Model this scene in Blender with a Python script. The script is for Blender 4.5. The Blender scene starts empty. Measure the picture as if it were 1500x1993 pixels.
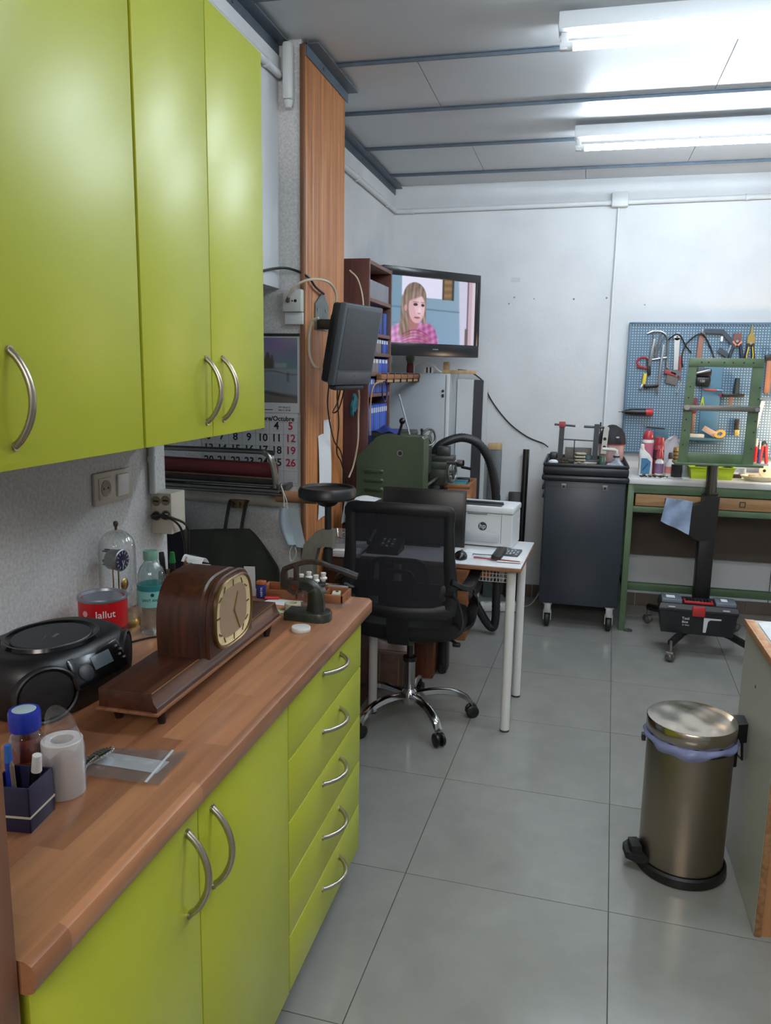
import bpy, bmesh, math, random
import numpy as np
from mathutils import Vector, Matrix, Euler

random.seed(7)
SC = bpy.context.scene
COL = SC.collection
PI = math.pi

# ------------------------------------------------------------------ camera
EYE = 1.515
F_PX, PITCH, ROLL, YAW = 1539.956, 0.175794, 0.0165155, 0.236859
fw = Vector((-math.sin(YAW) * math.cos(PITCH), math.cos(YAW) * math.cos(PITCH), -math.sin(PITCH)))
rt = Vector((math.cos(YAW), math.sin(YAW), 0))
up = rt.cross(fw)
rt2 = math.cos(ROLL) * rt + math.sin(ROLL) * up
up2 = -math.sin(ROLL) * rt + math.cos(ROLL) * up
cam = bpy.data.cameras.new('camera')
cam.sensor_fit = 'HORIZONTAL'
cam.sensor_width = 36.0
cam.lens = 36.0 * F_PX / 1500.0
cam.clip_start = 0.02
camo = bpy.data.objects.new('camera', cam)
COL.objects.link(camo)
camo.matrix_world = Matrix(((rt2.x, up2.x, -fw.x, 0), (rt2.y, up2.y, -fw.y, 0), (rt2.z, up2.z, -fw.z, EYE), (0, 0, 0, 1)))
SC.camera = camo

# ------------------------------------------------------------------ world, exposure, lights
SC.view_settings.view_transform = 'Standard'
SC.view_settings.look = 'None'
SC.view_settings.gamma = 1.0
SC.view_settings.use_curve_mapping = False
SC.view_settings.exposure = 0.0
W = bpy.data.worlds.new('world')
SC.world = W
W.use_nodes = True
W.node_tree.nodes['Background'].inputs[0].default_value = (0.55, 0.62, 0.72, 1)
W.node_tree.nodes['Background'].inputs[1].default_value = 0.05
TUBE_POWER = 106.0          # emission strength of the fluorescent tubes
TUBE_COL = (0.80, 0.91, 1.0)

def lamp(name, kind, loc, energy, col, size=0.1, rot=(0, 0, 0), sizey=None, spot=None):
    d = bpy.data.lights.new(name, kind)
    d.energy = energy
    d.color = col
    if kind == 'AREA':
        d.size = size
        if sizey:
            d.shape = 'RECTANGLE'
            d.size_y = sizey
    else:
        d.shadow_soft_size = size
    if spot:
        d.spot_size = spot
        d.spot_blend = 0.7
    o = bpy.data.objects.new(name, d)
    o.location = loc
    o.rotation_euler = rot
    COL.objects.link(o)
    return o
# warm work lamp over the workbench, beyond the right edge of the frame
lamp('bench_lamp_light', 'POINT', (1.33, 5.05, 1.24), 17, (1.0, 0.70, 0.46), 0.06)
# unseen soft fill light, added behind the camera
lamp('camera_fill_light', 'AREA', (0.05, -1.35, 2.45), 64, (1.0, 0.93, 0.86), 1.6, (math.radians(62), 0, math.radians(-3)), 0.9)

# ------------------------------------------------------------------ helpers
def lin(c):
    c = c / 255.0
    return c / 12.92 if c <= 0.04045 else ((c + 0.055) / 1.055) ** 2.4

def rgb(c):
    return (lin(c[0]), lin(c[1]), lin(c[2]), 1.0)

MATS = {}

def nodes_of(m):
    m.use_nodes = True
    nt = m.node_tree
    b = nt.nodes.get('Principled BSDF')
    return nt, b

def setin(b, key, v):
    if key in b.inputs:
        b.inputs[key].default_value = v

def M(name, c=None, rough=0.5, metal=0.0, spec=0.5, var=0.0, vs=6.0, bump=0.0, bs=120.0, coat=0.0, emit=0.0, stretch=None):
    """plain surface with a slight procedural colour variation and fine relief"""
    if name in MATS:
        return MATS[name]
    m = bpy.data.materials.new(name)
    nt, b = nodes_of(m)
    b.inputs['Base Color'].default_value = rgb(c)
    b.inputs['Roughness'].default_value = rough
    b.inputs['Metallic'].default_value = metal
    setin(b, 'Specular IOR Level', spec)
    setin(b, 'Coat Weight', coat)
    if emit:
        b.inputs['Emission Color'].default_value = rgb(c)
        b.inputs['Emission Strength'].default_value = emit
    if var or bump:
        tc = nt.nodes.new('ShaderNodeTexCoord')
        mp = nt.nodes.new('ShaderNodeMapping')
        nt.links.new(tc.outputs['Object'], mp.inputs['Vector'])
        if stretch:
            mp.inputs['Scale'].default_value = stretch
    if var:
        n = nt.nodes.new('ShaderNodeTexNoise')
        n.inputs['Scale'].default_value = vs
        n.inputs['Detail'].default_value = 4
        nt.links.new(mp.outputs[0], n.inputs['Vector'])
        r = nt.nodes.new('ShaderNodeValToRGB')
        r.color_ramp.elements[0].position = 0.3
        r.color_ramp.elements[1].position = 0.7
        r.color_ramp.elements[0].color = rgb([x * (1 - var) for x in c])
        r.color_ramp.elements[1].color = rgb([min(255, x * (1 + var)) for x in c])
        nt.links.new(n.outputs['Fac'], r.inputs['Fac'])
        nt.links.new(r.outputs['Color'], b.inputs['Base Color'])
    if bump:
        n2 = nt.nodes.new('ShaderNodeTexNoise')
        n2.inputs['Scale'].default_value = bs
        n2.inputs['Detail'].default_value = 3
        nt.links.new(mp.outputs[0], n2.inputs['Vector'])
        bp = nt.nodes.new('ShaderNodeBump')
        bp.inputs['Strength'].default_value = min(1.0, bump)
        bp.inputs['Distance'].default_value = 0.004
        nt.links.new(n2.outputs['Fac'], bp.inputs['Height'])
        nt.links.new(bp.outputs['Normal'], b.inputs['Normal'])
    MATS[name] = m
    return m

def wood(name, c0=None, c1=None, rough=0.4, grain=(30, 30, 1.6), scale=1.0, coat=0.0, bump=0.15):
    """wood with streaks running along the axis whose grain value is small"""
    if name in MATS:
        return MATS[name]
    m = bpy.data.materials.new(name)
    nt, b = nodes_of(m)
    tc = nt.nodes.new('ShaderNodeTexCoord')
    mp = nt.nodes.new('ShaderNodeMapping')
    mp.inputs['Scale'].default_value = [g * scale for g in grain]
    nt.links.new(tc.outputs['Object'], mp.inputs['Vector'])
    n = nt.nodes.new('ShaderNodeTexNoise')
    n.inputs['Scale'].default_value = 1.0
    n.inputs['Detail'].default_value = 6
    n.inputs['Distortion'].default_value = 0.6
    nt.links.new(mp.outputs[0], n.inputs['Vector'])
    r = nt.nodes.new('ShaderNodeValToRGB')
    r.color_ramp.elements[0].position = 0.32
    r.color_ramp.elements[1].position = 0.68
    r.color_ramp.elements[0].color = rgb(c0)
    r.color_ramp.elements[1].color = rgb(c1)
    nt.links.new(n.outputs['Fac'], r.inputs['Fac'])
    nt.links.new(r.outputs['Color'], b.inputs['Base Color'])
    b.inputs['Roughness'].default_value = rough
    setin(b, 'Coat Weight', coat)
    bp = nt.nodes.new('ShaderNodeBump')
    bp.inputs['Strength'].default_value = bump
    bp.inputs['Distance'].default_value = 0.002
    nt.links.new(n.outputs['Fac'], bp.inputs['Height'])
    nt.links.new(bp.outputs['Normal'], b.inputs['Normal'])
    MATS[name] = m
    return m

def clear(name, tint=(255, 255, 255), rough=0.03, base=0.04, edge=0.6, haze=0.0, hazecol=(230, 235, 240)):
    """thin clear glass or plastic film: see-through, shinier towards its edges"""
    if name in MATS:
        return MATS[name]
    m = bpy.data.materials.new(name)
    m.use_nodes = True
    nt = m.node_tree
    nt.nodes.clear()
    out = nt.nodes.new('ShaderNodeOutputMaterial')
    tr = nt.nodes.new('ShaderNodeBsdfTransparent')
    tr.inputs[0].default_value = rgb(tint)
    gl = nt.nodes.new('ShaderNodeBsdfGlossy')
    gl.inputs['Roughness'].default_value = rough
    lw = nt.nodes.new('ShaderNodeLayerWeight')
    lw.inputs['Blend'].default_value = 0.35
    mr = nt.nodes.new('ShaderNodeMapRange')
    mr.inputs['To Min'].default_value = base
    mr.inputs['To Max'].default_value = edge
    nt.links.new(lw.outputs['Facing'], mr.inputs['Value'])
    mx = nt.nodes.new('ShaderNodeMixShader')
    nt.links.new(mr.outputs[0], mx.inputs[0])
    nt.links.new(tr.outputs[0], mx.inputs[1])
    nt.links.new(gl.outputs[0], mx.inputs[2])
    last = mx
    if haze:
        df = nt.nodes.new('ShaderNodeBsdfDiffuse')
        df.inputs[0].default_value = rgb(hazecol)
        m2 = nt.nodes.new('ShaderNodeMixShader')
        m2.inputs[0].default_value = haze
        nt.links.new(mx.outputs[0], m2.inputs[1])
        nt.links.new(df.outputs[0], m2.inputs[2])
        last = m2
    nt.links.new(last.outputs[0], out.inputs['Surface'])
    MATS[name] = m
    return m

def frame(o, x, y):
    """matrix with origin o, local x and y axes given (z = x cross y)"""
    x = Vector(x).normalized()
    y = Vector(y).normalized()
    z = x.cross(y).normalized()
    y = z.cross(x)
    return Matrix(((x.x, y.x, z.x, o[0]), (x.y, y.y, z.y, o[1]), (x.z, y.z, z.z, o[2]), (0, 0, 0, 1)))

def catmull(pts, n=6, closed=False):
    P = [Vector(p) for p in pts]
    if len(P) < 3:
        return P
    out = []
    N = len(P)
    rng = range(N if closed else N - 1)
    for i in rng:
        p0 = P[(i - 1) % N] if closed or i > 0 else P[0] * 2 - P[1]
        p1 = P[i]
        p2 = P[(i + 1) % N]
        p3 = P[(i + 2) % N] if closed or i + 2 < N else P[-1] * 2 - P[-2]
        for k in range(n):
            t = k / n
            out.append(0.5 * ((2 * p1) + (p2 - p0) * t + (2 * p0 - 5 * p1 + 4 * p2 - p3) * t * t + (3 * p1 - p0 - 3 * p2 + p3) * t ** 3))
    if not closed:
        out.append(P[-1])
    return out

class MB:
    """collects shapes into one mesh"""
    def __init__(s):
        s.bm = bmesh.new()
        s.mi = 0

    def _tag(s, n0):
        s.bm.faces.ensure_lookup_table()
        for f in s.bm.faces[n0:]:
            f.material_index = s.mi

    def box(s, c, d, r=0.0, rot=None, seg=2):
        """box of size d centred at c; r rounds its edges"""
        t = bmesh.new()
        bmesh.ops.create_cube(t, size=1.0)
        bmesh.ops.scale(t, vec=d, verts=t.verts)
        if r > 0:
            bmesh.ops.bevel(t, geom=list(t.edges), offset=min(r, min(d) * 0.49), segments=seg, affect='EDGES', profile=0.5)
        mat = Matrix.Translation(c)
        if rot is not None:
            mat = mat @ (rot.to_4x4() if isinstance(rot, Matrix) else Euler(rot).to_matrix().to_4x4())
        return s._merge(t, mat)

    def _merge(s, t, mat):
        n0 = len(s.bm.faces)
        vm = {}
        for v in t.verts:
            vm[v] = s.bm.verts.new(mat @ v.co)
        for f in t.faces:
            try:
                s.bm.faces.new([vm[v] for v in f.verts])
            except ValueError:
                pass
        t.free()
        s._tag(n0)
        return s

    def span(s, lo, hi, r=0.0, seg=2):
        c = [(a + b) / 2 for a, b in zip(lo, hi)]
        d = [abs(b - a) for a, b in zip(lo, hi)]
        return s.box(c, d, r, None, seg)

    def rings(s, rings, cap0=True, cap1=True, closed=False):
        """skin a list of vertex rings"""
        n0 = len(s.bm.faces)
        R = [[s.bm.verts.new(p) for p in r] for r in rings]
        n = len(R[0])
        pairs = list(zip(R[:-1], R[1:])) + ([(R[-1], R[0])] if closed else [])
        for a, b in pairs:
            for i in range(n):
                j = (i + 1) % n
                s.bm.faces.new((a[i], a[j], b[j], b[i]))
        if not closed:
            if cap0:
                s.bm.faces.new(list(reversed(R[0])))
            if cap1:
                s.bm.faces.new(R[-1])
        s._tag(n0)
        return s

    def cyl(s, p0, p1, r0, r1=None, n=16, cap0=True, cap1=True):
        r1 = r0 if r1 is None else r1
        p0, p1 = Vector(p0), Vector(p1)
        d = (p1 - p0).normalized()
        a = d.orthogonal().normalized()
        b = d.cross(a)
        f = lambda p, r: [p + (a * math.cos(2 * PI * i / n) + b * math.sin(2 * PI * i / n)) * r for i in range(n)]
        return s.rings([f(p0, r0), f(p1, r1)], cap0, cap1)

    def lathe(s, prof, o=(0, 0, 0), n=24, mat=None, cap0=True, cap1=True, sx=1.0, sy=1.0):
        """profile of (radius, height) turned about the local z axis"""
        mat = mat if mat is not None else Matrix.Translation(o)
        rr = [[mat @ Vector((r * sx * math.cos(2 * PI * i / n), r * sy * math.sin(2 * PI * i / n), z)) for i in range(n)] for r, z in prof]
        return s.rings(rr, cap0, cap1)

    def tube(s, pts, r, n=8, closed=False, smooth=0, cap=True, flat=1.0):
        P = catmull(pts, smooth, closed) if smooth else [Vector(p) for p in pts]
        N = len(P)
        T = []
        for i in range(N):
            a = P[(i - 1) % N] if closed or i > 0 else P[i]
            b = P[(i + 1) % N] if closed or i < N - 1 else P[i]
            T.append((b - a).normalized())
        u = T[0].orthogonal().normalized()
        rings = []
        for i in range(N):
            u = (u - T[i] * u.dot(T[i])).normalized()
            v = T[i].cross(u)
            ri = r[min(i * len(r) // N, len(r) - 1)] if isinstance(r, (list, tuple)) else r
            rings.append([P[i] + (u * math.cos(2 * PI * k / n) + v * math.sin(2 * PI * k / n) * flat) * ri for k in range(n)])
        return s.rings(rings, cap, cap, closed)

    def sweep(s, pts, sec, upv, smooth=0, closed=False):
        """sweep a 2-D section (list of (a,b)) along pts; b runs along upv, a sideways"""
        P = catmull(pts, smooth, closed) if smooth else [Vector(p) for p in pts]
        N = len(P)
        upv = Vector(upv)
        rings = []
        for i in range(N):
            a = P[(i - 1) % N] if closed or i > 0 else P[i]
            b = P[(i + 1) % N] if closed or i < N - 1 else P[i]
            t = (b - a).normalized()
            side = t.cross(upv).normalized()
            rings.append([P[i] + side * q[0] + upv * q[1] for q in sec])
        return s.rings(rings, True, True, closed)

    def prism(s, poly, h0, h1, mat=None):
        """extrude a 2-D polygon between heights h0 and h1 of the frame mat"""
        mat = mat if mat is not None else Matrix.Identity(4)
        return s.rings([[mat @ Vector((x, y, h0)) for x, y in poly], [mat @ Vector((x, y, h1)) for x, y in poly]])

    def ball(s, c, r, n=16, m=8, sc=(1, 1, 1)):
        t = bmesh.new()
        bmesh.ops.create_uvsphere(t, u_segments=n, v_segments=m, radius=1.0)
        mat = Matrix.Translation(c) @ Matrix.Diagonal((r * sc[0], r * sc[1], r * sc[2], 1))
        return s._merge(t, mat)

    def grid(s, f, nu, nv):
        """surface f(u,v) for u,v in 0..1"""
        n0 = len(s.bm.faces)
        V = [[s.bm.verts.new(f(i / nu, j / nv)) for j in range(nv + 1)] for i in range(nu + 1)]
        for i in range(nu):
            for j in range(nv):
                s.bm.faces.new((V[i][j], V[i + 1][j], V[i + 1][j + 1], V[i][j + 1]))
        s._tag(n0)
        return s

    def quad(s, a, b, c, d):
        n0 = len(s.bm.faces)
        s.bm.faces.new([s.bm.verts.new(p) for p in (a, b, c, d)])
        s._tag(n0)
        return s

    def sheet(s, f, nu, nv, t=0.001, nrm=(0, 0, 1)):
        """thin sheet with real thickness t along nrm"""
        nrm = Vector(nrm)
        top = [[Vector(f(i / nu, j / nv)) for j in range(nv + 1)] for i in range(nu + 1)]
        n0 = len(s.bm.faces)
        A = [[s.bm.verts.new(p) for p in r] for r in top]
        B = [[s.bm.verts.new(p - nrm * t) for p in r] for r in top]
        for i in range(nu):
            for j in range(nv):
                s.bm.faces.new((A[i][j], A[i + 1][j], A[i + 1][j + 1], A[i][j + 1]))
                s.bm.faces.new((B[i][j + 1], B[i + 1][j + 1], B[i + 1][j], B[i][j]))
        for i in range(nu):
            s.bm.faces.new((A[i + 1][0], A[i][0], B[i][0], B[i + 1][0]))
            s.bm.faces.new((A[i][nv], A[i + 1][nv], B[i + 1][nv], B[i][nv]))
        for j in range(nv):
            s.bm.faces.new((A[0][j], A[0][j + 1], B[0][j + 1], B[0][j]))
            s.bm.faces.new((A[nu][j + 1], A[nu][j], B[nu][j], B[nu][j + 1]))
        s._tag(n0)
        return s

    def rot(s, mat):
        bmesh.ops.transform(s.bm, matrix=mat, verts=s.bm.verts)
        return s

WM = {}

def obj(name, mb, mat, parent=None, ang=38.0, recalc=True):
    """link the collected shapes as one mesh object; coordinates are world coordinates"""
    me = bpy.data.meshes.new(name)
    if recalc:
        bmesh.ops.recalc_face_normals(mb.bm, faces=mb.bm.faces)
    off = Vector((0, 0, 0))
    if parent is not None:
        mb.bm.transform(WM[parent.name].inverted())
    else:
        cs = [v.co for v in mb.bm.verts]
        lo = Vector([min(c[i] for c in cs) for i in range(3)])
        hi = Vector([max(c[i] for c in cs) for i in range(3)])
        off = Vector(((lo.x + hi.x) / 2, (lo.y + hi.y) / 2, lo.z))
        mb.bm.transform(Matrix.Translation(-off))
    mb.bm.to_mesh(me)
    mb.bm.free()
    me.polygons.foreach_set('use_smooth', [True] * len(me.polygons))
    me.set_sharp_from_angle(angle=math.radians(ang))
    for m in (mat if isinstance(mat, (list, tuple)) else [mat]):
        me.materials.append(m)
    o = bpy.data.objects.new(name, me)
    o.location = off
    COL.objects.link(o)
    if parent is not None:
        o.parent = parent
        WM[o.name] = WM[parent.name]
    else:
        WM[o.name] = Matrix.Translation(off)
    return o

def tag(o, label, cat, group=None):
    o['label'] = label
    o['category'] = cat
    if group:
        o['group'] = group
    return o

def thing(name, label, cat, loc=(0, 0, 0), group=None):
    o = bpy.data.objects.new(name, None)
    o.empty_display_size = 0.05
    COL.objects.link(o)
    o.location = loc
    WM[o.name] = Matrix.Translation(loc)
    return tag(o, label, cat, group)

def put(o, loc, rz=0.0):
    """move a thing that was built at the origin"""
    o.location = loc
    o.rotation_euler = (0, 0, rz)
    WM[o.name] = Matrix.Translation(loc) @ Matrix.Rotation(rz, 4, 'Z')
    return o

def struct(o):
    o['kind'] = 'structure'
    return o

def stuff(o):
    o['kind'] = 'stuff'
    return o

def kids(o):
    return [c for c in COL.objects if c.parent == o]

def dup(root, loc, rz=None, label=None, group=None):
    """copy of a thing with copies of its parts and their sub-parts"""
    r = root.copy()
    COL.objects.link(r)
    r.location = loc
    if rz is not None:
        r.rotation_euler = (0, 0, rz)
    if label:
        r['label'] = label
    if group:
        r['group'] = group
    for c in kids(root):
        k = c.copy()
        COL.objects.link(k)
        k.parent = r
        for g in kids(c):
            q = g.copy()
            COL.objects.link(q)
            q.parent = k
    return r

# lettering: all strings are turned into meshes once, while the scene is still small
GLYPH = {}

def letters(strings):
    tmp = []
    for st in strings:
        cu = bpy.data.curves.new('lettering', 'FONT')
        cu.body = st.lstrip('*')
        cu.size = 1.0
        cu.extrude = 0.02
        cu.resolution_u = 3
        cu.offset = 0.022 if st.startswith('*') else 0.004
        cu.align_x = 'CENTER'
        cu.align_y = 'CENTER'
        o = bpy.data.objects.new('lettering', cu)
        COL.objects.link(o)
        tmp.append((st, o, cu))
    dg = bpy.context.evaluated_depsgraph_get()
    for st, o, cu in tmp:
        GLYPH[st] = bpy.data.meshes.new_from_object(o.evaluated_get(dg))
    for st, o, cu in tmp:
        bpy.data.objects.remove(o)
        bpy.data.curves.remove(cu)

def write(mb, st, mat, size):
    """add lettering st into mb; mat is the frame of the surface (x along the line, y up)"""
    t = bmesh.new()
    t.from_mesh(GLYPH[st])
    k = Matrix.Diagonal((size, size, min(size, 0.02), 1))
    return mb._merge(t, mat @ k)

def wrap(mb, st, c, r, size, ang, z):
    """lettering st wrapped round an upright cylinder at c, centred on direction ang"""
    t = bmesh.new()
    t.from_mesh(GLYPH[st])
    for v in t.verts:
        a = ang + v.co.x * size / r
        rr = r + max(0, v.co.z) * 0.015
        v.co = Vector((c[0] + rr * math.cos(a), c[1] + rr * math.sin(a), z + v.co.y * size))
    return mb._merge(t, Matrix.Identity(4))

def arcband(mb, c, r0, r1, z0, z1, a0, a1, n=16):
    """curved panel on an upright cylinder"""
    mk = lambda a: [Vector((c[0] + r * math.cos(a), c[1] + r * math.sin(a), z)) for r, z in ((r0, z0), (r1, z0), (r1, z1), (r0, z1))]
    return mb.rings([mk(a0 + (a1 - a0) * k / n) for k in range(n + 1)])

def painted(name, rough=0.5, emit=0.0):
    m = bpy.data.materials.new(name)
    nt, b = nodes_of(m)
    a = nt.nodes.new('ShaderNodeAttribute')
    a.attribute_name = 'print'
    nt.links.new(a.outputs['Color'], b.inputs['Base Color'])
    b.inputs['Roughness'].default_value = rough
    if emit:
        b.inputs['Base Color'].default_value = (0, 0, 0, 1)
        nt.links.remove(b.inputs['Base Color'].links[0])
        b.inputs['Base Color'].default_value = (0.01, 0.01, 0.01, 1)
        nt.links.new(a.outputs['Color'], b.inputs['Emission Color'])
        b.inputs['Emission Strength'].default_value = emit
    return m

def picture(name, fn, mat44, w, h, nu, nv, material, parent):
    """flat printed picture or screen: fn(U,V) gives sRGB 0..255 arrays, V runs downwards"""
    us, vs = np.meshgrid(np.linspace(0, 1, nu + 1), np.linspace(0, 1, nv + 1), indexing='ij')
    colr = np.clip(fn(us, vs), 0, 255) / 255.0
    colr = np.where(colr <= 0.04045, colr / 12.92, ((colr + 0.055) / 1.055) ** 2.4)
    inv = WM[parent.name].inverted() @ mat44
    verts = [tuple(inv @ Vector(((u - 0.5) * w, (0.5 - v) * h, 0))) for u, v in zip(us.ravel(), vs.ravel())]
    idx = np.arange((nu + 1) * (nv + 1)).reshape(nu + 1, nv + 1)
    faces = np.stack([idx[:-1, :-1], idx[:-1, 1:], idx[1:, 1:], idx[1:, :-1]], -1).reshape(-1, 4).tolist()
    me = bpy.data.meshes.new(name)
    me.from_pydata(verts, [], faces)
    at = me.color_attributes.new('print', 'FLOAT_COLOR', 'POINT')
    rgba = np.concatenate([colr.reshape(-1, 3), np.ones((colr.size // 3, 1))], 1).astype(np.float32)
    at.data.foreach_set('color', rgba.ravel())
    me.materials.append(material)
    o = bpy.data.objects.new(name, me)
    COL.objects.link(o)
    o.parent = parent
    return o

letters(['Jallut', 'SANT ANIOL', 'hp', '*Octubre/Octubre', '977 78 60 52', '606 31 24 08', 'Tool', 'Box', '16" 40cm', 'BAHCO', 'VARTA', '120']
        + ['*%d' % i for i in range(1, 32)])

# ------------------------------------------------------------------ materials of the setting
plaster = M('white_plaster', (206, 209, 212), 0.85, var=0.03, vs=3, bump=0.28, bs=40)
plaster_rough = M('speckled_plaster', (198, 198, 198), 0.9, var=0.07, vs=120, bump=0.55, bs=75)
pvc = M('white_conduit_plastic', (204, 208, 210), 0.45)
steel_paint = M('blue_grey_steel', (88, 100, 112), 0.45, 0.3, var=0.06, vs=20)
panel_m = M('ceiling_panel_white', (196, 200, 203), 0.42, var=0.015, vs=2)
tile_m = M('polished_grey_tile', (134, 134, 129), 0.16, var=0.03, vs=9, spec=0.5)
grout_m = M('dark_grout', (62, 62, 60), 0.9)
plank_m = wood('orange_pine_plank', (146, 84, 42), (198, 136, 84), 0.5, (55, 55, 2.0))
plank_dark = wood('plank_edge', (92, 58, 36), (128, 84, 54), 0.6, (40, 40, 2.0))
jamb_m = wood('brown_jamb_wood', (96, 60, 40), (132, 86, 58), 0.5, (45, 45, 2.0))
skirt_m = M('brown_skirting_tile', (92, 80, 70), 0.5, var=0.05)

CEIL = 2.72
XL, XLB, XR, YB, YF = -1.17, -1.27, 3.2, 5.38, -2.2

def wall(name, lo, hi, m=plaster):
    return struct(obj(name, MB().span(lo, hi), m))

# floor: dark grout slab with separate polished tiles
fl = struct(obj('floor', MB().span((-2.0, YF, -0.06), (XR, YB, -0.0025)), grout_m))
TA = -0.0378522
tu, tv = Vector((math.cos(TA), math.sin(TA), 0)), Vector((-math.sin(TA), math.cos(TA), 0))
T0, TS = Vector((-0.438, 2.156, 0)), 0.600

def clip(poly, lo, hi):
    for ax, lim, sg in ((0, lo[0], 1), (0, hi[0], -1), (1, lo[1], 1), (1, hi[1], -1)):
        out = []
        for i in range(len(poly)):
            a, b = poly[i], poly[(i + 1) % len(poly)]
            da, db = (a[ax] - lim) * sg, (b[ax] - lim) * sg
            if da >= 0:
                out.append(a)
            if (da >= 0) != (db >= 0):
                t = da / (da - db)
                out.append((a[0] + (b[0] - a[0]) * t, a[1] + (b[1] - a[1]) * t))
        poly = out
        if not poly:
            return []
    return poly

full_tile = None
for i in range(-4, 8):
    for j in range(-8, 7):
        g = 0.0014
        q = [T0 + tu * (TS * (i + a) + g * sa) + tv * (TS * (j + b) + g * sb) for a, b, sa, sb in ((0, 0, 1, 1), (1, 0, -1, 1), (1, 1, -1, -1), (0, 1, 1, -1))]
        poly = [(p.x, p.y) for p in q]
        cp = clip(poly, (-1.95, YF + 0.02), (XR, YB))
        if len(cp) < 3:
            continue
        whole = len(cp) == 4 and all(abs(a[0] - b[0]) + abs(a[1] - b[1]) < 1e-6 for a, b in zip(cp, poly))
        if whole and full_tile is not None:
            o = full_tile.copy()
            COL.objects.link(o)
            d = (T0 + tu * TS * i + tv * TS * j) - full_at
            o.location = full_tile.location + d
        else:
            o = obj('floor_tile', MB().prism(cp, -0.004, 0.0), tile_m, fl)
            if whole:
                full_tile, full_at = o, T0 + tu * TS * i + tv * TS * j

# walls
wall('wall_left', (-1.27, YF, 0), (XL, 2.085, CEIL), plaster_rough)
wall('wall_lintel', (-1.27, 2.085, 1.828), (XL, 3.017, CEIL))
wall('wall_pillar', (-1.95, 3.017, 0), (-1.0785, 3.537, CEIL), plaster_rough)
wall('wall_left_rear', (-1.37, 3.537, 0), (XLB, YB, CEIL))
wall('wall_back', (-1.37, YB, 0), (XR, YB + 0.1, CEIL))
wall('wall_right', (XR, YF, 0), (XR + 0.1, YB + 0.1, CEIL))
wall('wall_front', (-1.95, YF - 0.1, 0), (XR, YF, CEIL))
wall('wall_recess', (-1.95, 1.95, 0), (-1.27, 2.05, CEIL))
wall('wall_recess_left', (-2.05, 1.95, 0), (-1.95, 3.537, CEIL))

# ceiling: blue-grey ribs with long white panels between them
ce = struct(obj('ceiling', MB().span((-2.05, YF - 0.1, CEIL + 0.012), (XR + 0.1, YB + 0.1, CEIL + 0.06)), panel_m))
ribs = [3.266 + 0.5985 * k for k in range(-9, 4)]
joints = {0: [-0.70, 0.48], 1: [-0.70 + 1.55], 2: [-0.645, 0.517], 3: [-0.046], -1: [0.9]}
edges = [YF] + ribs + [YB]
for k in range(len(edges) - 1):
    y0, y1 = edges[k] + 0.002, edges[k + 1] - 0.002
    xs = [XLB] + joints.get(k - 10, [0.25 if k % 2 else 0.95]) + [XR]
    for a, b in zip(xs[:-1], xs[1:]):
        obj('ceiling_panel', MB().span((a + 0.0015, y0, CEIL), (b - 0.0015, y1, CEIL + 0.012)), panel_m, ce)
for y in ribs:
    mb = MB().span((XLB, y - 0.012, CEIL - 0.004), (XR, y + 0.012, CEIL + 0.002))
    mb.span((XLB, y - 0.004, CEIL - 0.016), (XR, y + 0.004, CEIL - 0.004))
    obj('ceiling_rib', mb, steel_paint, ce)

# steel angle irons under the ceiling edge
def angle_iron(name, x, y0, y1, label):
    mb = MB().span((x, y0, CEIL - 0.055), (x + 0.005, y1, CEIL - 0.002)).span((x, y0, CEIL - 0.018), (x + 0.05, y1, CEIL - 0.012))
    for k in range(int((y1 - y0) / 0.4)):
        mb.cyl((x + 0.005, y0 + 0.2 + k * 0.4, CEIL - 0.036), (x + 0.009, y0 + 0.2 + k * 0.4, CEIL - 0.036), 0.007, n=8)
    o = struct(obj(name, mb, steel_paint))
    o['label'] = label
    return o
angle_iron('trim_1', XL + 0.001, 0.0, 3.012, 'blue-grey steel angle under the ceiling above the lime cupboards')
angle_iron('trim_2', -1.0625, 3.02, 3.56, 'short blue-grey steel angle above the wooden pillar planks')
angle_iron('trim_3', XLB + 0.001, 3.54, YB - 0.002, 'blue-grey steel angle along the ceiling in the rear corner')
# plaster band between the angle iron and the conduit
struct(obj('trim_4', MB().span((XL, 2.09, 2.615), (XL + 0.012, 3.016, CEIL - 0.06)), plaster))['label'] = 'white plaster band under the steel angle'
# pillar planks
PX = [3.019, 3.098, 3.212, 3.325, 3.432, 3.536]
pil = bpy.data.objects['wall_pillar']
for a, b in zip(PX[:-1], PX[1:]):
    obj('plank', MB().span((-1.0783, a + 0.001, 0.0), (-1.063, b - 0.001, CEIL - 0.02), 0.0025), plank_m, pil)
obj('plank', MB().span((-1.081, 3.003, 0.0), (-1.0635, 3.0168, CEIL - 0.02), 0.003), plank_dark, pil)
# skirting tiles along the back wall
wb = bpy.data.objects['wall_back']
for k in range(13):
    x0 = XLB + 0.002 + k * 0.34
    obj('skirting_tile', MB().span((x0, YB - 0.012, 0.0), (x0 + 0.337, YB, 0.085), 0.002), skirt_m, wb)
# door jamb by the camera
jb = struct(obj('door_jamb', MB().span((-0.69, 0.56, 0), (-0.585, 0.648, 2.15), 0.004), jamb_m))
obj('stop_strip', MB().span((-0.60, 0.574, 0), (-0.566, 0.655, 2.15), 0.003), jamb_m, jb)
obj('screw', MB().cyl((-0.567, 0.607, 0.935), (-0.5635, 0.607, 0.935), 0.0045, n=12), M('screw_steel', (150, 145, 138), 0.35, 0.9), jb)

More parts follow.
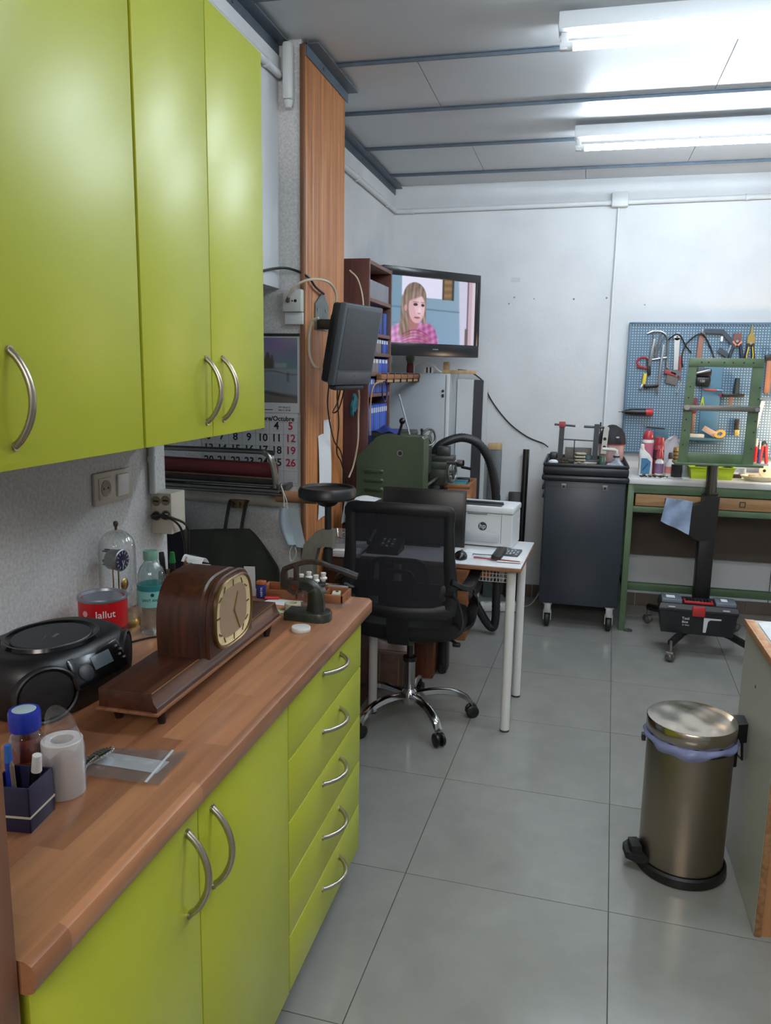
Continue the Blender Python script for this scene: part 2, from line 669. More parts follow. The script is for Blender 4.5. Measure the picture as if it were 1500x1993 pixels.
# ------------------------------------------------------------------ fluorescent fittings
tube_m = bpy.data.materials.new('fluorescent_tube')
tube_m.use_nodes = True
nt_ = tube_m.node_tree
nt_.nodes.clear()
em = nt_.nodes.new('ShaderNodeEmission')
em.inputs[0].default_value = (*TUBE_COL, 1)
em.inputs[1].default_value = TUBE_POWER
nt_.links.new(em.outputs[0], nt_.nodes.new('ShaderNodeOutputMaterial').inputs[0])
fit_white = M('lamp_white_enamel', (214, 218, 222), 0.35)

def fluorescent(x, y, tubes, label):
    t = thing('fluorescent_light', label, 'ceiling light', (x + 0.76, y, CEIL - 0.02))
    obj('housing', MB().span((x, y - 0.045, CEIL - 0.07), (x + 1.53, y + 0.045, CEIL - 0.016), 0.004), fit_white, t)
    for dy in tubes:
        for e in (x + 0.02, x + 1.51):
            mb = MB().span((e - 0.012, y + dy - 0.014, CEIL - 0.125), (e + 0.012, y + dy + 0.014, CEIL - 0.07), 0.003)
            mb.cyl((e - 0.014, y + dy, CEIL - 0.11), (e + 0.03, y + dy, CEIL - 0.11), 0.016, n=14)
            obj('tube_holder', mb, fit_white, t)
        obj('tube', MB().cyl((x + 0.05, y + dy, CEIL - 0.11), (x + 1.48, y + dy, CEIL - 0.11), 0.0145, n=16), tube_m, t)
    return t
fluorescent(-0.142, 2.975, (0.0,), 'fluorescent ceiling light nearest the camera with its tube lit')
fluorescent(-0.10, 4.24, (0.0,), 'lit fluorescent ceiling light nearer the pegboard wall')

fluorescent(-0.12, 1.71, (0.0,), 'lit fluorescent ceiling light above the aisle in front of the base units')

# ------------------------------------------------------------------ wall conduits
def conduit(name, pts, r, label, clips=(), box=None, group=None):
    t = thing(name, label, 'conduit', pts[0], group)
    obj('pipe', MB().tube(pts, r, 10), pvc, t)
    for c, ax in clips:
        c = Vector(c)
        ax = Vector(ax)
        obj('clip', MB().cyl(c - ax * 0.008, c + ax * 0.008, r * 1.25, n=12), pvc, t)
    if box:
        obj('junction_box', MB().box(*box, 0.008), pvc, t)
    return t
conduit('conduit', [(XL + 0.016, 0.9, 2.592), (XL + 0.016, 2.985, 2.592)], 0.014, 'white conduit pipe along the wall above the lime cupboards', [((XL + 0.016, 2.86, 2.592), (0, 1, 0))])
mb = MB().box((-1.118, 2.985, 2.60), (0.036, 0.046, 0.20), 0.012).cyl((-1.118, 2.985, 2.50), (-1.118, 2.985, 2.475), 0.02, 0.012, 12)
tag(obj('cable_elbow', mb, pvc), 'white plastic cable elbow box in the corner beside the pillar', 'conduit')
conduit('conduit', [(XLB + 0.018, 3.56, 2.552), (XLB + 0.018, 5.34, 2.556), (XLB + 0.03, 5.355, 2.557), (XLB + 0.06, 5.362, 2.557), (3.1, 5.362, 2.60)], 0.016,
        'white conduit pipe turning the rear corner below the ceiling', [((XLB + 0.018, 4.4, 2.553), (0, 1, 0)), ((XLB + 0.018, 5.1, 2.555), (0, 1, 0)), ((-1.14, 5.362, 2.558), (1, 0, 0)), ((0.9, 5.362, 2.578), (1, 0, 0))],
        ((0.168, 5.353, 2.585), (0.10, 0.05, 0.088)))
conduit('conduit', [(0.164, 5.37, 2.54), (0.157, 5.37, 0.85)], 0.0085, 'thin white vertical conduit dropping from the junction box beside the pegboard', [((0.1615, 5.37, 2.03), (0, 0, 1))])
# small fixings and old screw holes left in the back wall
hole_m = M('rusty_plug', (120, 112, 108), 0.7)
for x, z, r in ((-0.078, 1.992, 0.006), (0.125, 1.998, 0.006), (0.36, 1.955, 0.004), (-0.457, 2.005, 0.005), (-0.49, 1.965, 0.005), (-0.33, 1.995, 0.004)):
    tag(obj('wall_plug', MB().cyl((x, YB - 0.004, z), (x, YB + 0.001, z), r, n=10), hole_m), 'small rusty screw plug left in the white back wall', 'wall plug', 'screw plugs in the back wall')
tag(obj('paper_label', MB().box((-0.455, YB - 0.001, 2.115), (0.06, 0.0012, 0.03)), M('faint_label', (196, 198, 200), 0.7)), 'small faint paper label stuck high on the white back wall', 'label')

# ------------------------------------------------------------------ lime kitchen units
lime_up = M('lime_lacquer', (172, 178, 46), 0.37, spec=0.5)
lime_edge = M('lime_edge', (172, 184, 70), 0.4)
carcass = M('shaded_carcass', (88, 94, 34), 0.6)  # olive darkened to put the shade of the door gaps into the colour
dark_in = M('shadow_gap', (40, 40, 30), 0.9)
satin = M('satin_nickel', (172, 166, 152), 0.32, 0.95)

def bow(a, b, out, h, r=0.0058):
    """bow handle between two feet a and b standing h proud of the door"""
    a, b, out = Vector(a), Vector(b), Vector(out)
    pts = []
    for k in range(15):
        t = k / 14
        pts.append(a.lerp(b, t) + out * (h * (1 - (2 * t - 1) ** 2) ** 0.85 + 0.001))
    mb = MB().tube(pts, r, 10)
    for p in (a, b):
        mb.cyl(p, p + out * 0.004, r * 1.25, n=10)
    return mb

def unit(name, label, x0, xf, y0, y1, z0, z1, fronts, plinth=0.0):
    """cupboard unit against the left wall; fronts: (part, y0, y1, z0, z1, handle)"""
    t = thing(name, label, 'cabinet', ((x0 + xf) / 2, (y0 + y1) / 2, z0 - plinth))
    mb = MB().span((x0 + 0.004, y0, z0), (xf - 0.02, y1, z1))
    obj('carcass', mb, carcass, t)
    if plinth:
        obj('plinth', MB().span((x0 + 0.004, y0, 0), (xf - 0.06, y1, z0)), dark_in, t)
    for part, a, b, c, d, h in fronts:
        f = obj(part, MB().span((xf - 0.018, a, c), (xf, b, d), 0.0015), lime_up, t)
        if h:
            obj('handle', bow((xf, h[0], h[1]), (xf, h[2], h[3]), (1, 0, 0), h[4]), satin, f)
    return t

XF, XU = -0.573, -0.84
unit('wall_cabinet', 'lime wall cupboard nearest the camera with one door', XL, XU, 1.0, 1.420, 1.356, 2.308,
     [('door', 0.999, 1.4185, 1.356, 2.308, (1.045, 1.392, 1.045, 1.538, 0.036))])
unit('wall_cabinet', 'lime two-door wall cupboard beside the calendar, paired bow handles', XL, XU, 1.428, 2.048, 1.356, 2.308,
     [('door', 1.4285, 1.727, 1.356, 2.308, (1.697, 1.392, 1.697, 1.538, 0.036)), ('door', 1.7305, 2.047, 1.356, 2.308, (1.785, 1.394, 1.785, 1.540, 0.036))])
unit('base_cabinet', 'lime double-door base cupboard under the worktop nearest the camera', XL, XF, 0.69, 1.511, 0.10, 0.82,
     [('door', 0.677, 1.0905, 0.10, 0.817, (1.052, 0.636, 1.052, 0.782, 0.036)), ('door', 1.0945, 1.5085, 0.10, 0.817, (1.141, 0.629, 1.141, 0.775, 0.036))], 0.10)
zz = [0.10, 0.2425, 0.3835, 0.5265, 0.6745, 0.817]
hz = [0.199, 0.344, 0.492, 0.633, 0.784]
unit('drawer_cabinet', 'lime base unit of five drawers at the far end of the worktop', XL, XF, 1.512, 2.100, 0.10, 0.82,
     [('drawer', 1.5135, 2.0985, zz[k] + 0.0015, zz[k + 1] - 0.0015, (1.752, hz[k], 1.894, hz[k], 0.037)) for k in range(5)], 0.10)

# worktop: butcher-block laminate with a rounded front edge
wt_m = bpy.data.materials.new('beech_block_worktop')
nt, b = nodes_of(wt_m)
tc = nt.nodes.new('ShaderNodeTexCoord')
mp = nt.nodes.new('ShaderNodeMapping')
mp.inputs['Rotation'].default_value = (0, 0, PI / 2)
mp.inputs['Scale'].default_value = (1, 1, 1)
nt.links.new(tc.outputs['Object'], mp.inputs['Vector'])
br = nt.nodes.new('ShaderNodeTexBrick')
br.inputs['Scale'].default_value = 1.0
br.inputs['Brick Width'].default_value = 0.34
br.inputs['Row Height'].default_value = 0.042
br.inputs['Mortar Size'].default_value = 0.0
br.inputs['Bias'].default_value = 0.0
br.offset = 0.37
br.inputs['Color1'].default_value = rgb((128, 84, 58))
br.inputs['Color2'].default_value = rgb((164, 114, 80))
nt.links.new(mp.outputs[0], br.inputs['Vector'])
mp2 = nt.nodes.new('ShaderNodeMapping')
mp2.inputs['Scale'].default_value = (60, 4, 60)
nt.links.new(tc.outputs['Object'], mp2.inputs['Vector'])
nz = nt.nodes.new('ShaderNodeTexNoise')
nz.inputs['Scale'].default_value = 1.0
nz.inputs['Detail'].default_value = 5
nt.links.new(mp2.outputs[0], nz.inputs['Vector'])
mxc = nt.nodes.new('ShaderNodeMix')
mxc.data_type = 'RGBA'
mxc.blend_type = 'OVERLAY'
mxc.inputs['Factor'].default_value = 0.45
nt.links.new(br.outputs['Color'], mxc.inputs[6])
nt.links.new(nz.outputs['Fac'], mxc.inputs[7])
nt.links.new(mxc.outputs[2], b.inputs['Base Color'])
b.inputs['Roughness'].default_value = 0.28
CT = 0.865
sec = [(XL, 0.823), (-0.562, 0.823), (-0.553, 0.827), (-0.549, 0.836), (-0.549, 0.851), (-0.553, 0.860), (-0.563, CT), (XL, CT)]
ring = lambda y, d=0.0: [Vector((min(x, -0.549 - d) if x > -0.6 else x, y, z)) for x, z in sec]
mb = MB().rings([ring(0.66), ring(2.128), ring(2.141, 0.004), ring(2.149, 0.014), ring(2.151, 0.022)])
tag(obj('worktop', mb, wt_m), 'brown beech-block laminate worktop with a rounded front edge on the lime units', 'worktop')

# ------------------------------------------------------------------ things on the worktop
blk = M('black_plastic', (18, 18, 20), 0.4)
blk_matt = M('matt_black', (15, 15, 16), 0.65, bump=0.25, bs=400)
blk_gloss = M('gloss_black', (10, 11, 13), 0.2)
dgrey = M('dark_grey_plastic', (42, 44, 48), 0.45)
mgrey = M('mid_grey_plastic', (92, 96, 100), 0.45)
lgrey = M('light_grey_plastic', (170, 174, 176), 0.45)
white = M('white_plastic', (214, 214, 212), 0.4)
cream = M('cream_plastic', (196, 190, 168), 0.5)
paper = M('white_paper', (216, 218, 220), 0.85)
chrome = M('chrome', (205, 205, 208), 0.12, 1.0)
brass = M('brass', (176, 148, 92), 0.28, 1.0)
steel = M('brushed_steel', (150, 150, 150), 0.35, 1.0)
iron = M('dark_iron', (58, 58, 56), 0.45, 0.7, var=0.15, vs=30)
red = M('red_plastic', (178, 30, 34), 0.4)
blue = M('blue_plastic', (28, 52, 150), 0.4)
ink = M('black_ink', (22, 22, 26), 0.7)
film = clear('clear_plastic_film', (250, 251, 252), 0.12, 0.05, 0.5, 0.05)
glass = clear('clear_glass', (250, 252, 252), 0.02, 0.03, 0.75)

# boombox
t = thing('boombox', 'black portable radio CD player with round speaker at the near end of worktop', 'radio')
def sup(k, a=0.165, b=0.118, n=2.7, h=0.0, top=1.0, fwd=0.0):
    r = []
    for i in range(48):
        th = 2 * PI * i / 48
        c_, s_ = math.cos(th), math.sin(th)
        r.append(Vector((a * top * math.copysign(abs(c_) ** (2 / n), c_), b * top * math.copysign(abs(s_) ** (2 / n), s_) + fwd, h)))
    return r
mb = MB().rings([sup(0, h=0.004, top=0.9), sup(0, h=0.012, top=0.95), sup(0, h=0.05, top=1.0), sup(0, h=0.098, top=1.0, fwd=-0.002), sup(0, h=0.124, top=0.95, fwd=-0.005), sup(0, h=0.136, top=0.86, fwd=-0.008), sup(0, h=0.139, top=0.78, fwd=-0.009)])
obj('body', mb, blk, t, 50)
mb = MB().lathe([(0.0, 0.139), (0.078, 0.139), (0.086, 0.142), (0.09, 0.146), (0.096, 0.1465), (0.099, 0.139)], n=40, sx=1.05, sy=0.95)
cd = obj('disc_lid', mb, blk_gloss, t, 30)
obj('lid_plate', MB().lathe([(0.0, 0.1435), (0.078, 0.1435), (0.08, 0.141)], n=40, sx=1.05, sy=0.95, cap1=False), dgrey, cd)
obj('emblem', MB().box((0.0, 0.01, 0.1437), (0.022, 0.007, 0.0006), 0.0002, (0, 0, 0.3)).box((0.018, -0.002, 0.1437), (0.03, 0.0012, 0.0005), 0, (0, 0, 0.5)), mgrey, cd)
obj('tuning_knob', MB().lathe([(0.0, 0.162), (0.014, 0.162), (0.016, 0.158), (0.016, 0.14)], (0.12, -0.045, 0), 20).box((0.12, -0.045, 0.158), (0.05, 0.014, 0.006), 0.003), blk_gloss, t)
for sgn, sa in ((-1, -0.50), (1, 0.50)):
    # grille discs angled outwards at both ends of the front; front is +y
    cx, cy = 0.108 * sgn, 0.072
    nrm = Vector((math.sin(sa) * 1.0, math.cos(sa), 0.10)).normalized()
    fr = frame((cx, cy, 0.064), nrm.cross(Vector((0, 0, 1))) * -1, Vector((0, 0, 1)))
    zax = fr.to_3x3() @ Vector((0, 0, 1))
    if zax.dot(nrm) < 0:
        fr = frame((cx, cy, 0.064), nrm.cross(Vector((0, 0, 1))), Vector((0, 0, 1)))
    g = obj('speaker', MB().lathe([(0.0, 0.030), (0.02, 0.0315), (0.050, 0.026), (0.056, 0.018), (0.056, 0.0)], n=36, mat=fr), blk_matt, t)
    obj('speaker_ring', MB().lathe([(0.0555, 0.024), (0.0585, 0.027), (0.0615, 0.024), (0.0615, 0.0), (0.0555, 0.0)], n=36, mat=fr, cap0=False, cap1=False), M('ring_charcoal', (30, 31, 33), 0.45), g)
fr = frame((0.0, 0.112, 0.092), (-1, 0, 0), (0, -0.45, 0.9))
obj('control_panel', MB().box((0, 0, 0), (0.155, 0.072, 0.018), 0.008).rot(fr), blk_gloss, t)
dsp = obj('display', MB().box((0.008, 0.004, 0.0095), (0.056, 0.030, 0.002), 0.001).rot(fr), M('lcd_grey', (84, 94, 100), 0.25), t)
obj('dial', MB().lathe([(0.0, 0.014), (0.014, 0.014), (0.019, 0.011), (0.019, 0.008)], n=24, mat=fr @ Matrix.Translation((-0.045, -0.006, 0))), dgrey, t)
mb = MB()
for k in range(3):
    mb.box((-0.047 + k * 0.003, 0.006 - k * 0.009, 0.0148), (0.014, 0.0025, 0.001))
obj('dial_marks', mb, mgrey, t)
for k in range(4):
    obj('button', MB().box((0.060 + (k % 2) * 0.008, 0.018 - k * 0.010, 0.010), (0.006, 0.005, 0.004), 0.001).rot(fr), mgrey, t)
t.scale = (0.95, 0.95, 0.87)
put(t, (-0.992, 1.305, CT), -PI / 2 - 0.10)

def turned(o, c):
    return Matrix.Translation(c)

# paint tin
c = (-1.066, 1.592)
t = thing('paint_tin', 'red and white paint tin with a grey metal lid behind the boombox', 'tin', (c[0], c[1], CT))
obj('tin_body', MB().lathe([(0.054, 0.0), (0.0555, 0.002), (0.0555, 0.113), (0.055, 0.117)], (c[0], c[1], CT), 36), M('tin_red', (176, 22, 30), 0.3), t)
obj('lid', MB().lathe([(0.0, 0.119), (0.043, 0.119), (0.045, 0.116), (0.049, 0.116), (0.052, 0.123), (0.056, 0.123), (0.0572, 0.119), (0.0565, 0.115), (0.054, 0.114)], (c[0], c[1], CT), 36), M('tin_lid', (138, 146, 156), 0.3, 0.6), t)
mb = arcband(MB(), c, 0.0550, 0.0559, CT + 0.004, CT + 0.05, -0.2, 1.4, 20)
obj('dark_label_band', mb, M('tin_dark_red', (86, 14, 26), 0.3), t)
mb = wrap(MB(), 'Jallut', c, 0.0557, 0.0235, -0.90, CT + 0.088)
obj('lettering', mb, paper, t)
mb = MB().lathe([(0.0, 0.0), (0.007, 0.0), (0.007, 0.001), (0.0, 0.001)], n=16, mat=frame((c[0] + 0.0558 * math.cos(-1.75), c[1] + 0.0558 * math.sin(-1.75), CT + 0.090), (math.sin(1.75), math.cos(1.75), 0), (0, 0, 1)))
obj('emblem', mb, M('emblem_pink', (208, 150, 150), 0.5), t)

# glass dome clock
c = Vector((-1.116, 1.737, CT))
t = thing('dome_clock', 'glass dome clock with a blue dial against the wall', 'clock', c)
obj('base', MB().lathe([(0.0, 0.0), (0.05, 0.0), (0.051, 0.008), (0.046, 0.018), (0.0, 0.018)], c, 32), brass, t)
dm = [(0.0455, 0.018)] + [(0.0455, 0.20)] + [(0.0455 * math.cos(a), 0.20 + 0.047 * math.sin(a)) for a in [k * PI / 2 / 8 for k in range(1, 9)]]
dm = [(max(r, 0.0015), z) for r, z in dm]
obj('glass_dome', MB().lathe(dm, c, 36, cap0=False, cap1=True), glass, t, 80)
obj('dome_knob', MB().lathe([(0.003, 0.0), (0.003, 0.006), (0.006, 0.012), (0.0065, 0.018), (0.004, 0.022), (0.0, 0.0225)], c + Vector((0, 0, 0.247)), 16), M('bronze_knob', (88, 78, 64), 0.35, 0.6), t)
fr = frame(c + Vector((-0.008, -0.002, 0.170)), (0.1, 1, 0), (0, 0, 1))
mv = obj('movement', MB().lathe([(0.0, -0.012), (0.024, -0.012), (0.026, -0.008), (0.026, 0.014), (0.028, 0.016), (0.028, 0.024), (0.0255, 0.026)], n=32, mat=fr), steel, t)
obj('dial', MB().lathe([(0.0, 0.0265), (0.025, 0.0265), (0.025, 0.025), (0.0, 0.025)], n=32, mat=fr), M('dial_blue', (22, 28, 66), 0.3), mv)
mb = MB()
for k in range(12):
    a = k * PI / 6
    mb.box((0.02 * math.cos(a), 0.02 * math.sin(a), 0.0268), (0.007, 0.0018, 0.0006), 0, (0, 0, a))
mb.box((0.0, -0.007, 0.0272), (0.0022, 0.014, 0.0006), 0, (0, 0, 0.25)).box((0.003, -0.009, 0.0274), (0.0016, 0.018, 0.0006), 0, (0, 0, -0.5))
obj('hands_and_hour_marks', mb.rot(fr), M('silver_marks', (190, 192, 196), 0.4), mv)
for p in ((-0.03, 0.017), (-0.026, -0.004), (-0.03, -0.018), (-0.024, 0.022)):
    a = Vector((0, p[1], 0.0))
    obj('pillar_post', MB().cyl(fr @ Vector((0.006, p[1], -0.012)), fr @ Vector((0.006, p[1], p[0] - 0.008)), 0.0022, n=8), M('dark_brass', (74, 60, 40), 0.4, 0.8), t)
obj('mainspring_bracket', MB().tube([fr @ Vector((0.0, -0.014, -0.012)), fr @ Vector((0.002, -0.013, -0.026)), fr @ Vector((0.002, -0.004, -0.034))], 0.004, 8, smooth=4), M('dark_brass'), t)
for y in (-0.012, 0.012):
    obj('support_rod', MB().cyl(c + Vector((-0.006, y, 0.018)), c + Vector((-0.006, y, 0.146)), 0.0018, n=8), brass, t)
obj('pendulum', MB().lathe([(0.0, 0.0), (0.014, 0.0), (0.016, 0.003), (0.012, 0.006), (0.0, 0.007)], n=20, mat=frame(c + Vector((0.012, 0.006, 0.105)), (0, 1, 0), (0, 0, 1))), brass, t)

# water bottle
c = Vector((-1.003, 1.705, CT))
t = thing('water_bottle', 'clear plastic water bottle with a teal label and pale green cap', 'bottle', c)
pet = clear('clear_bottle_plastic', (226, 238, 238), 0.04, 0.05, 0.7)
prof = [(0.012, 0.002), (0.030, 0.0), (0.033, 0.008), (0.031, 0.016), (0.033, 0.024), (0.031, 0.034), (0.033, 0.044), (0.033, 0.068), (0.0335, 0.125), (0.033, 0.148), (0.027, 0.166), (0.018, 0.178), (0.0145, 0.184), (0.0145, 0.19)]
obj('bottle_body', MB().lathe(prof, c, 32), pet, t, 60)
obj('cap', MB().lathe([(0.0175, 0.186), (0.0178, 0.205), (0.0165, 0.208), (0.0, 0.208)], c, 24), M('cap_green', (104, 150, 132), 0.4), t)
lb = obj('label', arcband(MB(), c, 0.0336, 0.0345, CT + 0.072, CT + 0.126, 0, 2 * PI - 0.02, 40), M('label_teal', (122, 186, 186), 0.4), t)
obj('label_top_band', arcband(MB(), c, 0.0345, 0.0348, CT + 0.112, CT + 0.126, 0, 2 * PI - 0.02, 40), M('label_teal_dark', (40, 118, 122), 0.35), lb)
mb = wrap(MB(), 'SANT ANIOL', c, 0.0346, 0.0092, -1.02, CT + 0.090)
mb.lathe([(0.0, 0.0), (0.0045, 0.0), (0.0045, 0.0006), (0.0, 0.0006)], n=14, mat=frame((c.x + 0.0346 * math.cos(-1.02), c.y + 0.0346 * math.sin(-1.02), CT + 0.104), (-math.sin(-1.02), math.cos(-1.02), 0), (0, 0, 1)))
obj('lettering', mb, M('label_ink', (20, 60, 70), 0.5), lb)

# pot of brushes and markers behind the bottle
c = Vector((-1.083, 1.945, CT))
t = thing('pen_pot', 'small pen pot behind the water bottle', 'pot', c)
obj('pot', MB().lathe([(0.032, 0.0), (0.034, 0.09), (0.031, 0.09), (0.029, 0.004), (0.0, 0.004)], c, 24), M('pot_brown', (92, 72, 52), 0.5), t)
def stick(name, label, cat, a, b, r, m, tip=None, tipm=None, group=None):
    a, b = Vector(a), Vector(b)
    q = thing(name, label, cat, a, group)
    obj('barrel', MB().cyl(a, b, r, n=12), m, q)
    if tip:
        d = (b - a).normalized()
        obj('tip', MB().cyl(b, b + d * tip[0], tip[1], tip[2], 12), tipm or m, q)
    return q
green_m = M('marker_green', (20, 112, 48), 0.35)
stick('marker_pen', 'black capped marker in the pen pot behind the bottle', 'marker', c + Vector((-0.010, -0.012, 0.006)), c + Vector((-0.018, -0.014, 0.125)), 0.008, blk, (0.022, 0.009, 0.007))
stick('marker_pen', 'green capped marker in the pen pot behind the bottle', 'marker', c + Vector((0.004, 0.002, 0.006)), c + Vector((0.008, -0.004, 0.118)), 0.0075, blk, (0.03, 0.0095, 0.006), green_m)
stick('paint_brush', 'thin brush with a pale tip leaning out of the pen pot', 'brush', c + Vector((0.006, 0.010, 0.006)), c + Vector((0.045, 0.004, 0.125)), 0.0035, M('brush_brown', (120, 84, 56), 0.5), (0.012, 0.004, 0.003), cream)
stick('paint_brush', 'dark wooden brush leaning lowest out of the pen pot', 'brush', c + Vector((0.0, 0.016, 0.006)), c + Vector((0.050, 0.016, 0.103)), 0.004, M('brush_dark', (70, 48, 34), 0.5), (0.012, 0.005, 0.004), brass)

# little white box with a flap label standing behind the mantel clock
c = Vector((-1.05, 2.03, CT))
t = thing('label_box', 'small white box with a curled printed label, standing behind the mantel clock', 'box', c)
obj('carton', MB().span((c.x - 0.035, c.y - 0.025, CT), (c.x + 0.035, c.y + 0.025, CT + 0.090), 0.002), white, t)
f = lambda u, v: (c.x - 0.030 + 0.062 * u, c.y - 0.030 + 0.05 * v, CT + 0.095 + 0.028 * math.sin(PI * (0.15 + 0.75 * v)) - 0.008 * u)
obj('label_strip', MB().sheet(f, 4, 8, 0.0008), paper, t)
obj('printing', MB().box((c.x - 0.002, c.y - 0.0035, CT + 0.1215), (0.026, 0.006, 0.0006), 0, (-0.0, 0.12, 0)).box((c.x - 0.002, c.y - 0.018, CT + 0.1145), (0.022, 0.003, 0.0006), 0, (0.7, 0.12, 0)), ink, t)

# mantel clock facing the aisle
walnut = wood('walnut_veneer', (48, 24, 16), (78, 42, 27), 0.36, (60, 3.0, 60))
walnut_v = wood('walnut_veneer_case', (46, 23, 16), (74, 39, 25), 0.36, (60, 60, 4.0))
wal_edge = wood('pale_walnut_edge', (112, 74, 50), (146, 100, 70), 0.4, (60, 3.0, 60))
t = thing('mantel_clock', 'long dark walnut mantel clock with an arched case and cream square dial', 'clock', (-0.76, 1.50, CT))
BX0, BX1, BY0, BY1 = -0.822, -0.705, 1.200, 1.800
pl = obj('plinth', MB().span((BX0, BY0, 0.905), (BX1 - 0.010, BY1, 0.940), 0.0015), walnut, t)
obj('lower_moulding', MB().span((BX0 - 0.004, BY0 - 0.004, 0.8985), (BX1 + 0.004, BY1 + 0.004, 0.9045), 0.0012), wal_edge, pl)
secm = [(BX1 - 0.0105, 0.9045), (BX1, 0.9045), (BX1 + 0.001, 0.913), (BX1 - 0.006, 0.922), (BX1 - 0.0105, 0.938)]
obj('front_moulding', MB().rings([[Vector((x, y, z)) for x, z in secm] for y in (BY0, BY1)]), walnut, pl)
obj('brass_line', MB().span((BX1 - 0.0112, BY0 + 0.002, 0.9385), (BX1 - 0.0092, BY1 - 0.002, 0.9402)), M('gold_line', (150, 112, 70), 0.35, 0.4), pl)
for x in (BX0 + 0.012, BX1 - 0.016):
    for y in (BY0 + 0.045, BY1 - 0.045):
        obj('foot', MB().cyl((x, y, CT), (x, y - 0.004 if y < 1.5 else y + 0.004, 0.8985), 0.007, 0.013, 10), M('foot_dark', (38, 22, 16), 0.4), t)
def arch(s=1.0, w0=0.104, h=0.158, dz=0.0, n=22):
    cy, z0 = 1.488, 0.940 + dz
    P = [(cy - w0 * s, z0)]
    for k in range(n + 1):
        a = PI - PI * k / n
        cx_, sx_ = math.cos(a), math.sin(a)
        P.append((cy + w0 * s * 1.02 * math.copysign(abs(cx_) ** 0.62, cx_), z0 + h * s * (0.30 + 0.70 * abs(sx_) ** 0.75)))
    P.append((cy + w0 * s, z0))
    return P
cs = obj('case', MB().rings([[Vector((x, y, z)) for y, z in arch()] for x in (-0.806, -0.712)]), walnut_v, t, 30)
rg = lambda x, s, dz: [Vector((x, y, z)) for y, z in arch(s, dz=dz)]
mb = MB().rings([rg(-0.712, 1.0, 0), rg(-0.708, 0.975, 0.001), rg(-0.700, 0.975, 0.001), rg(-0.697, 1.0, 0), rg(-0.690, 1.0, 0.0), rg(-0.688, 0.93, 0.008)])
obj('front_frame', mb, walnut_v, cs, 25)
def dialring(s, x, q=3.2, cy=1.488, cz=1.016):
    r = []
    for k in range(40):
        a = 2 * PI * k / 40
        ca, sa_ = math.cos(a), math.sin(a)
        zz_ = 0.069 * s * math.copysign(abs(sa_) ** (2 / q), sa_)
        wy = (0.088 - 0.10 * max(0, zz_) * 0.9) * s
        r.append(Vector((x, cy + wy * math.copysign(abs(ca) ** (2 / q), ca), cz + zz_)))
    return r
dl = obj('dial', MB().rings([dialring(1.0, -0.690), dialring(1.0, -0.6855), dialring(0.96, -0.684), dialring(0.93, -0.6855)]), M('dial_cream', (206, 186, 140), 0.35, var=0.05, vs=40), t, 40)
obj('dial_centre', MB().rings([dialring(0.76, -0.686), dialring(0.76, -0.6849)]), M('dial_reflection_taupe', (158, 134, 110), 0.3, 0.15), dl)  # taupe paints the reflection in the dial glass into the colour
obj('bezel', MB().rings([dialring(1.06, -0.689), dialring(1.06, -0.6825), dialring(1.02, -0.6805), dialring(0.99, -0.6825), dialring(0.99, -0.689)], False, False), M('bezel_bronze', (122, 98, 66), 0.3, 0.9), dl)
mb = MB()
for k in range(12):
    a = PI / 2 - k * PI / 6
    ca, sa_ = math.cos(a), math.sin(a)
    q = 3.0
    z_ = 0.058 * math.copysign(abs(sa_) ** (2 / q), sa_)
    y_ = (0.072 - 0.09 * max(0, z_)) * math.copysign(abs(ca) ** (2 / q), ca)
    mb.box((-0.6848, 1.488 + y_, 1.016 + z_), (0.0012, 0.0028, 0.014), 0, (PI / 2 - a, 0, 0))
obj('hour_marks', mb, M('mark_brown', (84, 62, 40), 0.4), dl)
for an, ln in ((0.5, 0.040), (2.6, 0.055)):
    obj('clock_hand', MB().box((-0.6838, 1.488 + math.sin(an) * ln / 2, 1.016 + math.cos(an) * ln / 2), (0.001, 0.0035, ln), 0, (-an, 0, 0)), brass, dl)

# things at the near end: navy pen box, blue-capped bottle, paper roll in a bag, zip bag
c = Vector((-0.752, 0.902, CT))
t = thing('pen_box', 'navy square pen holder with a cream line at the near end of worktop', 'pen holder', c)
navy = M('navy_card', (34, 32, 62), 0.5)
R_ = Matrix.Translation(c) @ Matrix.Rotation(0.12, 4, 'Z')
mb = MB()
for s_ in ((-0.030, 0, 0.003, 0.064), (0.030, 0, 0.003, 0.064), (0, -0.0305, 0.063, 0.003), (0, 0.0305, 0.063, 0.003)):
    mb.box((s_[0], s_[1], 0.034), (s_[2], s_[3], 0.068), 0.0008)
mb.box((0, 0, 0.002), (0.06, 0.06, 0.004))
obj('holder', mb.rot(R_), navy, t)
mb = MB()
for s_ in ((-0.0317, 0, 0.0008, 0.0652), (0.0317, 0, 0.0008, 0.0652), (0, -0.0323, 0.0642, 0.0008), (0, 0.0323, 0.0642, 0.0008)):
    mb.box((s_[0], s_[1], 0.0235), (s_[2], s_[3], 0.0032))
obj('cream_line', mb.rot(R_), cream, t)
def pen(name, label, cat, a, b, r, m, tip=None, tipm=None):
    return stick(name, label, cat, R_ @ Vector(a), R_ @ Vector(b), r, m, tip, tipm)
pen('pencil', 'slim grey stick leaning forward in the navy pen holder', 'pencil', (0.0, -0.012, 0.005), (0.004, -0.024, 0.098), 0.0032, M('pencil_grey', (120, 104, 92), 0.5), (0.006, 0.0032, 0.001))
pen('correction_pen', 'white and black correction pen in the navy pen holder', 'pen', (0.012, 0.012, 0.005), (0.022, 0.006, 0.075), 0.006, blk, (0.026, 0.0075, 0.0065), white)
pen('marker_pen', 'blue marker standing in the navy pen holder', 'marker', (-0.022, 0.010, 0.005), (-0.024, 0.012, 0.082), 0.006, blue, (0.026, 0.0062, 0.005), M('marker_cap_blue', (44, 96, 170), 0.35))
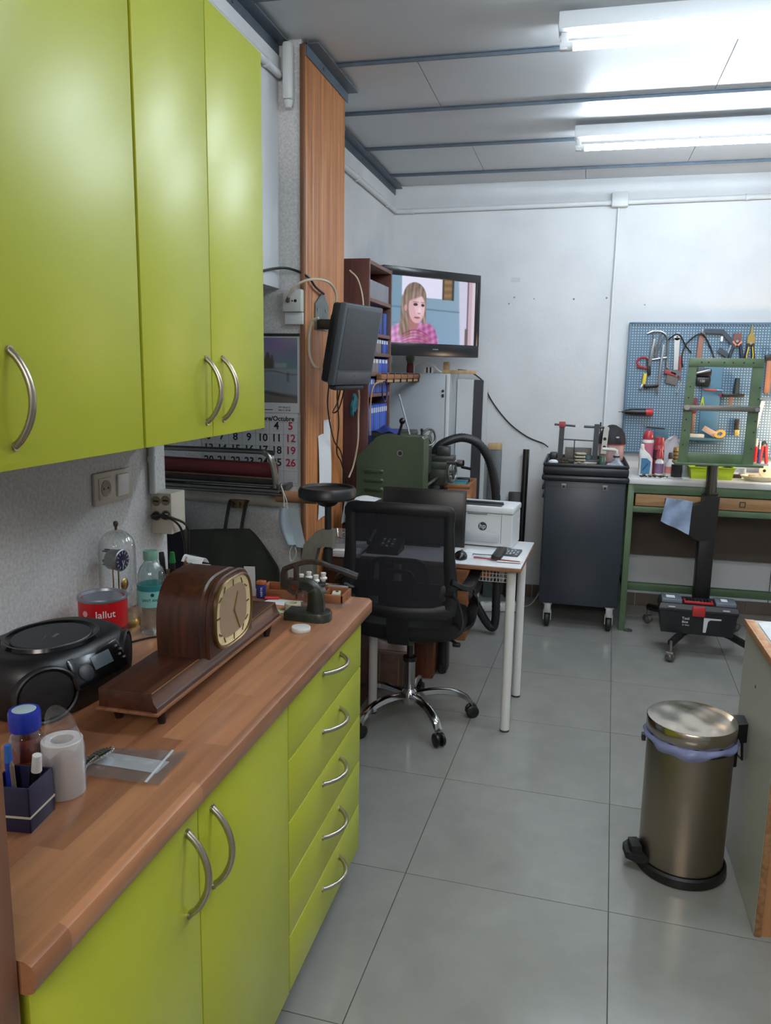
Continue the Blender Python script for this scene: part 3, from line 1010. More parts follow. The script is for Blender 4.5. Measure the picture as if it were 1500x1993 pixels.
pen('marker_pen', 'black marker lying low in the navy pen holder', 'marker', (0.002, 0.018, 0.005), (0.010, 0.022, 0.074), 0.006, blk, (0.008, 0.004, 0.002))

c = Vector((-0.792, 0.968, CT))
t = thing('liquid_bottle', 'clear bottle of red-brown liquid with a blue screw cap', 'bottle', c)
obj('liquid', MB().lathe([(0.0, 0.004), (0.0245, 0.004), (0.0245, 0.082), (0.020, 0.094), (0.0, 0.094)], c, 24), M('red_brown_liquid', (104, 44, 30), 0.1), t)
obj('bottle_wall', MB().lathe([(0.024, 0.001), (0.026, 0.003), (0.026, 0.085), (0.022, 0.098), (0.018, 0.104), (0.018, 0.11)], c, 28, cap1=False), glass, t, 60)
cp = obj('screw_cap', MB().lathe([(0.0225, 0.106), (0.0232, 0.108), (0.0235, 0.132), (0.022, 0.137), (0.0, 0.137)], c, 28), M('cap_blue', (24, 48, 158), 0.35), t)
obj('cap_disc', MB().lathe([(0.0, 0.1378), (0.0165, 0.1378), (0.0175, 0.1372), (0.0, 0.1365)], c, 24), M('cap_disc', (166, 182, 186), 0.4), cp)
obj('label', arcband(MB(), c, 0.0262, 0.0266, CT + 0.030, CT + 0.062, -1.5, 0.2, 12), M('label_brown', (122, 58, 40), 0.5), t)
mb = MB()
for k in range(3):
    arcband(mb, c, 0.0266, 0.0268, CT + 0.054 - k * 0.009, CT + 0.056 - k * 0.009, -1.2, -0.3, 8)
obj('lettering', mb, ink, t)

c = Vector((-0.742, 0.985, CT))
t = thing('paper_roll', 'white cardboard roll standing in a clear plastic bag', 'roll', c)
obj('roll', MB().lathe([(0.0165, 0.001), (0.0175, 0.0), (0.030, 0.0), (0.0305, 0.001), (0.0305, 0.087), (0.0295, 0.088), (0.0175, 0.088), (0.0165, 0.087)], c, 36, cap0=False, cap1=False).lathe([(0.0165, 0.001), (0.0165, 0.087)], c, 36, cap0=False, cap1=False), M('roll_white', (206, 200, 198), 0.6), t)
def bagf(u, v):
    a = 2 * PI * u
    lift = 0.035 * max(0, math.cos(a - 2.45)) ** 2 + 0.012 * max(0, math.cos(a - 0.2))
    r = 0.0325 + 0.002 * math.sin(5 * a) * v
    if v > 0.72:
        r *= 1 - (v - 0.72) * (1.2 - 1.0 * max(0, math.cos(a - 2.45)))
    return (c.x + r * math.cos(a), c.y + r * math.sin(a), CT + 0.001 + v * (0.096 + lift))
obj('bag', MB().grid(bagf, 40, 12), film, t, 70, False)

ZP = [(-0.741, 1.032), (-0.610, 1.036), (-0.618, 1.148), (-0.772, 1.120)]
def quadpt(P, u, v, z):
    a = Vector(P[0]).lerp(Vector(P[1]), u)
    b = Vector(P[3]).lerp(Vector(P[2]), u)
    p = a.lerp(b, v)
    return (p.x, p.y, z)
t = thing('zip_bag', 'clear zip bag holding a steel watch bracelet and a paper slip', 'bag', (-0.69, 1.09, CT))
obj('film', MB().sheet(lambda u, v: quadpt(ZP, u, v, CT + 0.004 + 0.008 * math.sin(PI * v) * (1 - u) + 0.001 * math.sin(17 * u + 9 * v)), 16, 12, 0.0003), film, t, 70)
obj('zip_strip', MB().box((-0.638, 1.089, CT + 0.0055), (0.004, 0.108, 0.002), 0.0006, (0, 0, 0.10)), clear('zip_edge', (240, 240, 245), 0.2, 0.2, 0.7, 0.5), t)
sl = tag(obj('paper_slip', MB().box((-0.692, 1.092, CT + 0.0015), (0.118, 0.040, 0.0008), 0, (0, 0, -0.02)), paper), 'white paper slip inside the zip bag on the worktop', 'paper slip')
wb_ = thing('watch_bracelet', 'folded steel watch bracelet at the end of the zip bag', 'watch', (-0.745, 1.06, CT))
pts = catmull([(-0.742, 1.020, CT + 0.006), (-0.752, 1.045, CT + 0.010), (-0.750, 1.075, CT + 0.014), (-0.738, 1.098, CT + 0.016), (-0.728, 1.088, CT + 0.022), (-0.735, 1.062, CT + 0.020)], 5)
for a, b_ in zip(pts[:-1], pts[1:]):
    d = (b_ - a)
    obj('bracelet_link', MB().box((a + b_) / 2, (d.length * 0.86, 0.013, 0.0035), 0.0008, d.to_track_quat('X', 'Z').to_matrix()), chrome, wb_)

# white cap, arbor press, tray, papers, battery
tag(obj('round_cap', MB().lathe([(0.0, 0.0), (0.0235, 0.0), (0.0245, 0.002), (0.0245, 0.009), (0.023, 0.011), (0.0, 0.011)], (-0.654, 1.818, CT), 36), M('cap_white', (206, 208, 206), 0.45)), 'flat round white cap lying in front of the small iron press', 'cap')

cast = M('cast_dark_green', (44, 48, 42), 0.38, 0.25, var=0.15, vs=30, bump=0.2, bs=160)
rust = M('rusty_iron', (56, 46, 38), 0.55, 0.3, var=0.25, vs=40, bump=0.35, bs=150)
t = thing('lever_press', 'small dark cast-iron lever press standing on the worktop corner', 'press', (-0.66, 1.915, CT))
FR = frame((-0.665, 1.915, CT), (0.995, 0.02, 0), (0, 0, 1))      # x towards the aisle, y up, z towards the camera
base = [(-0.062, -0.028), (0.03, -0.034), (0.048, -0.030), (0.058, -0.016), (0.06, 0.0), (0.058, 0.016), (0.048, 0.030), (0.03, 0.034), (-0.062, 0.028)]
mb = MB().rings([[FR @ Vector((x * s_, h, z * s_)) for x, z in base] for h, s_ in ((0.0, 1.0), (0.020, 1.0), (0.024, 0.95), (0.025, 0.8))])
obj('base', mb, cast, t)
col = [(0.016, 0.0, 0.024), (0.020, 0.0, 0.060), (0.016, 0.0, 0.085), (0.002, 0.0, 0.100), (-0.022, 0.0, 0.104)]
mb = MB()
rr = []
for k, (x, z, y) in enumerate(catmull([(0.018, 0, 0.022), (0.020, 0, 0.050), (0.015, 0, 0.080), (-0.002, 0, 0.094), (-0.030, 0, 0.094)], 5)):
    pass
P = catmull([(0.018, 0.022, 0), (0.019, 0.050, 0), (0.014, 0.078, 0), (-0.003, 0.093, 0), (-0.030, 0.095, 0)], 5)
for k, p in enumerate(P):
    tg = (P[min(k + 1, len(P) - 1)] - P[max(k - 1, 0)]).normalized()
    nn = Vector((-tg.y, tg.x, 0))
    w = 0.024 - 0.010 * k / len(P)
    rr.append([FR @ (p + nn * a * w + Vector((0, 0, b_ * 0.015))) for a, b_ in ((-1, -0.5), (-0.6, -1), (0.6, -1), (1, -0.5), (1, 0.5), (0.6, 1), (-0.6, 1), (-1, 0.5))])
obj('curved_column', MB().rings(rr), cast, t, 45)
obj('ram_housing', MB().prism([(-0.062, 0.082), (-0.058, 0.078), (-0.040, 0.066), (-0.026, 0.070), (-0.024, 0.104), (-0.060, 0.106)], -0.016, 0.016, FR), rust, t)
obj('copper_bolt', MB().cyl(FR @ Vector((-0.036, 0.088, 0.016)), FR @ Vector((-0.036, 0.088, 0.021)), 0.008, n=6), M('copper', (120, 72, 44), 0.4, 0.7), t)
obj('ram_pin', MB().cyl(FR @ Vector((-0.036, 0.070, 0)), FR @ Vector((-0.036, 0.052, 0)), 0.0025, n=8), rust, t)
obj('guide_post', MB().box(FR @ Vector((-0.036, 0.124, 0)), (0.013, 0.013, 0.05), 0.002), rust, t)
obj('pivot_link', MB().prism([(-0.078, 0.080), (-0.062, 0.078), (-0.062, 0.105), (-0.064, 0.135), (-0.072, 0.138), (-0.078, 0.12)], -0.008, 0.008, FR), rust, t)
lv = catmull([(-0.072, 0.130, 0), (-0.045, 0.142, 0), (-0.008, 0.155, 0), (0.030, 0.155, 0), (0.062, 0.146, 0)], 6)
rr = [[FR @ (p + Vector((0, a * (0.0075 - 0.002 * k / len(lv)), b_ * 0.0065))) for a, b_ in ((-1, -0.6), (-0.6, -1), (0.6, -1), (1, -0.6), (1, 0.6), (0.6, 1), (-0.6, 1), (-1, 0.6))] for k, p in enumerate(lv)]
lev = obj('lever', MB().rings(rr), rust, t, 45)
obj('lever_grip', MB().tube([FR @ Vector(p) for p in ((0.060, 0.1465, 0), (0.095, 0.137, 0), (0.128, 0.126, 0))], [0.0072, 0.0085, 0.0075], 12), M('grip_dark', (38, 40, 46), 0.4), lev)
obj('grip_end', MB().tube([FR @ Vector(p) for p in ((0.098, 0.136, 0), (0.130, 0.1255, 0))], 0.0089, 12), dgrey, lev)

traywood = wood('tray_wood', (112, 66, 38), (150, 94, 58), 0.5, (4.0, 50, 50))
t = thing('wooden_tray', 'shallow wooden tool tray on the far end of the worktop', 'tray', (-0.75, 2.107, CT))
TX0, TX1 = -0.875, -0.618
TY0, TY1 = 2.062, 2.092
obj('tray_bottom', MB().span((TX0, TY0, CT), (TX1, TY1 + 0.06, CT + 0.004)), traywood, t)
for lo, hi in (((TX0, TY0, CT + 0.004), (TX1, TY0 + 0.006, CT + 0.026)), ((TX0, TY1 + 0.054, CT + 0.004), (TX1, TY1 + 0.06, CT + 0.026)), ((TX0, TY0, CT + 0.004), (TX0 + 0.006, TY1 + 0.06, CT + 0.026)), ((TX1 - 0.006, TY0, CT + 0.004), (TX1, TY1 + 0.06, CT + 0.026))):
    obj('tray_side', MB().span(lo, hi, 0.001), traywood, t)
obj('divider', MB().span((-0.683, TY0 + 0.006, CT + 0.004), (-0.679, TY1 + 0.054, CT + 0.022)), traywood, t)
# knob fixture
c = Vector((-0.722, 2.112, CT + 0.0045))
t = thing('bench_fixture', 'black and steel bench fixture with four white knobs in the wooden tray', 'tool', c)
obj('steel_block', MB().box(c + Vector((0.012, -0.03, 0.018)), (0.07, 0.022, 0.030), 0.006, (0, 0, 0.35)), steel, t)
obj('black_plate', MB().box(c + Vector((-0.004, 0.0, 0.036)), (0.078, 0.048, 0.012), 0.003, (0, 0, 0.2)), blk, t)
obj('black_foot', MB().box(c + Vector((-0.014, 0.006, 0.015)), (0.055, 0.035, 0.03), 0.003, (0, 0, 0.2)), dgrey, t)
for x, y in ((-0.030, -0.018), (-0.018, 0.014), (0.014, -0.016), (0.026, 0.016)):
    obj('white_knob', MB().lathe([(0.006, 0.042), (0.006, 0.046), (0.0105, 0.048), (0.011, 0.052), (0.007, 0.055), (0.0065, 0.060), (0.008, 0.063), (0.0075, 0.067), (0.0, 0.068)], c + Vector((x, y, 0)), 18), white, t)
for k in range(3):
    obj('steel_screw', MB().cyl(c + Vector((-0.035 + k * 0.013, -0.022, 0.026)), c + Vector((-0.028 + k * 0.013, -0.046, 0.012)), 0.0018, n=8), chrome, t)
c = Vector((-0.652, 2.092, CT + 0.004))
t = thing('gauge_block', 'small cream block with a black button in the tray corner', 'block', c + Vector((0, 0.022, 0)))
obj('block', MB().box(c + Vector((0.0, 0.022, 0.010)), (0.024, 0.034, 0.014), 0.002, (0, 0, 0.2)).box(c + Vector((0, 0.022, 0.0015)), (0.02, 0.03, 0.003)), cream, t)
obj('button', MB().cyl(c + Vector((0.001, 0.026, 0.017)), c + Vector((0.001, 0.026, 0.019)), 0.004, n=12), ink, t)
for k in range(4):
    tag(obj('spring_ring', MB().tube([c + Vector((-0.016 + 0.011 * k + 0.0048 * math.cos(a), -0.016 + (k % 2) * 0.006 + 0.0048 * math.sin(a), 0.002)) for a in [i * PI / 6 for i in range(12)]], 0.0018, 6, True), ink), 'tiny black ring lying in front of the cream block in the tray', 'ring', 'black rings in the wooden tray')
# second zip bag and papers
t = tag(obj('zip_bag', MB().sheet(lambda u, v: (-0.745 + 0.135 * u + 0.015 * v, 2.018 + 0.055 * v, CT + 0.002 + 0.0015 * math.sin(9 * u + 5 * v) + 0.0012), 14, 6, 0.0004), film, None, 70), 'empty clear zip bag lying flat between the press and wooden tray', 'bag')
t = tag(obj('paper_note', MB().sheet(lambda u, v: (-0.845 + 0.10 * u + 0.015 * v, 2.010 + 0.062 * v, CT + 0.0012 + 0.0005 * math.sin(7 * u)), 8, 4, 0.0006), paper), 'creased white note on the worktop behind the mantel clock end', 'paper')
st = []
for k in range(16):
    a = 2 * PI * k / 16
    r = (0.026 if k % 2 == 0 else 0.013) * (1 + 0.2 * math.sin(3 * k))
    st.append((-0.770 + r * math.cos(a), 1.945 + r * math.sin(a)))
tag(obj('star_sticker', MB().prism(st, CT + 0.0002, CT + 0.0012), M('pale_green_card', (176, 206, 160), 0.7)), 'pale green star-shaped card sticking out beside the mantel clock', 'card')
tag(obj('tape_roll', MB().lathe([(0.011, 0.001), (0.0115, 0.0), (0.022, 0.0), (0.0225, 0.001), (0.0225, 0.017), (0.022, 0.018), (0.0115, 0.018), (0.011, 0.017), (0.011, 0.001)], (-0.738, 1.985, CT), 32, cap0=False, cap1=False), M('masking_tape', (172, 166, 142), 0.7)), 'roll of cream masking tape behind the iron press', 'tape')
c = Vector((-0.862, 2.062, CT))
t = thing('battery_pack', 'blue battery pack with a copper top standing by the tray', 'battery', c)
obj('battery_body', MB().box(c + Vector((0, 0, 0.020)), (0.026, 0.018, 0.040), 0.003), M('battery_blue', (24, 36, 110), 0.35), t)
obj('battery_top', MB().box(c + Vector((0, 0, 0.046)), (0.026, 0.018, 0.012), 0.003), M('battery_copper', (164, 92, 52), 0.35), t)
obj('lettering', write(MB(), 'VARTA', frame(c + Vector((0.004, -0.0092, 0.020)), (0, 0, 1), (-1, 0, 0)), 0.009), paper, t)
stick('red_clip', 'small red plastic stick beside the blue battery pack', 'stick', (-0.845, 2.046, CT + 0.006), (-0.806, 2.058, CT + 0.006), 0.005, red)
tag(obj('card_sheet', MB().box((-0.90, 2.068, CT + 0.045), (0.032, 0.0015, 0.09), 0, (0.08, 0, 0.2)), M('pale_card', (178, 182, 186), 0.7)), 'pale upright card leaning behind the mantel clock', 'card')
# radio mains lead along the back of the worktop
tag(obj('power_cable', MB().tube([(-1.10, 1.50, CT + 0.003), (-1.03, 1.58, CT + 0.003), (-0.985, 1.655, CT + 0.003), (-0.93, 1.70, CT + 0.003), (-0.88, 1.78, CT + 0.003), (-1.0, 1.9, CT + 0.003)], 0.0025, 8, smooth=5), blk), 'thin black mains cable running along the back of the worktop', 'cable')

# ------------------------------------------------------------------ sockets and leads on the left wall
ivory = M('ivory_plastic', (190, 184, 170), 0.45)
t = thing('socket_plate', 'flush double wall plate with a round socket and rocker switch under the cupboards', 'socket', (XL, 1.81, 1.21))
obj('plate', MB().span((XL, 1.722, 1.170), (XL + 0.010, 1.893, 1.252), 0.004), ivory, t)
f = frame((XL + 0.010, 1.765, 1.211), (0, 1, 0), (0, 0, 1))
obj('socket_insert', MB().box((0, 0, 0.001), (0.055, 0.055, 0.004), 0.002).rot(f), ivory, t)
obj('round_well', MB().lathe([(0.0, 0.0032), (0.017, 0.0032), (0.019, 0.0045), (0.021, 0.0045), (0.021, 0.002)], n=28, mat=f), M('ivory_shadow', (148, 142, 130), 0.5), t)
for dy in (-0.0095, 0.0095):
    obj('pin_hole', MB().cyl(f @ Vector((dy, 0, 0.003)), f @ Vector((dy, 0, 0.0042)), 0.0024, n=10), ink, t)
obj('rocker', MB().box((0.0, 0, 0), (0.052, 0.058, 0.007), 0.003, (0.03, 0, 0)).rot(frame((XL + 0.0125, 1.843, 1.211), (0, 1, 0), (0, 0, 1))), white, t)

t = thing('conduit', 'short white conduit running down to the surface socket box', 'conduit', (XL + 0.02, 1.995, 1.17))
obj('pipe', MB().cyl((XL + 0.012, 1.995, 1.165), (XL + 0.012, 1.995, 1.356), 0.0105, n=14), pvc, t)
obj('clip', MB().cyl((XL + 0.012, 1.995, 1.255), (XL + 0.012, 1.995, 1.272), 0.0135, n=14), pvc, t)

# surface box with four sockets facing the camera
t = thing('socket_box', 'ivory surface box of four round sockets on the wall end', 'socket', (-1.14, 2.04, 1.045))
sb0, sb1 = (XL, 2.0, 1.048), (XL + 0.064, 2.082, 1.166)
obj('box_body', MB().span(sb0, sb1, 0.003), ivory, t)
well_m = M('socket_well', (128, 118, 94), 0.5)
spots = [(-1.153, 1.142), (-1.123, 1.145), (-1.153, 1.100), (-1.123, 1.103)]
for k, (x, z) in enumerate(spots):
    fr = frame((x, 2.0, z), (1, 0, 0), (0, 0, 1))
    obj('round_socket', MB().lathe([(0.0, 0.0006), (0.0122, 0.0006), (0.0130, 0.0014), (0.0142, 0.0014), (0.0142, -0.001)], n=24, mat=fr), well_m, t)
    if k < 2:
        obj('earth_bar', MB().box((x, 1.9985, z), (0.016, 0.0016, 0.0045)), ink, t)
for k, (x, z) in enumerate(spots[2:]):
    q = thing('power_plug', ['black mains plug in the lower socket nearest the wall', 'black mains plug in the lower socket on the open side'][k], 'plug', (x, 1.985, z))
    obj('plug_body', MB().lathe([(0.011, 0.001), (0.0115, 0.006), (0.0095, 0.014), (0.0055, 0.020), (0.0, 0.021)], n=18, mat=frame((x, 1.9995, z), (1, 0, 0), (0, 0, 1))), blk, q)
    b0 = Vector((x, 1.980, z))
    pts = [b0, b0 + Vector((0.012, -0.012, 0.006)), b0 + Vector((0.040 - 0.01 * k, 0.0, 0.004 - 0.006 * k)), b0 + Vector((0.060 - 0.008 * k, 0.045, -0.035)), b0 + Vector((0.050 - 0.02 * k, 0.09, -0.12)), b0 + Vector((0.03 - 0.03 * k, 0.12, -0.225))]
    obj('lead', MB().tube(pts, 0.0035, 8, smooth=6), blk, q)

# ------------------------------------------------------------------ calendar wall
YW = 3.017
t = thing('wall_calendar', 'big wall calendar showing October beside the wooden pillar', 'calendar', (-1.30, YW - 0.004, 1.05))
cal_paper = M('calendar_paper', (186, 188, 190), 0.8)
obj('month_sheet', MB().span((-1.515, YW - 0.004, 1.052), (-1.094, YW - 0.001, 1.348)), cal_paper, t)
obj('picture_card', MB().span((-1.515, YW - 0.0075, 1.345), (-1.086, YW - 0.004, 1.650)), cal_paper, t)
obj('top_binding', MB().span((-1.515, YW - 0.010, 1.645), (-1.086, YW - 0.003, 1.656), 0.001), ink, t)
def painting(U, V):
    """muted river view with a bridge and a spired church under a cloudy sky"""
    h = np.stack([92 - 20 * V + 10 * np.sin(9 * U + 6 * V), 98 - 16 * V + 8 * np.sin(7 * U - 9 * V), 116 - 22 * V + 6 * np.sin(11 * U + 3 * V)], -1)
    def over(mask, c, a=1.0):
        k = (mask * a)[..., None]
        h[:] = h * (1 - k) + np.array(c) * k
    sm = lambda x, w=0.02: np.clip(0.5 - x / w, 0, 1)
    over(sm(0.47 - V, 0.03) * sm(V - 0.56, 0.04), (104, 106, 106), 0.9)          # far bank
    for cx, hw, top in ((0.70, 0.035, 0.22), (0.655, 0.02, 0.27), (0.745, 0.022, 0.26), (0.70, 0.06, 0.38)):
        over(sm(np.abs(U - cx) - hw * np.clip((V - top) * 6 + 0.25, 0.1, 1), 0.012) * sm(top - V, 0.02) * sm(V - 0.47, 0.02), (62, 56, 48), 0.9)
    over(sm(np.abs(U - 0.83) - 0.06, 0.03) * sm(np.abs(V - 0.42) - 0.035, 0.03), (120, 118, 122), 0.8)
    over(sm(0.52 - V, 0.02), (100, 106, 112), 0.8)                                # water
    arch_ = np.abs(V - (0.56 - 0.05 * np.sin(PI * np.clip((U - 0.55) / 0.35, 0, 1)))) - 0.012
    over(sm(arch_, 0.012) * sm(0.52 - U, 0.02), (70, 72, 78), 0.8)
    over(sm(np.abs(U - 0.905) - 0.012, 0.02) * sm(np.abs(V - 0.60) - 0.07, 0.03), (60, 58, 64), 0.7)
    over(sm((0.78 + 0.20 * (U - 0.5)) - V, 0.04), (70, 66, 60), 0.85)             # near bank
    over(sm(np.abs(V - (0.80 + 0.3 * (U - 0.55))) - 0.02, 0.03), (44, 42, 42), 0.8)
    over(sm(0.90 - V, 0.05) * sm(0.75 - U, 0.3), (82, 76, 66), 0.6)
    return h
picture('printed_picture', lambda U, V: painting(U, V) * 1.22, frame((-1.3045, YW - 0.0082, 1.512), (1, 0, 0), (0, 0, 1)), 0.42, 0.255, 120, 84, painted('calendar_print', 0.6), t)
cw = 0.0600
fx = lambda x, z, yo=0.0045: frame((x, YW - yo, z), (1, 0, 0), (0, 0, 1))
mbk, mbr = MB(), MB()
write(mbk, '*Octubre/Octubre', fx(-1.205, 1.320), 0.0265)
days = [(d, (d + 1) % 7, (d + 1) // 7) for d in range(1, 32)]     # the first falls on a Wednesday; Monday first
for d, c_, r_ in days:
    x, z = -1.486 + c_ * cw, 1.291 - r_ * 0.0495
    if z < 1.08:
        continue
    write(mbr if c_ == 6 else mbk, '*%d' % d, fx(x, z), 0.043)
obj('black_lettering', mbk, M('print_black', (28, 28, 30), 0.7), t)
obj('red_lettering', mbr, M('print_red', (158, 30, 62), 0.7), t)
mb = MB()
for k in range(8):
    mb.box((-1.516 + k * cw + 0.0, YW - 0.0042, 1.195), (0.0009, 0.0006, 0.27))
for k in range(6):
    mb.box((-1.305, YW - 0.0042, 1.307 - k * 0.0495), (0.42, 0.0006, 0.0009))
    for c_ in range(7):
        mb.box((-1.486 + c_ * cw, YW - 0.0042, 1.2715 - k * 0.0495), (0.034, 0.0006, 0.0008))
obj('grid_lines', mb, M('print_grey', (120, 120, 128), 0.7), t)
mb = MB()
write(mb, '977 78 60 52', fx(-1.150, 1.366, 0.008), 0.0095)
write(mb, '606 31 24 08', fx(-1.150, 1.355, 0.008), 0.0095)
mb.box((-1.30, YW - 0.0078, 1.356), (0.20, 0.0006, 0.003))
obj('small_lettering', mb, M('print_black'), t)

# surface socket above the calendar with its leads
t = thing('wall_socket', 'square white surface socket on the calendar wall beside the pillar', 'socket', (-1.10, 2.995, 1.735))
obj('box_body', MB().span((-1.142, 2.975, 1.737), (-1.066, YW, 1.822), 0.004), M('socket_white', (192, 194, 190), 0.45), t)
for x, r in ((-1.120, 0.008), (-1.103, 0.003), (-1.090, 0.006)):
    obj('jack', MB().cyl((x, 2.9755, 1.778), (x, 2.9735, 1.778), r, n=16), ink, t)
obj('trunking', MB().span((-1.140, 2.992, 1.690), (-1.066, YW - 0.0005, 1.736), 0.002), pvc, t)
q = thing('aerial_lead', 'white aerial lead arching from the wall socket to the small monitor', 'cable', (-1.12, 2.96, 1.775))
obj('plug', MB().cyl((-1.120, 2.973, 1.778), (-1.106, 2.945, 1.790), 0.009, 0.006, 12), M('plug_grey', (120, 116, 108), 0.5), q)
obj('lead', MB().tube([(-1.106, 2.945, 1.790), (-1.075, 2.93, 1.828), (-1.02, 2.96, 1.855), (-0.985, 3.06, 1.856), (-0.975, 3.13, 1.82), (-0.982, 3.15, 1.765)], 0.005, 8, smooth=7), M('lead_cream', (196, 182, 158), 0.5), q)
tag(obj('black_cable', MB().tube([(-1.155, 2.80, 1.868), (-1.155, 2.93, 1.893), (-1.12, 2.99, 1.900), (-1.058, 3.02, 1.875), (-1.050, 3.10, 1.842), (-1.048, 3.2, 1.825)], 0.005, 8, smooth=6), blk), 'black cable stapled across the lintel towards the monitor bracket', 'cable')
tag(obj('loop_cable', MB().tube([(-1.004, 3.0, 1.715), (-1.035, 3.01, 1.70), (-1.052, 3.025, 1.64), (-1.050, 3.03, 1.57), (-1.03, 3.03, 1.53), (-1.005, 3.02, 1.522)], 0.0055, 8, smooth=7), M('lead_cream')), 'cream cable looping behind the small monitor', 'cable')

# small monitor tilted on a bracket of the pillar
t = thing('small_monitor', 'small dark grey monitor hanging tilted from the wooden pillar', 'monitor', (0, 0, 0))
obj('front_frame', MB().box((0, -0.018, 0), (0.290, 0.030, 0.315), 0.008), M('monitor_grey', (76, 80, 86), 0.4), t)
obj('screen', MB().box((0, -0.0335, 0.022), (0.258, 0.003, 0.235), 0.001), M('screen_dim', (60, 62, 66), 0.55), t)
obj('chin', MB().box((0, -0.0335, -0.128), (0.255, 0.004, 0.050), 0.006).cyl((0.0, -0.0358, -0.118), (0.0, -0.037, -0.118), 0.004, n=10), M('monitor_chin', (66, 70, 76), 0.4), t)
obj('back_shell', MB().box((0, 0.014, 0.0), (0.282, 0.036, 0.305), 0.012).box((0, 0.040, 0.0), (0.22, 0.03, 0.22), 0.012), blk, t)
obj('speaker_bar', MB().box((0, -0.010, -0.168), (0.22, 0.035, 0.022), 0.008), dgrey, t)
t.location = (-0.894, 3.09, 1.618)
t.rotation_euler = (math.radians(11), 0, math.radians(75))
t = thing('monitor_bracket', 'bare grey metal bracket screwed to the pillar planks', 'bracket', (-1.06, 3.2, 1.68))
obj('back_plate', MB().prism([(0.0, 0.0), (0.17, 0.0), (0.17, 0.10), (0.10, 0.155), (0.0, 0.10)], 0, 0.006, frame((-1.0625, 3.12, 1.68), (0, 1, 0), (0, 0, 1))), M('zinc_plate', (104, 112, 110), 0.5, 0.5, var=0.1, vs=30), t)
obj('arm', MB().box((-1.01, 3.16, 1.70), (0.10, 0.04, 0.04), 0.004), iron, t)
for y, z in ((3.15, 1.76), (3.25, 1.76), (3.2, 1.72)):
    obj('screw', MB().cyl((-1.0565, y, z), (-1.054, y, z), 0.006, n=8), steel, t)
for k, pts in enumerate([
    [(-0.98, 3.06, 1.47), (-1.01, 3.14, 1.36), (-1.035, 3.30, 1.22), (-1.04, 3.44, 1.14), (-1.045, 3.50, 1.0), (-1.045, 3.51, 0.80)],
    [(-0.96, 3.12, 1.46), (-1.0, 3.24, 1.40), (-1.03, 3.36, 1.28), (-1.045, 3.38, 1.16), (-1.04, 3.44, 1.10), (-1.045, 3.53, 0.98), (-1.045, 3.53, 0.8)],
    [(-0.94, 3.16, 1.46), (-0.98, 3.20, 1.36), (-1.02, 3.24, 1.34), (-1.03, 3.34, 1.38), (-1.0, 3.3, 1.46)]]):
    tag(obj('black_cable', MB().tube(pts, 0.0032, 6, smooth=7), blk), ['black cable drooping furthest down the pillar from the small monitor', 'second black cable hanging in a kink down the pillar edge', 'short black cable loop under the small monitor'][k], 'cable')
tag(obj('white_cable', MB().tube([(-0.90, 3.20, 1.46), (-0.955, 3.42, 1.40), (-0.985, 3.52, 1.31), (-0.995, 3.55, 1.19), (-1.02, 3.57, 1.08), (-1.04, 3.56, 1.02)], 0.004, 8, smooth=7), M('lead_cream')), 'pale cable hanging from the small monitor in front of the bookcase', 'cable')
tag(obj('white_cable', MB().tube([(-1.04, 3.545, 1.96), (-1.0, 3.540, 1.92), (-0.975, 3.535, 1.84), (-0.968, 3.53, 1.74)], 0.0035, 8, smooth=7), M('lead_cream')), 'thin pale cable curving out from the pillar top of the bookcase', 'cable')
# notes pinned to the pillar
t = tag(obj('receipt_strip', MB().sheet(lambda u, v: (-1.0615 + 0.006 * math.sin(PI * v) + 0.002, 3.165 + 0.165 * u, 1.243 - 0.36 * v + 0.006 * math.sin(4 * u)), 4, 8, 0.0012, (1, 0, 0)), paper), 'long white printed slip pinned to the pillar planks', 'paper')
tag(obj('receipt_strip', MB().sheet(lambda u, v: (-1.0600 + 0.001, 3.235 + 0.095 * u, 1.305 - 0.075 * v), 3, 3, 0.0012, (1, 0, 0)), paper), 'short white slip above the long slip on the pillar', 'paper')

# paper dispenser on the calendar wall
t = thing('roll_dispenser', 'chrome tube roll dispenser in front of the calendar', 'dispenser', (-1.33, 2.9, 1.02))
TB = M('dull_chrome', (136, 134, 128), 0.25, 1.0)
obj('top_tube', MB().tube([(-1.62, 2.80, 1.208), (-1.20, 2.80, 1.208), (-1.15, 2.80, 1.202), (-1.128, 2.80, 1.18), (-1.115, 2.80, 1.13), (-1.108, 2.80, 1.07)], 0.010, 10, smooth=5), TB, t)
obj('second_tube', MB().tube([(-1.62, 2.84, 1.205), (-1.17, 2.84, 1.204), (-1.14, 2.84, 1.19), (-1.125, 2.84, 1.14), (-1.118, 2.84, 1.07)], 0.007, 10, smooth=5), TB, t)
for y, z, r in ((2.80, 1.085, 0.006), (2.80, 1.066, 0.009), (2.84, 1.048, 0.010)):
    obj('lower_bar', MB().cyl((-1.62, y, z), (-1.095, y, z - 0.006), r, n=10), TB, t)
obj('cutter_edge', MB().span((-1.62, 2.815, 1.072), (-1.125, 2.822, 1.10), 0.001), iron, t)
obj('wall_arm', MB().span((-1.135, 2.84, 1.045), (-1.118, YW - 0.0005, 1.066), 0.002).span((-1.60, 2.84, 1.045), (-1.58, YW - 0.0005, 1.066), 0.002), TB, t)
obj('hook_wire', MB().tube([(-1.13, 2.80, 1.07), (-1.085, 2.79, 1.072), (-1.080, 2.785, 1.082)], 0.003, 8).ball((-1.080, 2.785, 1.086), 0.006, 10, 6), TB, t)
tag(obj('paper_roll', MB().cyl((-1.62, 2.845, 1.140), (-1.125, 2.845, 1.132), 0.030, n=24), M('dark_red_paper', (92, 30, 34), 0.55, var=0.1, vs=8)), 'dark red wrapping paper roll held in the chrome dispenser', 'paper roll')
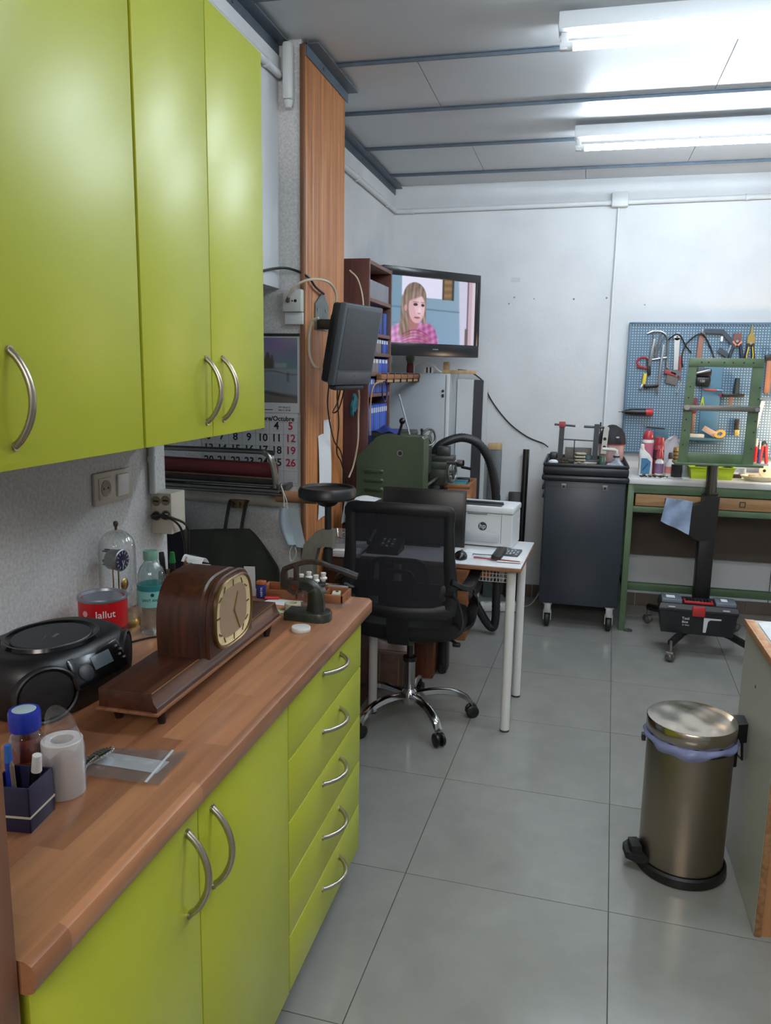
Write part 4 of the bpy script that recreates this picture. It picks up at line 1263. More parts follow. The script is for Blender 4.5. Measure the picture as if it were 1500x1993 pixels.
tag(obj('paper_roll', MB().cyl((-1.62, 2.885, 1.086), (-1.135, 2.885, 1.078), 0.020, n=20), M('tan_paper', (136, 112, 88), 0.6)), 'thin tan paper roll below the dark red roll', 'paper roll')
tag(obj('paper_roll', MB().cyl((-1.62, 2.93, 1.008), (-1.118, 2.93, 0.998), 0.028, n=20), M('grey_paper', (158, 152, 142), 0.6, var=0.12, vs=14)), 'grey paper roll lowest behind the dispenser', 'paper roll')
mb = MB().lathe([(0.017, 0.17), (0.023, 0.17), (0.023, 0.0), (0.017, 0.0), (0.017, 0.17)], n=24, mat=frame((-0.972, 2.90, 1.023), (0, 0, 1), (0, 1, 0)), cap0=False, cap1=False)
tag(obj('cardboard_tube', mb, M('kraft_card', (150, 106, 70), 0.7)), 'brown cardboard tube sticking out past the calendar towards the pillar', 'tube')
# face mask
t = thing('face_mask', 'pale blue face mask hanging by its loop from the dispenser hook', 'mask', (-1.045, 2.76, 0.93))
mask_m = M('mask_blue', (168, 186, 198), 0.8)
def mk(u, v):
    return (-1.074 + 0.044 * u + 0.040 * v * v * 0.6 - 0.010 * math.sin(PI * v) * (1 - u), 2.765 - 0.030 * math.sin(PI * u) - 0.01 * v, 1.012 - 0.135 * v - 0.010 * u)
obj('pleated_cloth', MB().sheet(mk, 8, 12, 0.0015, (0, 1, 0)), mask_m, t, 60)
obj('folded_edge', MB().sheet(lambda u, v: (-1.036 + 0.038 * u + 0.030 * v, 2.750, 1.002 - 0.142 * v - 0.004 * u), 3, 6, 0.002, (0, 1, 0)), M('mask_white', (176, 190, 200), 0.8), t)
loop_m = M('elastic_white', (198, 200, 196), 0.7)
obj('upper_loop', MB().tube([(-1.060, 2.765, 1.008), (-1.066, 2.775, 1.05), (-1.080, 2.782, 1.088), (-1.066, 2.776, 1.06), (-1.050, 2.765, 1.03), (-1.044, 2.757, 1.000)], 0.002, 6, smooth=5), loop_m, t)
obj('lower_loop', MB().tube([(-1.022, 2.752, 0.866), (-1.034, 2.752, 0.835), (-1.030, 2.752, 0.802), (-1.018, 2.752, 0.812), (-1.008, 2.752, 0.834), (-1.012, 2.752, 0.858)], 0.002, 6, smooth=5), loop_m, t)
# bag and coat in the recess
olive = M('olive_bag_cloth', (42, 46, 38), 0.85, var=0.12, vs=10, bump=0.3, bs=200)
t = thing('tote_bag', 'dark olive cloth bag hanging by its straps below the dispenser', 'bag', (-1.37, 2.9, 0.75))
def bagsurf(u, v, sgn):
    xr = -1.262 + 0.125 * min(1.0, v * 1.9) ** 0.8
    x = -1.535 + (xr + 1.535) * u
    y = 2.905 + sgn * (0.035 * math.sin(PI * u) * (0.3 + v) + 0.008 * math.sin(16 * u + 3 * v) * (0.2 + v))
    return (x, y, 0.884 - 0.022 * (1 - u) * (1 - v) - 0.30 * v)
obj('front_cloth', MB().sheet(lambda u, v: bagsurf(u, v, -1), 24, 14, 0.002, (0, 1, 0)), olive, t, 60)
obj('back_cloth', MB().sheet(lambda u, v: bagsurf(u, v, 1), 24, 14, 0.002, (0, 1, 0)), olive, t, 60)
for x in (-1.345, -1.275):
    obj('strap', MB().sweep([(x - 0.012, 2.875, 0.87), (x, 2.872, 0.93), (x + 0.010, 2.88, 0.99), (x + 0.012, 2.90, 1.0)], [(-0.007, -0.001), (0.007, -0.001), (0.007, 0.001), (-0.007, 0.001)], (0, 1, 0), 4), olive, t)
t = thing('wood_hook', 'wooden block hook carrying the olive bag under the dispenser', 'hook', (-1.30, 2.95, 0.985))
obj('block', MB().box((-1.303, 2.900, 0.985), (0.062, 0.028, 0.034), 0.002).box((-1.303, 2.97, 0.985), (0.03, 0.12, 0.02)), wood('hook_wood', (104, 80, 50), (134, 104, 68), 0.6), t)
for x in (-1.318, -1.290):
    obj('hook_pin', MB().cyl((x, 2.888, 0.985), (x, 2.876, 0.985), 0.003, n=8).cyl((x, 2.877, 0.972), (x, 2.877, 0.996), 0.0025, n=8), iron, t)
def coat(u, v):
    a = u * 2 * PI
    r = 0.05 + 0.055 * v ** 0.6
    return (-1.66 + (r * 1.15) * math.cos(a) * (1 + 0.06 * math.sin(5 * a + 4 * v)), 2.93 + r * 0.7 * math.sin(a), 0.93 - 0.35 * v)
tag(obj('dark_coat', MB().grid(coat, 30, 12).lathe([(0.05, 0), (0.03, 0.02), (0.0, 0.03)], (-1.66, 2.93, 0.93), 16, sx=1.15, sy=0.7), M('navy_black_cloth', (16, 18, 26), 0.9, bump=0.3, bs=150), None, 60), 'navy black coat hanging in the recess behind the sockets', 'coat')

# ------------------------------------------------------------------ bookcase in the rear corner
mahog = wood('mahogany_laminate', (66, 30, 24), (92, 44, 34), 0.4, (50, 50, 2.5))
mahog_h = wood('mahogany_front_edge', (96, 66, 58), (122, 86, 76), 0.45, (50, 2.5, 50))
BX0_, BXF, BYA, BYB, BTOP = XLB + 0.002, -1.02, 3.815, 4.290, 2.0486
t = thing('bookcase', 'tall reddish-brown bookcase of blue files behind the wooden pillar', 'bookcase', ((BX0_ + BXF) / 2, 4.05, 0))
for y in (BYA, BYB - 0.02):
    obj('side_panel', MB().span((BX0_, y, 0), (BXF - 0.0015, y + 0.02, BTOP), 0.001), mahog, t)
    obj('front_edge', MB().span((BXF - 0.0015, y, 0), (BXF, y + 0.02, BTOP)), mahog_h, t)
obj('back_panel', MB().span((BX0_, BYA + 0.02, 0.05), (BX0_ + 0.006, BYB - 0.02, BTOP - 0.02)), mahog, t)
SHELF = [1.1285, 1.3862, 1.4903, 1.5902, 1.6868, 1.8511, BTOP - 0.022]
for z in [0.06, 0.5, 0.86] + SHELF:
    obj('shelf', MB().span((BX0_ + 0.006, BYA + 0.02, z), (BXF - 0.001, BYB - 0.02, z + 0.018), 0.001), mahog_h if z > 1 else mahog, t)
# only boards that the photo shows carry files
def files(z, h, n, y0, y1, depth, mats, label, group, tagm=None, lab=None, spread=0.0):
    w = (y1 - y0) / n
    for k in range(n):
        a = y0 + w * k + 0.0008
        bm_ = mats[k % len(mats)] if not callable(mats) else mats(k)
        hh = h - 0.004 * ((k * 7) % 3) * spread
        q = thing('file_box', label[k] if isinstance(label, list) else label, 'file', (BXF - 0.02 - depth / 2, a + w / 2, z), group)
        obj('box_body', MB().span((BXF - 0.012 - depth, a, z), (BXF - 0.012, a + w - 0.0016, z + hh), 0.002), bm_, q)
        if lab:
            obj('spine_label', MB().span((BXF - 0.0122, a + w * 0.2, z + hh * lab[0]), (BXF - 0.0114, a + w * 0.8, z + hh * lab[1])), paper, q)
f_grey = M('file_grey', (140, 142, 150), 0.6)
f_blue = M('file_blue', (38, 70, 160), 0.5)
f_blue2 = M('file_blue_bright', (52, 92, 190), 0.5)
f_dark = M('file_navy', (26, 36, 84), 0.5)
f_tan = M('file_stone', (126, 120, 118), 0.6)
ord_ = ['first', 'second', 'third', 'fourth', 'fifth', 'sixth', 'seventh', 'eighth', 'ninth', 'tenth']
files(1.8691, 0.0901, 5, 3.838, 4.268, 0.20, [f_grey], ['%s pale grey archive file from the pillar on the top shelf' % ord_[k] for k in range(5)], 'grey files on the top bookcase shelf')
files(1.7048, 0.1113, 4, 4.08, 4.268, 0.20, [f_blue, f_dark, f_blue2, f_dark], ['%s tall blue file from the pillar on the second shelf' % ord_[k] for k in range(4)], 'blue files on the second bookcase shelf')
files(1.6082, 0.07, 8, 3.862, 4.268, 0.20, lambda k: [f_blue, f_blue2, f_blue, f_tan, f_tan, f_dark, f_blue2, f_blue][k], ['%s low file from the pillar on the third shelf' % ord_[k] for k in range(8)], 'low files on the third bookcase shelf', None, (0.70, 0.95))
files(1.5083, 0.07, 6, 3.862, 4.268, 0.20, lambda k: [f_dark, f_tan, f_tan, f_blue2, f_blue, f_blue2][k], ['%s labelled file from the pillar on the fourth shelf' % ord_[k] for k in range(6)], 'labelled files on the fourth bookcase shelf', None, (0.70, 0.95))
files(1.4042, 0.0742, 9, 3.862, 4.268, 0.20, [f_blue2, f_blue], ['%s narrow blue file with white label from the pillar, fifth shelf' % ord_[k] for k in range(9)], 'narrow blue files on the fifth bookcase shelf', None, (0.62, 0.92))
files(1.1465, 0.1961, 10, 3.838, 4.268, 0.20, [f_blue, f_blue2, f_blue2], ['%s blue magazine file from the pillar on the lowest visible shelf' % ord_[k] for k in range(10)], 'blue files on the lowest visible bookcase shelf', None, (0.80, 0.93))
tag(obj('tape_reel', MB().lathe([(0.018, -0.014), (0.042, -0.014), (0.043, 0.0), (0.042, 0.014), (0.018, 0.014), (0.018, -0.014)], n=24, mat=frame((-1.055, 4.01, 1.7478), (0, 1, 0), (0, 0, 1)), cap0=False, cap1=False), M('reel_white', (200, 204, 206), 0.4)), 'white plastic tape reel standing beside the tall blue files', 'reel')
tag(obj('teal_bag', MB().sheet(lambda u, v: (-1.062 + 0.004 * math.sin(6 * v), 3.70 + 0.10 * u * (0.55 + 0.45 * math.sin(PI * min(1, v * 1.2))) + 0.008 * math.sin(9 * v + 4 * u), 1.395 - 0.085 * v - 0.012 * math.sin(7 * u)), 12, 8, 0.012, (1, 0, 0)), M('teal_cloth', (28, 92, 104), 0.7, var=0.2, vs=30), None, 60), 'teal cloth hanging behind the pillar cables', 'cloth')
# cable rail sticking out from the bookcase
t = thing('cable_rack', 'narrow wooden plank with looped cables fixed across the bookcase towards the metal cabinet', 'rack', (-0.9, 4.4, 1.5))
obj('plank_board', MB().span((-1.018, 3.97, 1.475), (-0.990, 4.985, 1.501), 0.002), wood('rack_wood', (120, 76, 44), (160, 108, 68), 0.6, (40, 3, 40)), t)
obj('plank_board', MB().span((-1.018, 3.97, 1.458), (-0.996, 4.985, 1.473), 0.002), wood('rack_wood_pale', (168, 132, 88), (196, 162, 118), 0.6, (40, 3, 40)), t)
for k in range(6):
    y = 4.08 + k * 0.17
    obj('cable_tie', MB().span((-1.0195, y, 1.455), (-0.988, y + 0.006, 1.505)), blk, t)
obj('blue_cable_coil', MB().tube([(-0.985, 4.02 + 0.053 * math.cos(a), 1.413 + 0.053 * math.sin(a)) for a in [k * PI / 8 for k in range(16)]], 0.004, 8, True), M('cable_navy', (26, 34, 88), 0.5), t)
obj('hanging_lead', MB().tube([(-1.000, 3.98, 1.465), (-1.004, 3.87, 1.445), (-1.010, 3.84, 1.39), (-1.013, 3.835, 1.28), (-1.012, 3.84, 1.20)], 0.004, 8, smooth=5), M('lead_tan', (176, 138, 96), 0.6), t)

# ------------------------------------------------------------------ television in the corner
t = thing('television', 'flat television in the corner showing a woman in a pink scarf', 'television', (0, 0, 0))
tvb = M('tv_black', (22, 26, 30), 0.25)
w, h = 0.745, 0.50
mb = MB()
mb.span((-w / 2, -0.02, h / 2 - 0.048), (w / 2, 0.02, h / 2), 0.004).span((-w / 2, -0.02, -h / 2), (w / 2, 0.02, -h / 2 + 0.075), 0.004)
mb.span((-w / 2, -0.02, -h / 2 + 0.07), (-w / 2 + 0.032, 0.02, h / 2 - 0.045), 0.002).span((w / 2 - 0.032, -0.02, -h / 2 + 0.07), (w / 2, 0.02, h / 2 - 0.045), 0.002)
obj('bezel', mb, tvb, t)
obj('back_case', MB().span((-w / 2 + 0.01, 0.0, -h / 2 + 0.01), (w / 2 - 0.01, 0.05, h / 2 - 0.01), 0.01), tvb, t)
obj('maker_badge', MB().box((0.02, -0.0206, -h / 2 + 0.042), (0.045, 0.001, 0.006)), M('badge_grey', (110, 114, 118), 0.4), t)
obj('wall_arm', MB().box((0.10, 0.14, 0.0), (0.06, 0.22, 0.06), 0.004).box((0.10, 0.06, 0.0), (0.2, 0.02, 0.2), 0.002), blk, t)
def tvshot(U, V):
    h_ = np.stack([118 + 26 * U - 6 * V, 150 + 18 * U, 172 + 16 * U + 6 * V], -1)
    def over(mask, c, a=1.0):
        k = (np.clip(mask, 0, 1) * a)[..., None]
        c = np.array(c, float) if not isinstance(c, np.ndarray) else c
        h_[:] = h_ * (1 - k) + c * k
    sm = lambda x, w=0.012: np.clip(0.5 - x / w, 0, 1)
    el = lambda cx, cy, rx, ry: np.sqrt(((U - cx) / rx) ** 2 + ((V - cy) / ry) ** 2) - 1
    over(sm(np.abs(V - 0.46 - 0.03 * U) - 0.01, 0.02), (84, 110, 130), 0.8)
    over(sm(np.abs(V - 0.70) - 0.006, 0.02) * sm(U - 0.2), (96, 120, 140), 0.6)
    over(sm(0.16 - U) * sm(U - 0.61) * sm(V - 0.30), (224, 224, 246))
    over(sm(0.61 - U) * sm(U - 0.645) * sm(V - 0.31), (70, 56, 48))
    tex = 1 + 0.12 * np.sin(60 * V + 9 * U)
    over(sm(0.63 - U) * sm(U - 0.725) * sm(V - 0.31), np.stack([132 * tex, 104 * tex, 72 * tex], -1))
    over(sm(0.72 - U) * sm(U - 0.745) * sm(V - 0.31), (52, 58, 58))
    over(sm(0.83 - U - 0.03 * (1 - V), 0.02), (206, 204, 226))
    over(sm(0.905 - U, 0.01) * sm(U - 0.925, 0.01), (116, 98, 116))
    over(sm(0.925 - U, 0.01), (198, 172, 186))
    over(sm(0.965 - U, 0.01), (214, 204, 216))
    over(sm(np.abs(U - 0.905) - 0.018, 0.012) * sm(0.74 - V, 0.03), (104, 92, 92))
    # shoulders and scarf
    knit = 0.5 + 0.5 * np.sin(70 * U + 26 * V) * np.sin(34 * V - 30 * U)
    pink = np.stack([178 + 48 * knit, 112 + 60 * knit, 168 + 48 * knit], -1)
    over(sm(el(0.28, 1.02, 0.30, 0.36), 0.06), pink)
    over(sm(el(0.44, 1.0, 0.13, 0.32), 0.06), np.stack([150 + 60 * knit, 74 + 60 * knit, 136 + 50 * knit], -1))
    # hair
    strand = 0.5 + 0.25 * np.sin(95 * U + 6 * np.sin(5 * V)) + 0.25 * np.sin(163 * U + 3 * np.sin(4 * V) + 2)
    hair = np.stack([112 + 56 * strand, 96 + 48 * strand, 86 + 40 * strand], -1)
    over(sm(el(0.305, 0.30, 0.125, 0.22), 0.06), hair * 0.9)
    over(sm(np.abs(U - 0.215 + 0.05 * (V - 0.5)) - 0.062, 0.02) * sm(0.28 - V, 0.05) * sm(V - 0.90, 0.06), hair)
    over(sm(np.abs(U - 0.405) - 0.024, 0.015) * sm(0.35 - V, 0.05) * sm(V - 0.70, 0.06), hair * 1.05)
    # face, neck
    over(sm(np.abs(U - 0.29) - 0.05, 0.02) * sm(0.55 - V, 0.03) * sm(V - 0.80, 0.06), (168, 116, 118))
    over(sm(el(0.325, 0.46, 0.088, 0.235), 0.07), (216, 172, 180))
    over(sm(el(0.36, 0.44, 0.055, 0.16), 0.3), (232, 196, 206), 0.8)
    over(sm(np.abs((V - 0.25) - 0.6 * (0.33 - U)) - 0.06, 0.03) * sm(el(0.32, 0.30, 0.10, 0.15), 0.1), hair, 0.9)
    over(sm(el(0.312, 0.412, 0.024, 0.022), 0.4), (58, 44, 52))
    over(sm(el(0.392, 0.418, 0.018, 0.022), 0.4), (58, 44, 52))
    over(sm(np.abs(V - 0.375 - 0.05 * (U - 0.31)) - 0.006, 0.012) * sm(np.abs(U - 0.312) - 0.032), (128, 98, 92), 0.8)
    over(sm(np.abs(V - 0.378) - 0.006, 0.012) * sm(np.abs(U - 0.392) - 0.022), (128, 98, 92), 0.8)
    over(sm(el(0.358, 0.50, 0.016, 0.05), 0.5), (242, 212, 220), 0.8)
    over(sm(el(0.352, 0.545, 0.016, 0.012), 0.5), (176, 120, 128), 0.8)
    over(sm(el(0.330, 0.610, 0.034, 0.014), 0.4), (156, 84, 98))
    over(sm(el(0.205, 0.47, 0.016, 0.05), 0.3), (204, 150, 152))
    # scarf folds
    for k in range(5):
        over(sm(np.abs(V - (0.80 + 0.045 * k + 0.5 * (U - 0.30) ** 2 * (8 - k) - 0.12 * (U - 0.30))) - 0.010, 0.02) * sm(np.abs(U - 0.32) - 0.15, 0.03), (140 + 14 * (k % 2), 48 + 26 * (k % 3), 78 + 20 * (k % 2)), 0.75)
    return h_
TVS = painted('tv_picture', 0.2, 0.95)
picture('screen', tvshot, frame((0, -0.006, 0.0135), (1, 0, 0), (0, 0, 1)), w - 0.064, 0.378, 220, 130, TVS, t)
put(t, (-0.893, 4.79, 1.858), math.radians(50))

# tall grey metal cabinet under the television
cab_m = M('pale_grey_enamel', (158, 166, 172), 0.4, var=0.02)
cab_w = M('white_enamel', (196, 200, 202), 0.35)
t = thing('metal_cabinet', 'tall pale grey metal cabinet in the rear corner under the television', 'cabinet', (-1.0, 5.18, 0))
obj('cabinet_body', MB().span((-1.20, 4.99, 0.0), (-0.80, 5.360, 1.508), 0.003), cab_m, t)
obj('door', MB().span((-1.195, 4.975, 0.05), (-0.828, 4.989, 1.500), 0.003), cab_m, t)
obj('lock', MB().cyl((-0.842, 4.975, 1.40), (-0.842, 4.968, 1.40), 0.008, n=12).box((-0.842, 4.972, 1.37), (0.014, 0.004, 0.02)), iron, t)
obj('side_strip', MB().span((-0.824, 4.978, 0.02), (-0.802, 4.989, 1.504), 0.002), cab_w, t)
def board(name, label, cat, x0, x1, y, z1, m, lean=0.05, th=0.018):
    a = Vector((x0, y, 0.0))
    mb = MB().rings([[Vector((x0, y, 0)), Vector((x1, y, 0)), Vector((x1, y + th, 0)), Vector((x0, y + th, 0))],
                     [Vector((x0, y + lean, z1)), Vector((x1, y + lean, z1)), Vector((x1, y + th + lean, z1)), Vector((x0, y + th + lean, z1))]])
    return tag(obj(name, mb, m), label, cat)
board('white_board', 'wide white laminate board leaning beside the grey metal cabinet', 'board', -0.796, -0.690, 5.22, 1.475, cab_w)
board('dark_board', 'narrow dark grey board leaning between two white boards', 'board', -0.688, -0.628, 5.235, 1.470, dgrey)
board('white_board', 'narrow white board leaning nearest the back wall wire', 'board', -0.626, -0.600, 5.25, 1.468, cab_w)
t = tag(obj('wooden_block', MB().box((-0.845, 5.10, 1.545), (0.035, 0.05, 0.072), 0.002), wood('block_pine', (170, 136, 92), (196, 164, 120), 0.6, (30, 30, 3))), 'upright pine block on the metal cabinet below the television', 'block')
tag(obj('pine_strip', MB().box((-0.75, 5.04, 1.5195), (0.21, 0.04, 0.022), 0.002), wood('block_pine')), 'pine strip lying across the top of the metal cabinet', 'strip')
t = thing('figurine', 'small painted figure in red and green on the metal cabinet', 'figurine', (-1.075, 5.06, 1.508))
fgb = [(0.022, 0.0), (0.024, 0.02), (0.020, 0.06), (0.028, 0.085), (0.030, 0.10), (0.022, 0.125), (0.010, 0.140)]
obj('legs', MB().lathe(fgb[:3] + [(0.0, 0.062)], (-1.075, 5.06, 1.508), 14, sy=0.7), M('fig_red', (112, 40, 38), 0.6), t)
obj('torso', MB().lathe([(0.019, 0.06)] + fgb[3:] + [(0.0, 0.142)], (-1.075, 5.06, 1.508), 14, sy=0.7), M('fig_green', (96, 98, 70), 0.6), t)
obj('head', MB().ball((-1.075, 5.06, 1.668), 0.019, 14, 10), M('fig_brown', (120, 74, 58), 0.6), t)
obj('cap', MB().lathe([(0.020, 0.0), (0.016, 0.016), (0.0, 0.022)], (-1.075, 5.06, 1.672), 14), M('fig_red'), t)
t = thing('small_box', 'small white and black adapter box on the cabinet top', 'box', (-0.95, 5.08, 1.508))
obj('white_case', MB().span((-0.985, 5.05, 1.508), (-0.92, 5.11, 1.548), 0.003), white, t)
for x in (-0.967, -0.944):
    obj('black_stripe', MB().span((x, 5.0485, 1.510), (x + 0.010, 5.0495, 1.546)), ink, t)
tag(obj('white_cable', MB().tube([(-1.04, 5.02, 1.515), (-1.03, 5.0, 1.56), (-0.98, 5.0, 1.578), (-0.92, 5.0, 1.562), (-0.885, 5.01, 1.53), (-0.86, 5.01, 1.516)], 0.005, 8, smooth=6), white), 'white cable arching over the metal cabinet top', 'cable')
tag(obj('wall_wire', MB().tube([(-0.80, 5.30, 1.535), (-0.72, 5.34, 1.52), (-0.63, 5.372, 1.45), (-0.60, 5.372, 1.37), (-0.53, 5.372, 1.27), (-0.44, 5.372, 1.175), (-0.33, 5.372, 1.10), (-0.23, 5.37, 1.062), (-0.19, 5.30, 1.045)], 0.0045, 8, smooth=6), blk), 'thin black wire drooping across the back wall to the dark cart', 'wire')

# leaning things on the back wall behind the printer
t = thing('grey_bar', 'dark grey steel channel with a pine end block leaning on the back wall', 'bar', (-0.54, 5.30, 0))
FRb = Matrix.Translation((-0.535, 5.29, 0)) @ Matrix.Rotation(-0.05, 4, 'X')
obj('channel', MB().span((-0.042, -0.02, 0), (0.042, 0.02, 1.01), 0.003).rot(FRb), M('channel_grey', (88, 94, 98), 0.5, 0.3), t)
obj('end_block', MB().span((-0.045, -0.022, 1.01), (0.040, 0.022, 1.055), 0.003).rot(FRb), wood('block_pine'), t)
tag(obj('black_tube', MB().cyl((-0.335, 5.25, 0.002), (-0.330, 5.335, 1.02), 0.021, n=18), blk), 'black round tube leaning upright against the back wall', 'tube')
tag(obj('dark_box', MB().span((-0.432, 5.30, 0.0), (-0.352, 5.345, 0.73), 0.003), dgrey), 'dark grey upright box between the leaning bar and black tube', 'box')

# ------------------------------------------------------------------ green lathe on its stand
lg = M('lathe_green', (62, 74, 54), 0.4, var=0.06, vs=8)
lg2 = M('lathe_green_dark', (46, 54, 44), 0.45, 0.2, var=0.1, vs=15)
t = thing('lathe_stand', 'dark steel stand carrying the green lathe', 'stand', (-0.85, 4.16, 0))
obj('stand_cabinet', MB().span((-1.0, 3.76, 0.0), (-0.70, 4.56, 0.852), 0.004), M('stand_dark', (30, 32, 32), 0.5), t)
obj('drip_tray', MB().span((-1.015, 3.75, 0.852), (-0.69, 4.58, 0.8805), 0.004), blk, t)
t = thing('metal_lathe', 'olive green metalworking lathe seen from its louvred gear cover', 'lathe', (-0.95, 4.4, 0.83))
cv = [(-1.130, 0.832), (-0.766, 0.832), (-0.766, 1.176), (-0.778, 1.188), (-1.000, 1.188), (-1.020, 1.180), (-1.126, 1.076), (-1.130, 1.06)]
FL = frame((0, 4.0, 0), (1, 0, 0), (0, 0, 1))            # z of this frame points towards the camera
mb = MB().rings([[Vector((x, y, z)) for x, z in cv] for y in (4.13, 4.006)] + [[Vector((-0.948 + (x + 0.948) * 0.985, 4.0, 1.01 + (z - 1.01) * 0.985)) for x, z in cv]])
gc = obj('gear_cover', mb, lg, t, 25)
for k in range(3):
    z = 0.998 - k * 0.048
    mb = MB().rings([[Vector((x, 4.0 - d, z + dz)) for x, dz in ((-1.080, -0.012), (-0.985, -0.012), (-0.978, 0.0), (-0.985, 0.012), (-1.080, 0.012), (-1.087, 0.0))] for d in (0.0, 0.004)] + [[Vector((-1.032 + (x + 1.032) * 0.8, 4.0 - 0.011, z + dz * 0.4 + 0.003)) for x, dz in ((-1.080, -0.012), (-0.985, -0.012), (-0.978, 0.0), (-0.985, 0.012), (-1.080, 0.012), (-1.087, 0.0))]])
    obj('louvre', mb, lg, gc, 30)
obj('spindle_ring', MB().lathe([(0.011, 0.0), (0.011, 0.006), (0.017, 0.006), (0.0175, 0.0)], n=24, mat=frame((-0.892, 4.0, 1.098), (1, 0, 0), (0, 0, 1)), cap0=False, cap1=False), steel, gc)
obj('spindle_bore', MB().cyl((-0.892, 4.001, 1.098), (-0.892, 3.996, 1.098), 0.0112, n=20), ink, gc)
obj('headstock', MB().span((-1.06, 4.13, 0.95), (-0.80, 4.42, 1.165), 0.012), lg2, t)
obj('bed', MB().span((-1.02, 4.13, 0.832), (-0.84, 4.92, 0.95), 0.006), lg2, t)
obj('bed_way', MB().span((-0.875, 4.42, 0.95), (-0.845, 4.92, 0.968), 0.002).span((-1.015, 4.42, 0.95), (-0.985, 4.92, 0.968), 0.002), steel, t)
obj('chuck', MB().lathe([(0.0, 0.0), (0.065, 0.0), (0.068, 0.01), (0.068, 0.05), (0.0, 0.055)], n=28, mat=frame((-0.93, 4.47, 1.07), (-1, 0, 0), (0, 0, 1))), steel, t)
obj('carriage', MB().span((-0.99, 4.54, 0.955), (-0.735, 4.70, 1.0), 0.004).span((-0.84, 4.54, 0.86), (-0.742, 4.70, 0.957), 0.006), lg2, t)
obj('cross_slide', MB().span((-0.86, 4.57, 1.0), (-0.70, 4.67, 1.032), 0.003).span((-0.80, 4.58, 1.032), (-0.73, 4.66, 1.085), 0.004), M('slide_grey', (70, 72, 70), 0.4, 0.6), t)
def wheel(name, c, ax, r, rim, m, parent, spokes=3):
    q = frame(c, Vector(ax).orthogonal(), Vector(ax).cross(Vector(ax).orthogonal()))
    mb = MB().tube([q @ Vector((r * math.cos(a), r * math.sin(a), 0)) for a in [k * PI / 16 for k in range(32)]], rim, 8, True)
    mb.cyl(q @ Vector((0, 0, -0.012)), q @ Vector((0, 0, 0.012)), r * 0.28, n=14)
    for k in range(spokes):
        a = 2 * PI * k / spokes + 0.4
        mb.cyl(q @ Vector((0, 0, 0)), q @ Vector((r * math.cos(a), r * math.sin(a), 0)), rim * 0.8, n=8)
    return obj(name, mb, m, parent)
whm = M('wheel_steel', (112, 114, 110), 0.35, 0.7)
wheel('hand_wheel', (-0.790, 4.25, 1.165), (0.75, -0.66, 0.0), 0.045, 0.007, whm, t)
wheel('hand_wheel', (-0.695, 4.50, 0.945), (0.95, -0.30, 0.0), 0.052, 0.0075, whm, t)
obj('cross_screw', MB().cyl((-0.71, 4.40, 1.015), (-0.63, 4.385, 1.015), 0.009, n=12), steel, t)
obj('micrometer_dial', MB().cyl((-0.650, 4.389, 1.015), (-0.615, 4.383, 1.015), 0.021, n=20), chrome, t)
obj('crank_handle', MB().cyl((-0.625, 4.385, 0.995), (-0.57, 4.372, 0.988), 0.008, n=12), blk, t)
obj('feed_lever', MB().cyl((-0.915, 4.06, 1.188), (-0.898, 4.05, 1.245), 0.007, n=10), blk, t)
obj('lever_ball', MB().ball((-0.895, 4.048, 1.262), 0.017, 16, 10), blk_gloss, t)
obj('oiler_rod', MB().cyl((-0.865, 4.10, 1.188), (-0.945, 4.18, 1.395), 0.005, n=8), steel, t)
obj('motor_cover', MB().span((-1.09, 4.16, 1.165), (-0.88, 4.40, 1.196), 0.008), lg2, t)
obj('change_knob', MB().cyl((-0.800, 4.10, 1.186), (-0.800, 4.10, 1.212), 0.006, n=10).ball((-0.800, 4.10, 1.215), 0.009, 10, 8), blk, t)
obj('lead_screw', MB().cyl((-0.79, 4.13, 0.905), (-0.79, 4.92, 0.905), 0.009, n=10), steel, t)
t.scale = (0.925, 0.925, 0.925)
t.location = (-0.8788, 4.07, 0.8814)
tag(obj('blue_cloth', MB().grid(lambda u, v: (-1.008 + 0.148 * u, 3.83 + 0.055 * v + 0.01 * math.sin(7 * u), 1.2165 + 0.030 * math.sin(PI * u) * math.sin(PI * v) + 0.006 * math.sin(12 * u + 5 * v)), 14, 6), M('blue_rag', (44, 58, 128), 0.85), None, 70), 'crumpled blue rag lying on top of the green lathe', 'rag')
# drawer box with tools beside the lathe
tw = wood('drawer_orange_wood', (132, 82, 48), (170, 112, 70), 0.5, (4, 40, 40))
t = thing('wooden_drawer_box', 'orange wooden drawer box of tools beside the green lathe', 'box', (-0.66, 4.5, 0))
obj('drawer_body', MB().span((-0.735, 4.33, 0.0), (-0.565, 4.62, 0.885), 0.003), tw, t)
obj('rim_board', MB().span((-0.735, 4.322, 0.885), (-0.565, 4.332, 0.905), 0.001).span((-0.575, 4.332, 0.885), (-0.565, 4.62, 0.905), 0.001).span((-0.735, 4.61, 0.885), (-0.575, 4.62, 0.905), 0.001), tw, t)
t = thing('teal_tray', 'teal plastic tool tray standing on the orange drawer box', 'tray', (-0.66, 4.42, 0.886))
tl = M('teal_plastic', (52, 128, 142), 0.4)
obj('tray_floor', MB().span((-0.72, 4.36, 0.886), (-0.60, 4.47, 0.890)), tl, t)
obj('tray_rim', MB().span((-0.72, 4.355, 0.886), (-0.60, 4.36, 0.912), 0.001).span((-0.72, 4.47, 0.886), (-0.60, 4.475, 0.912), 0.001).span((-0.725, 4.355, 0.886), (-0.72, 4.475, 0.912), 0.001).span((-0.60, 4.355, 0.886), (-0.595, 4.475, 0.912), 0.001), tl, t)
tag(obj('black_tool', MB().span((-0.67, 4.53, 0.886), (-0.60, 4.57, 0.915), 0.004), blk), 'small black tool case behind the teal tray', 'case')
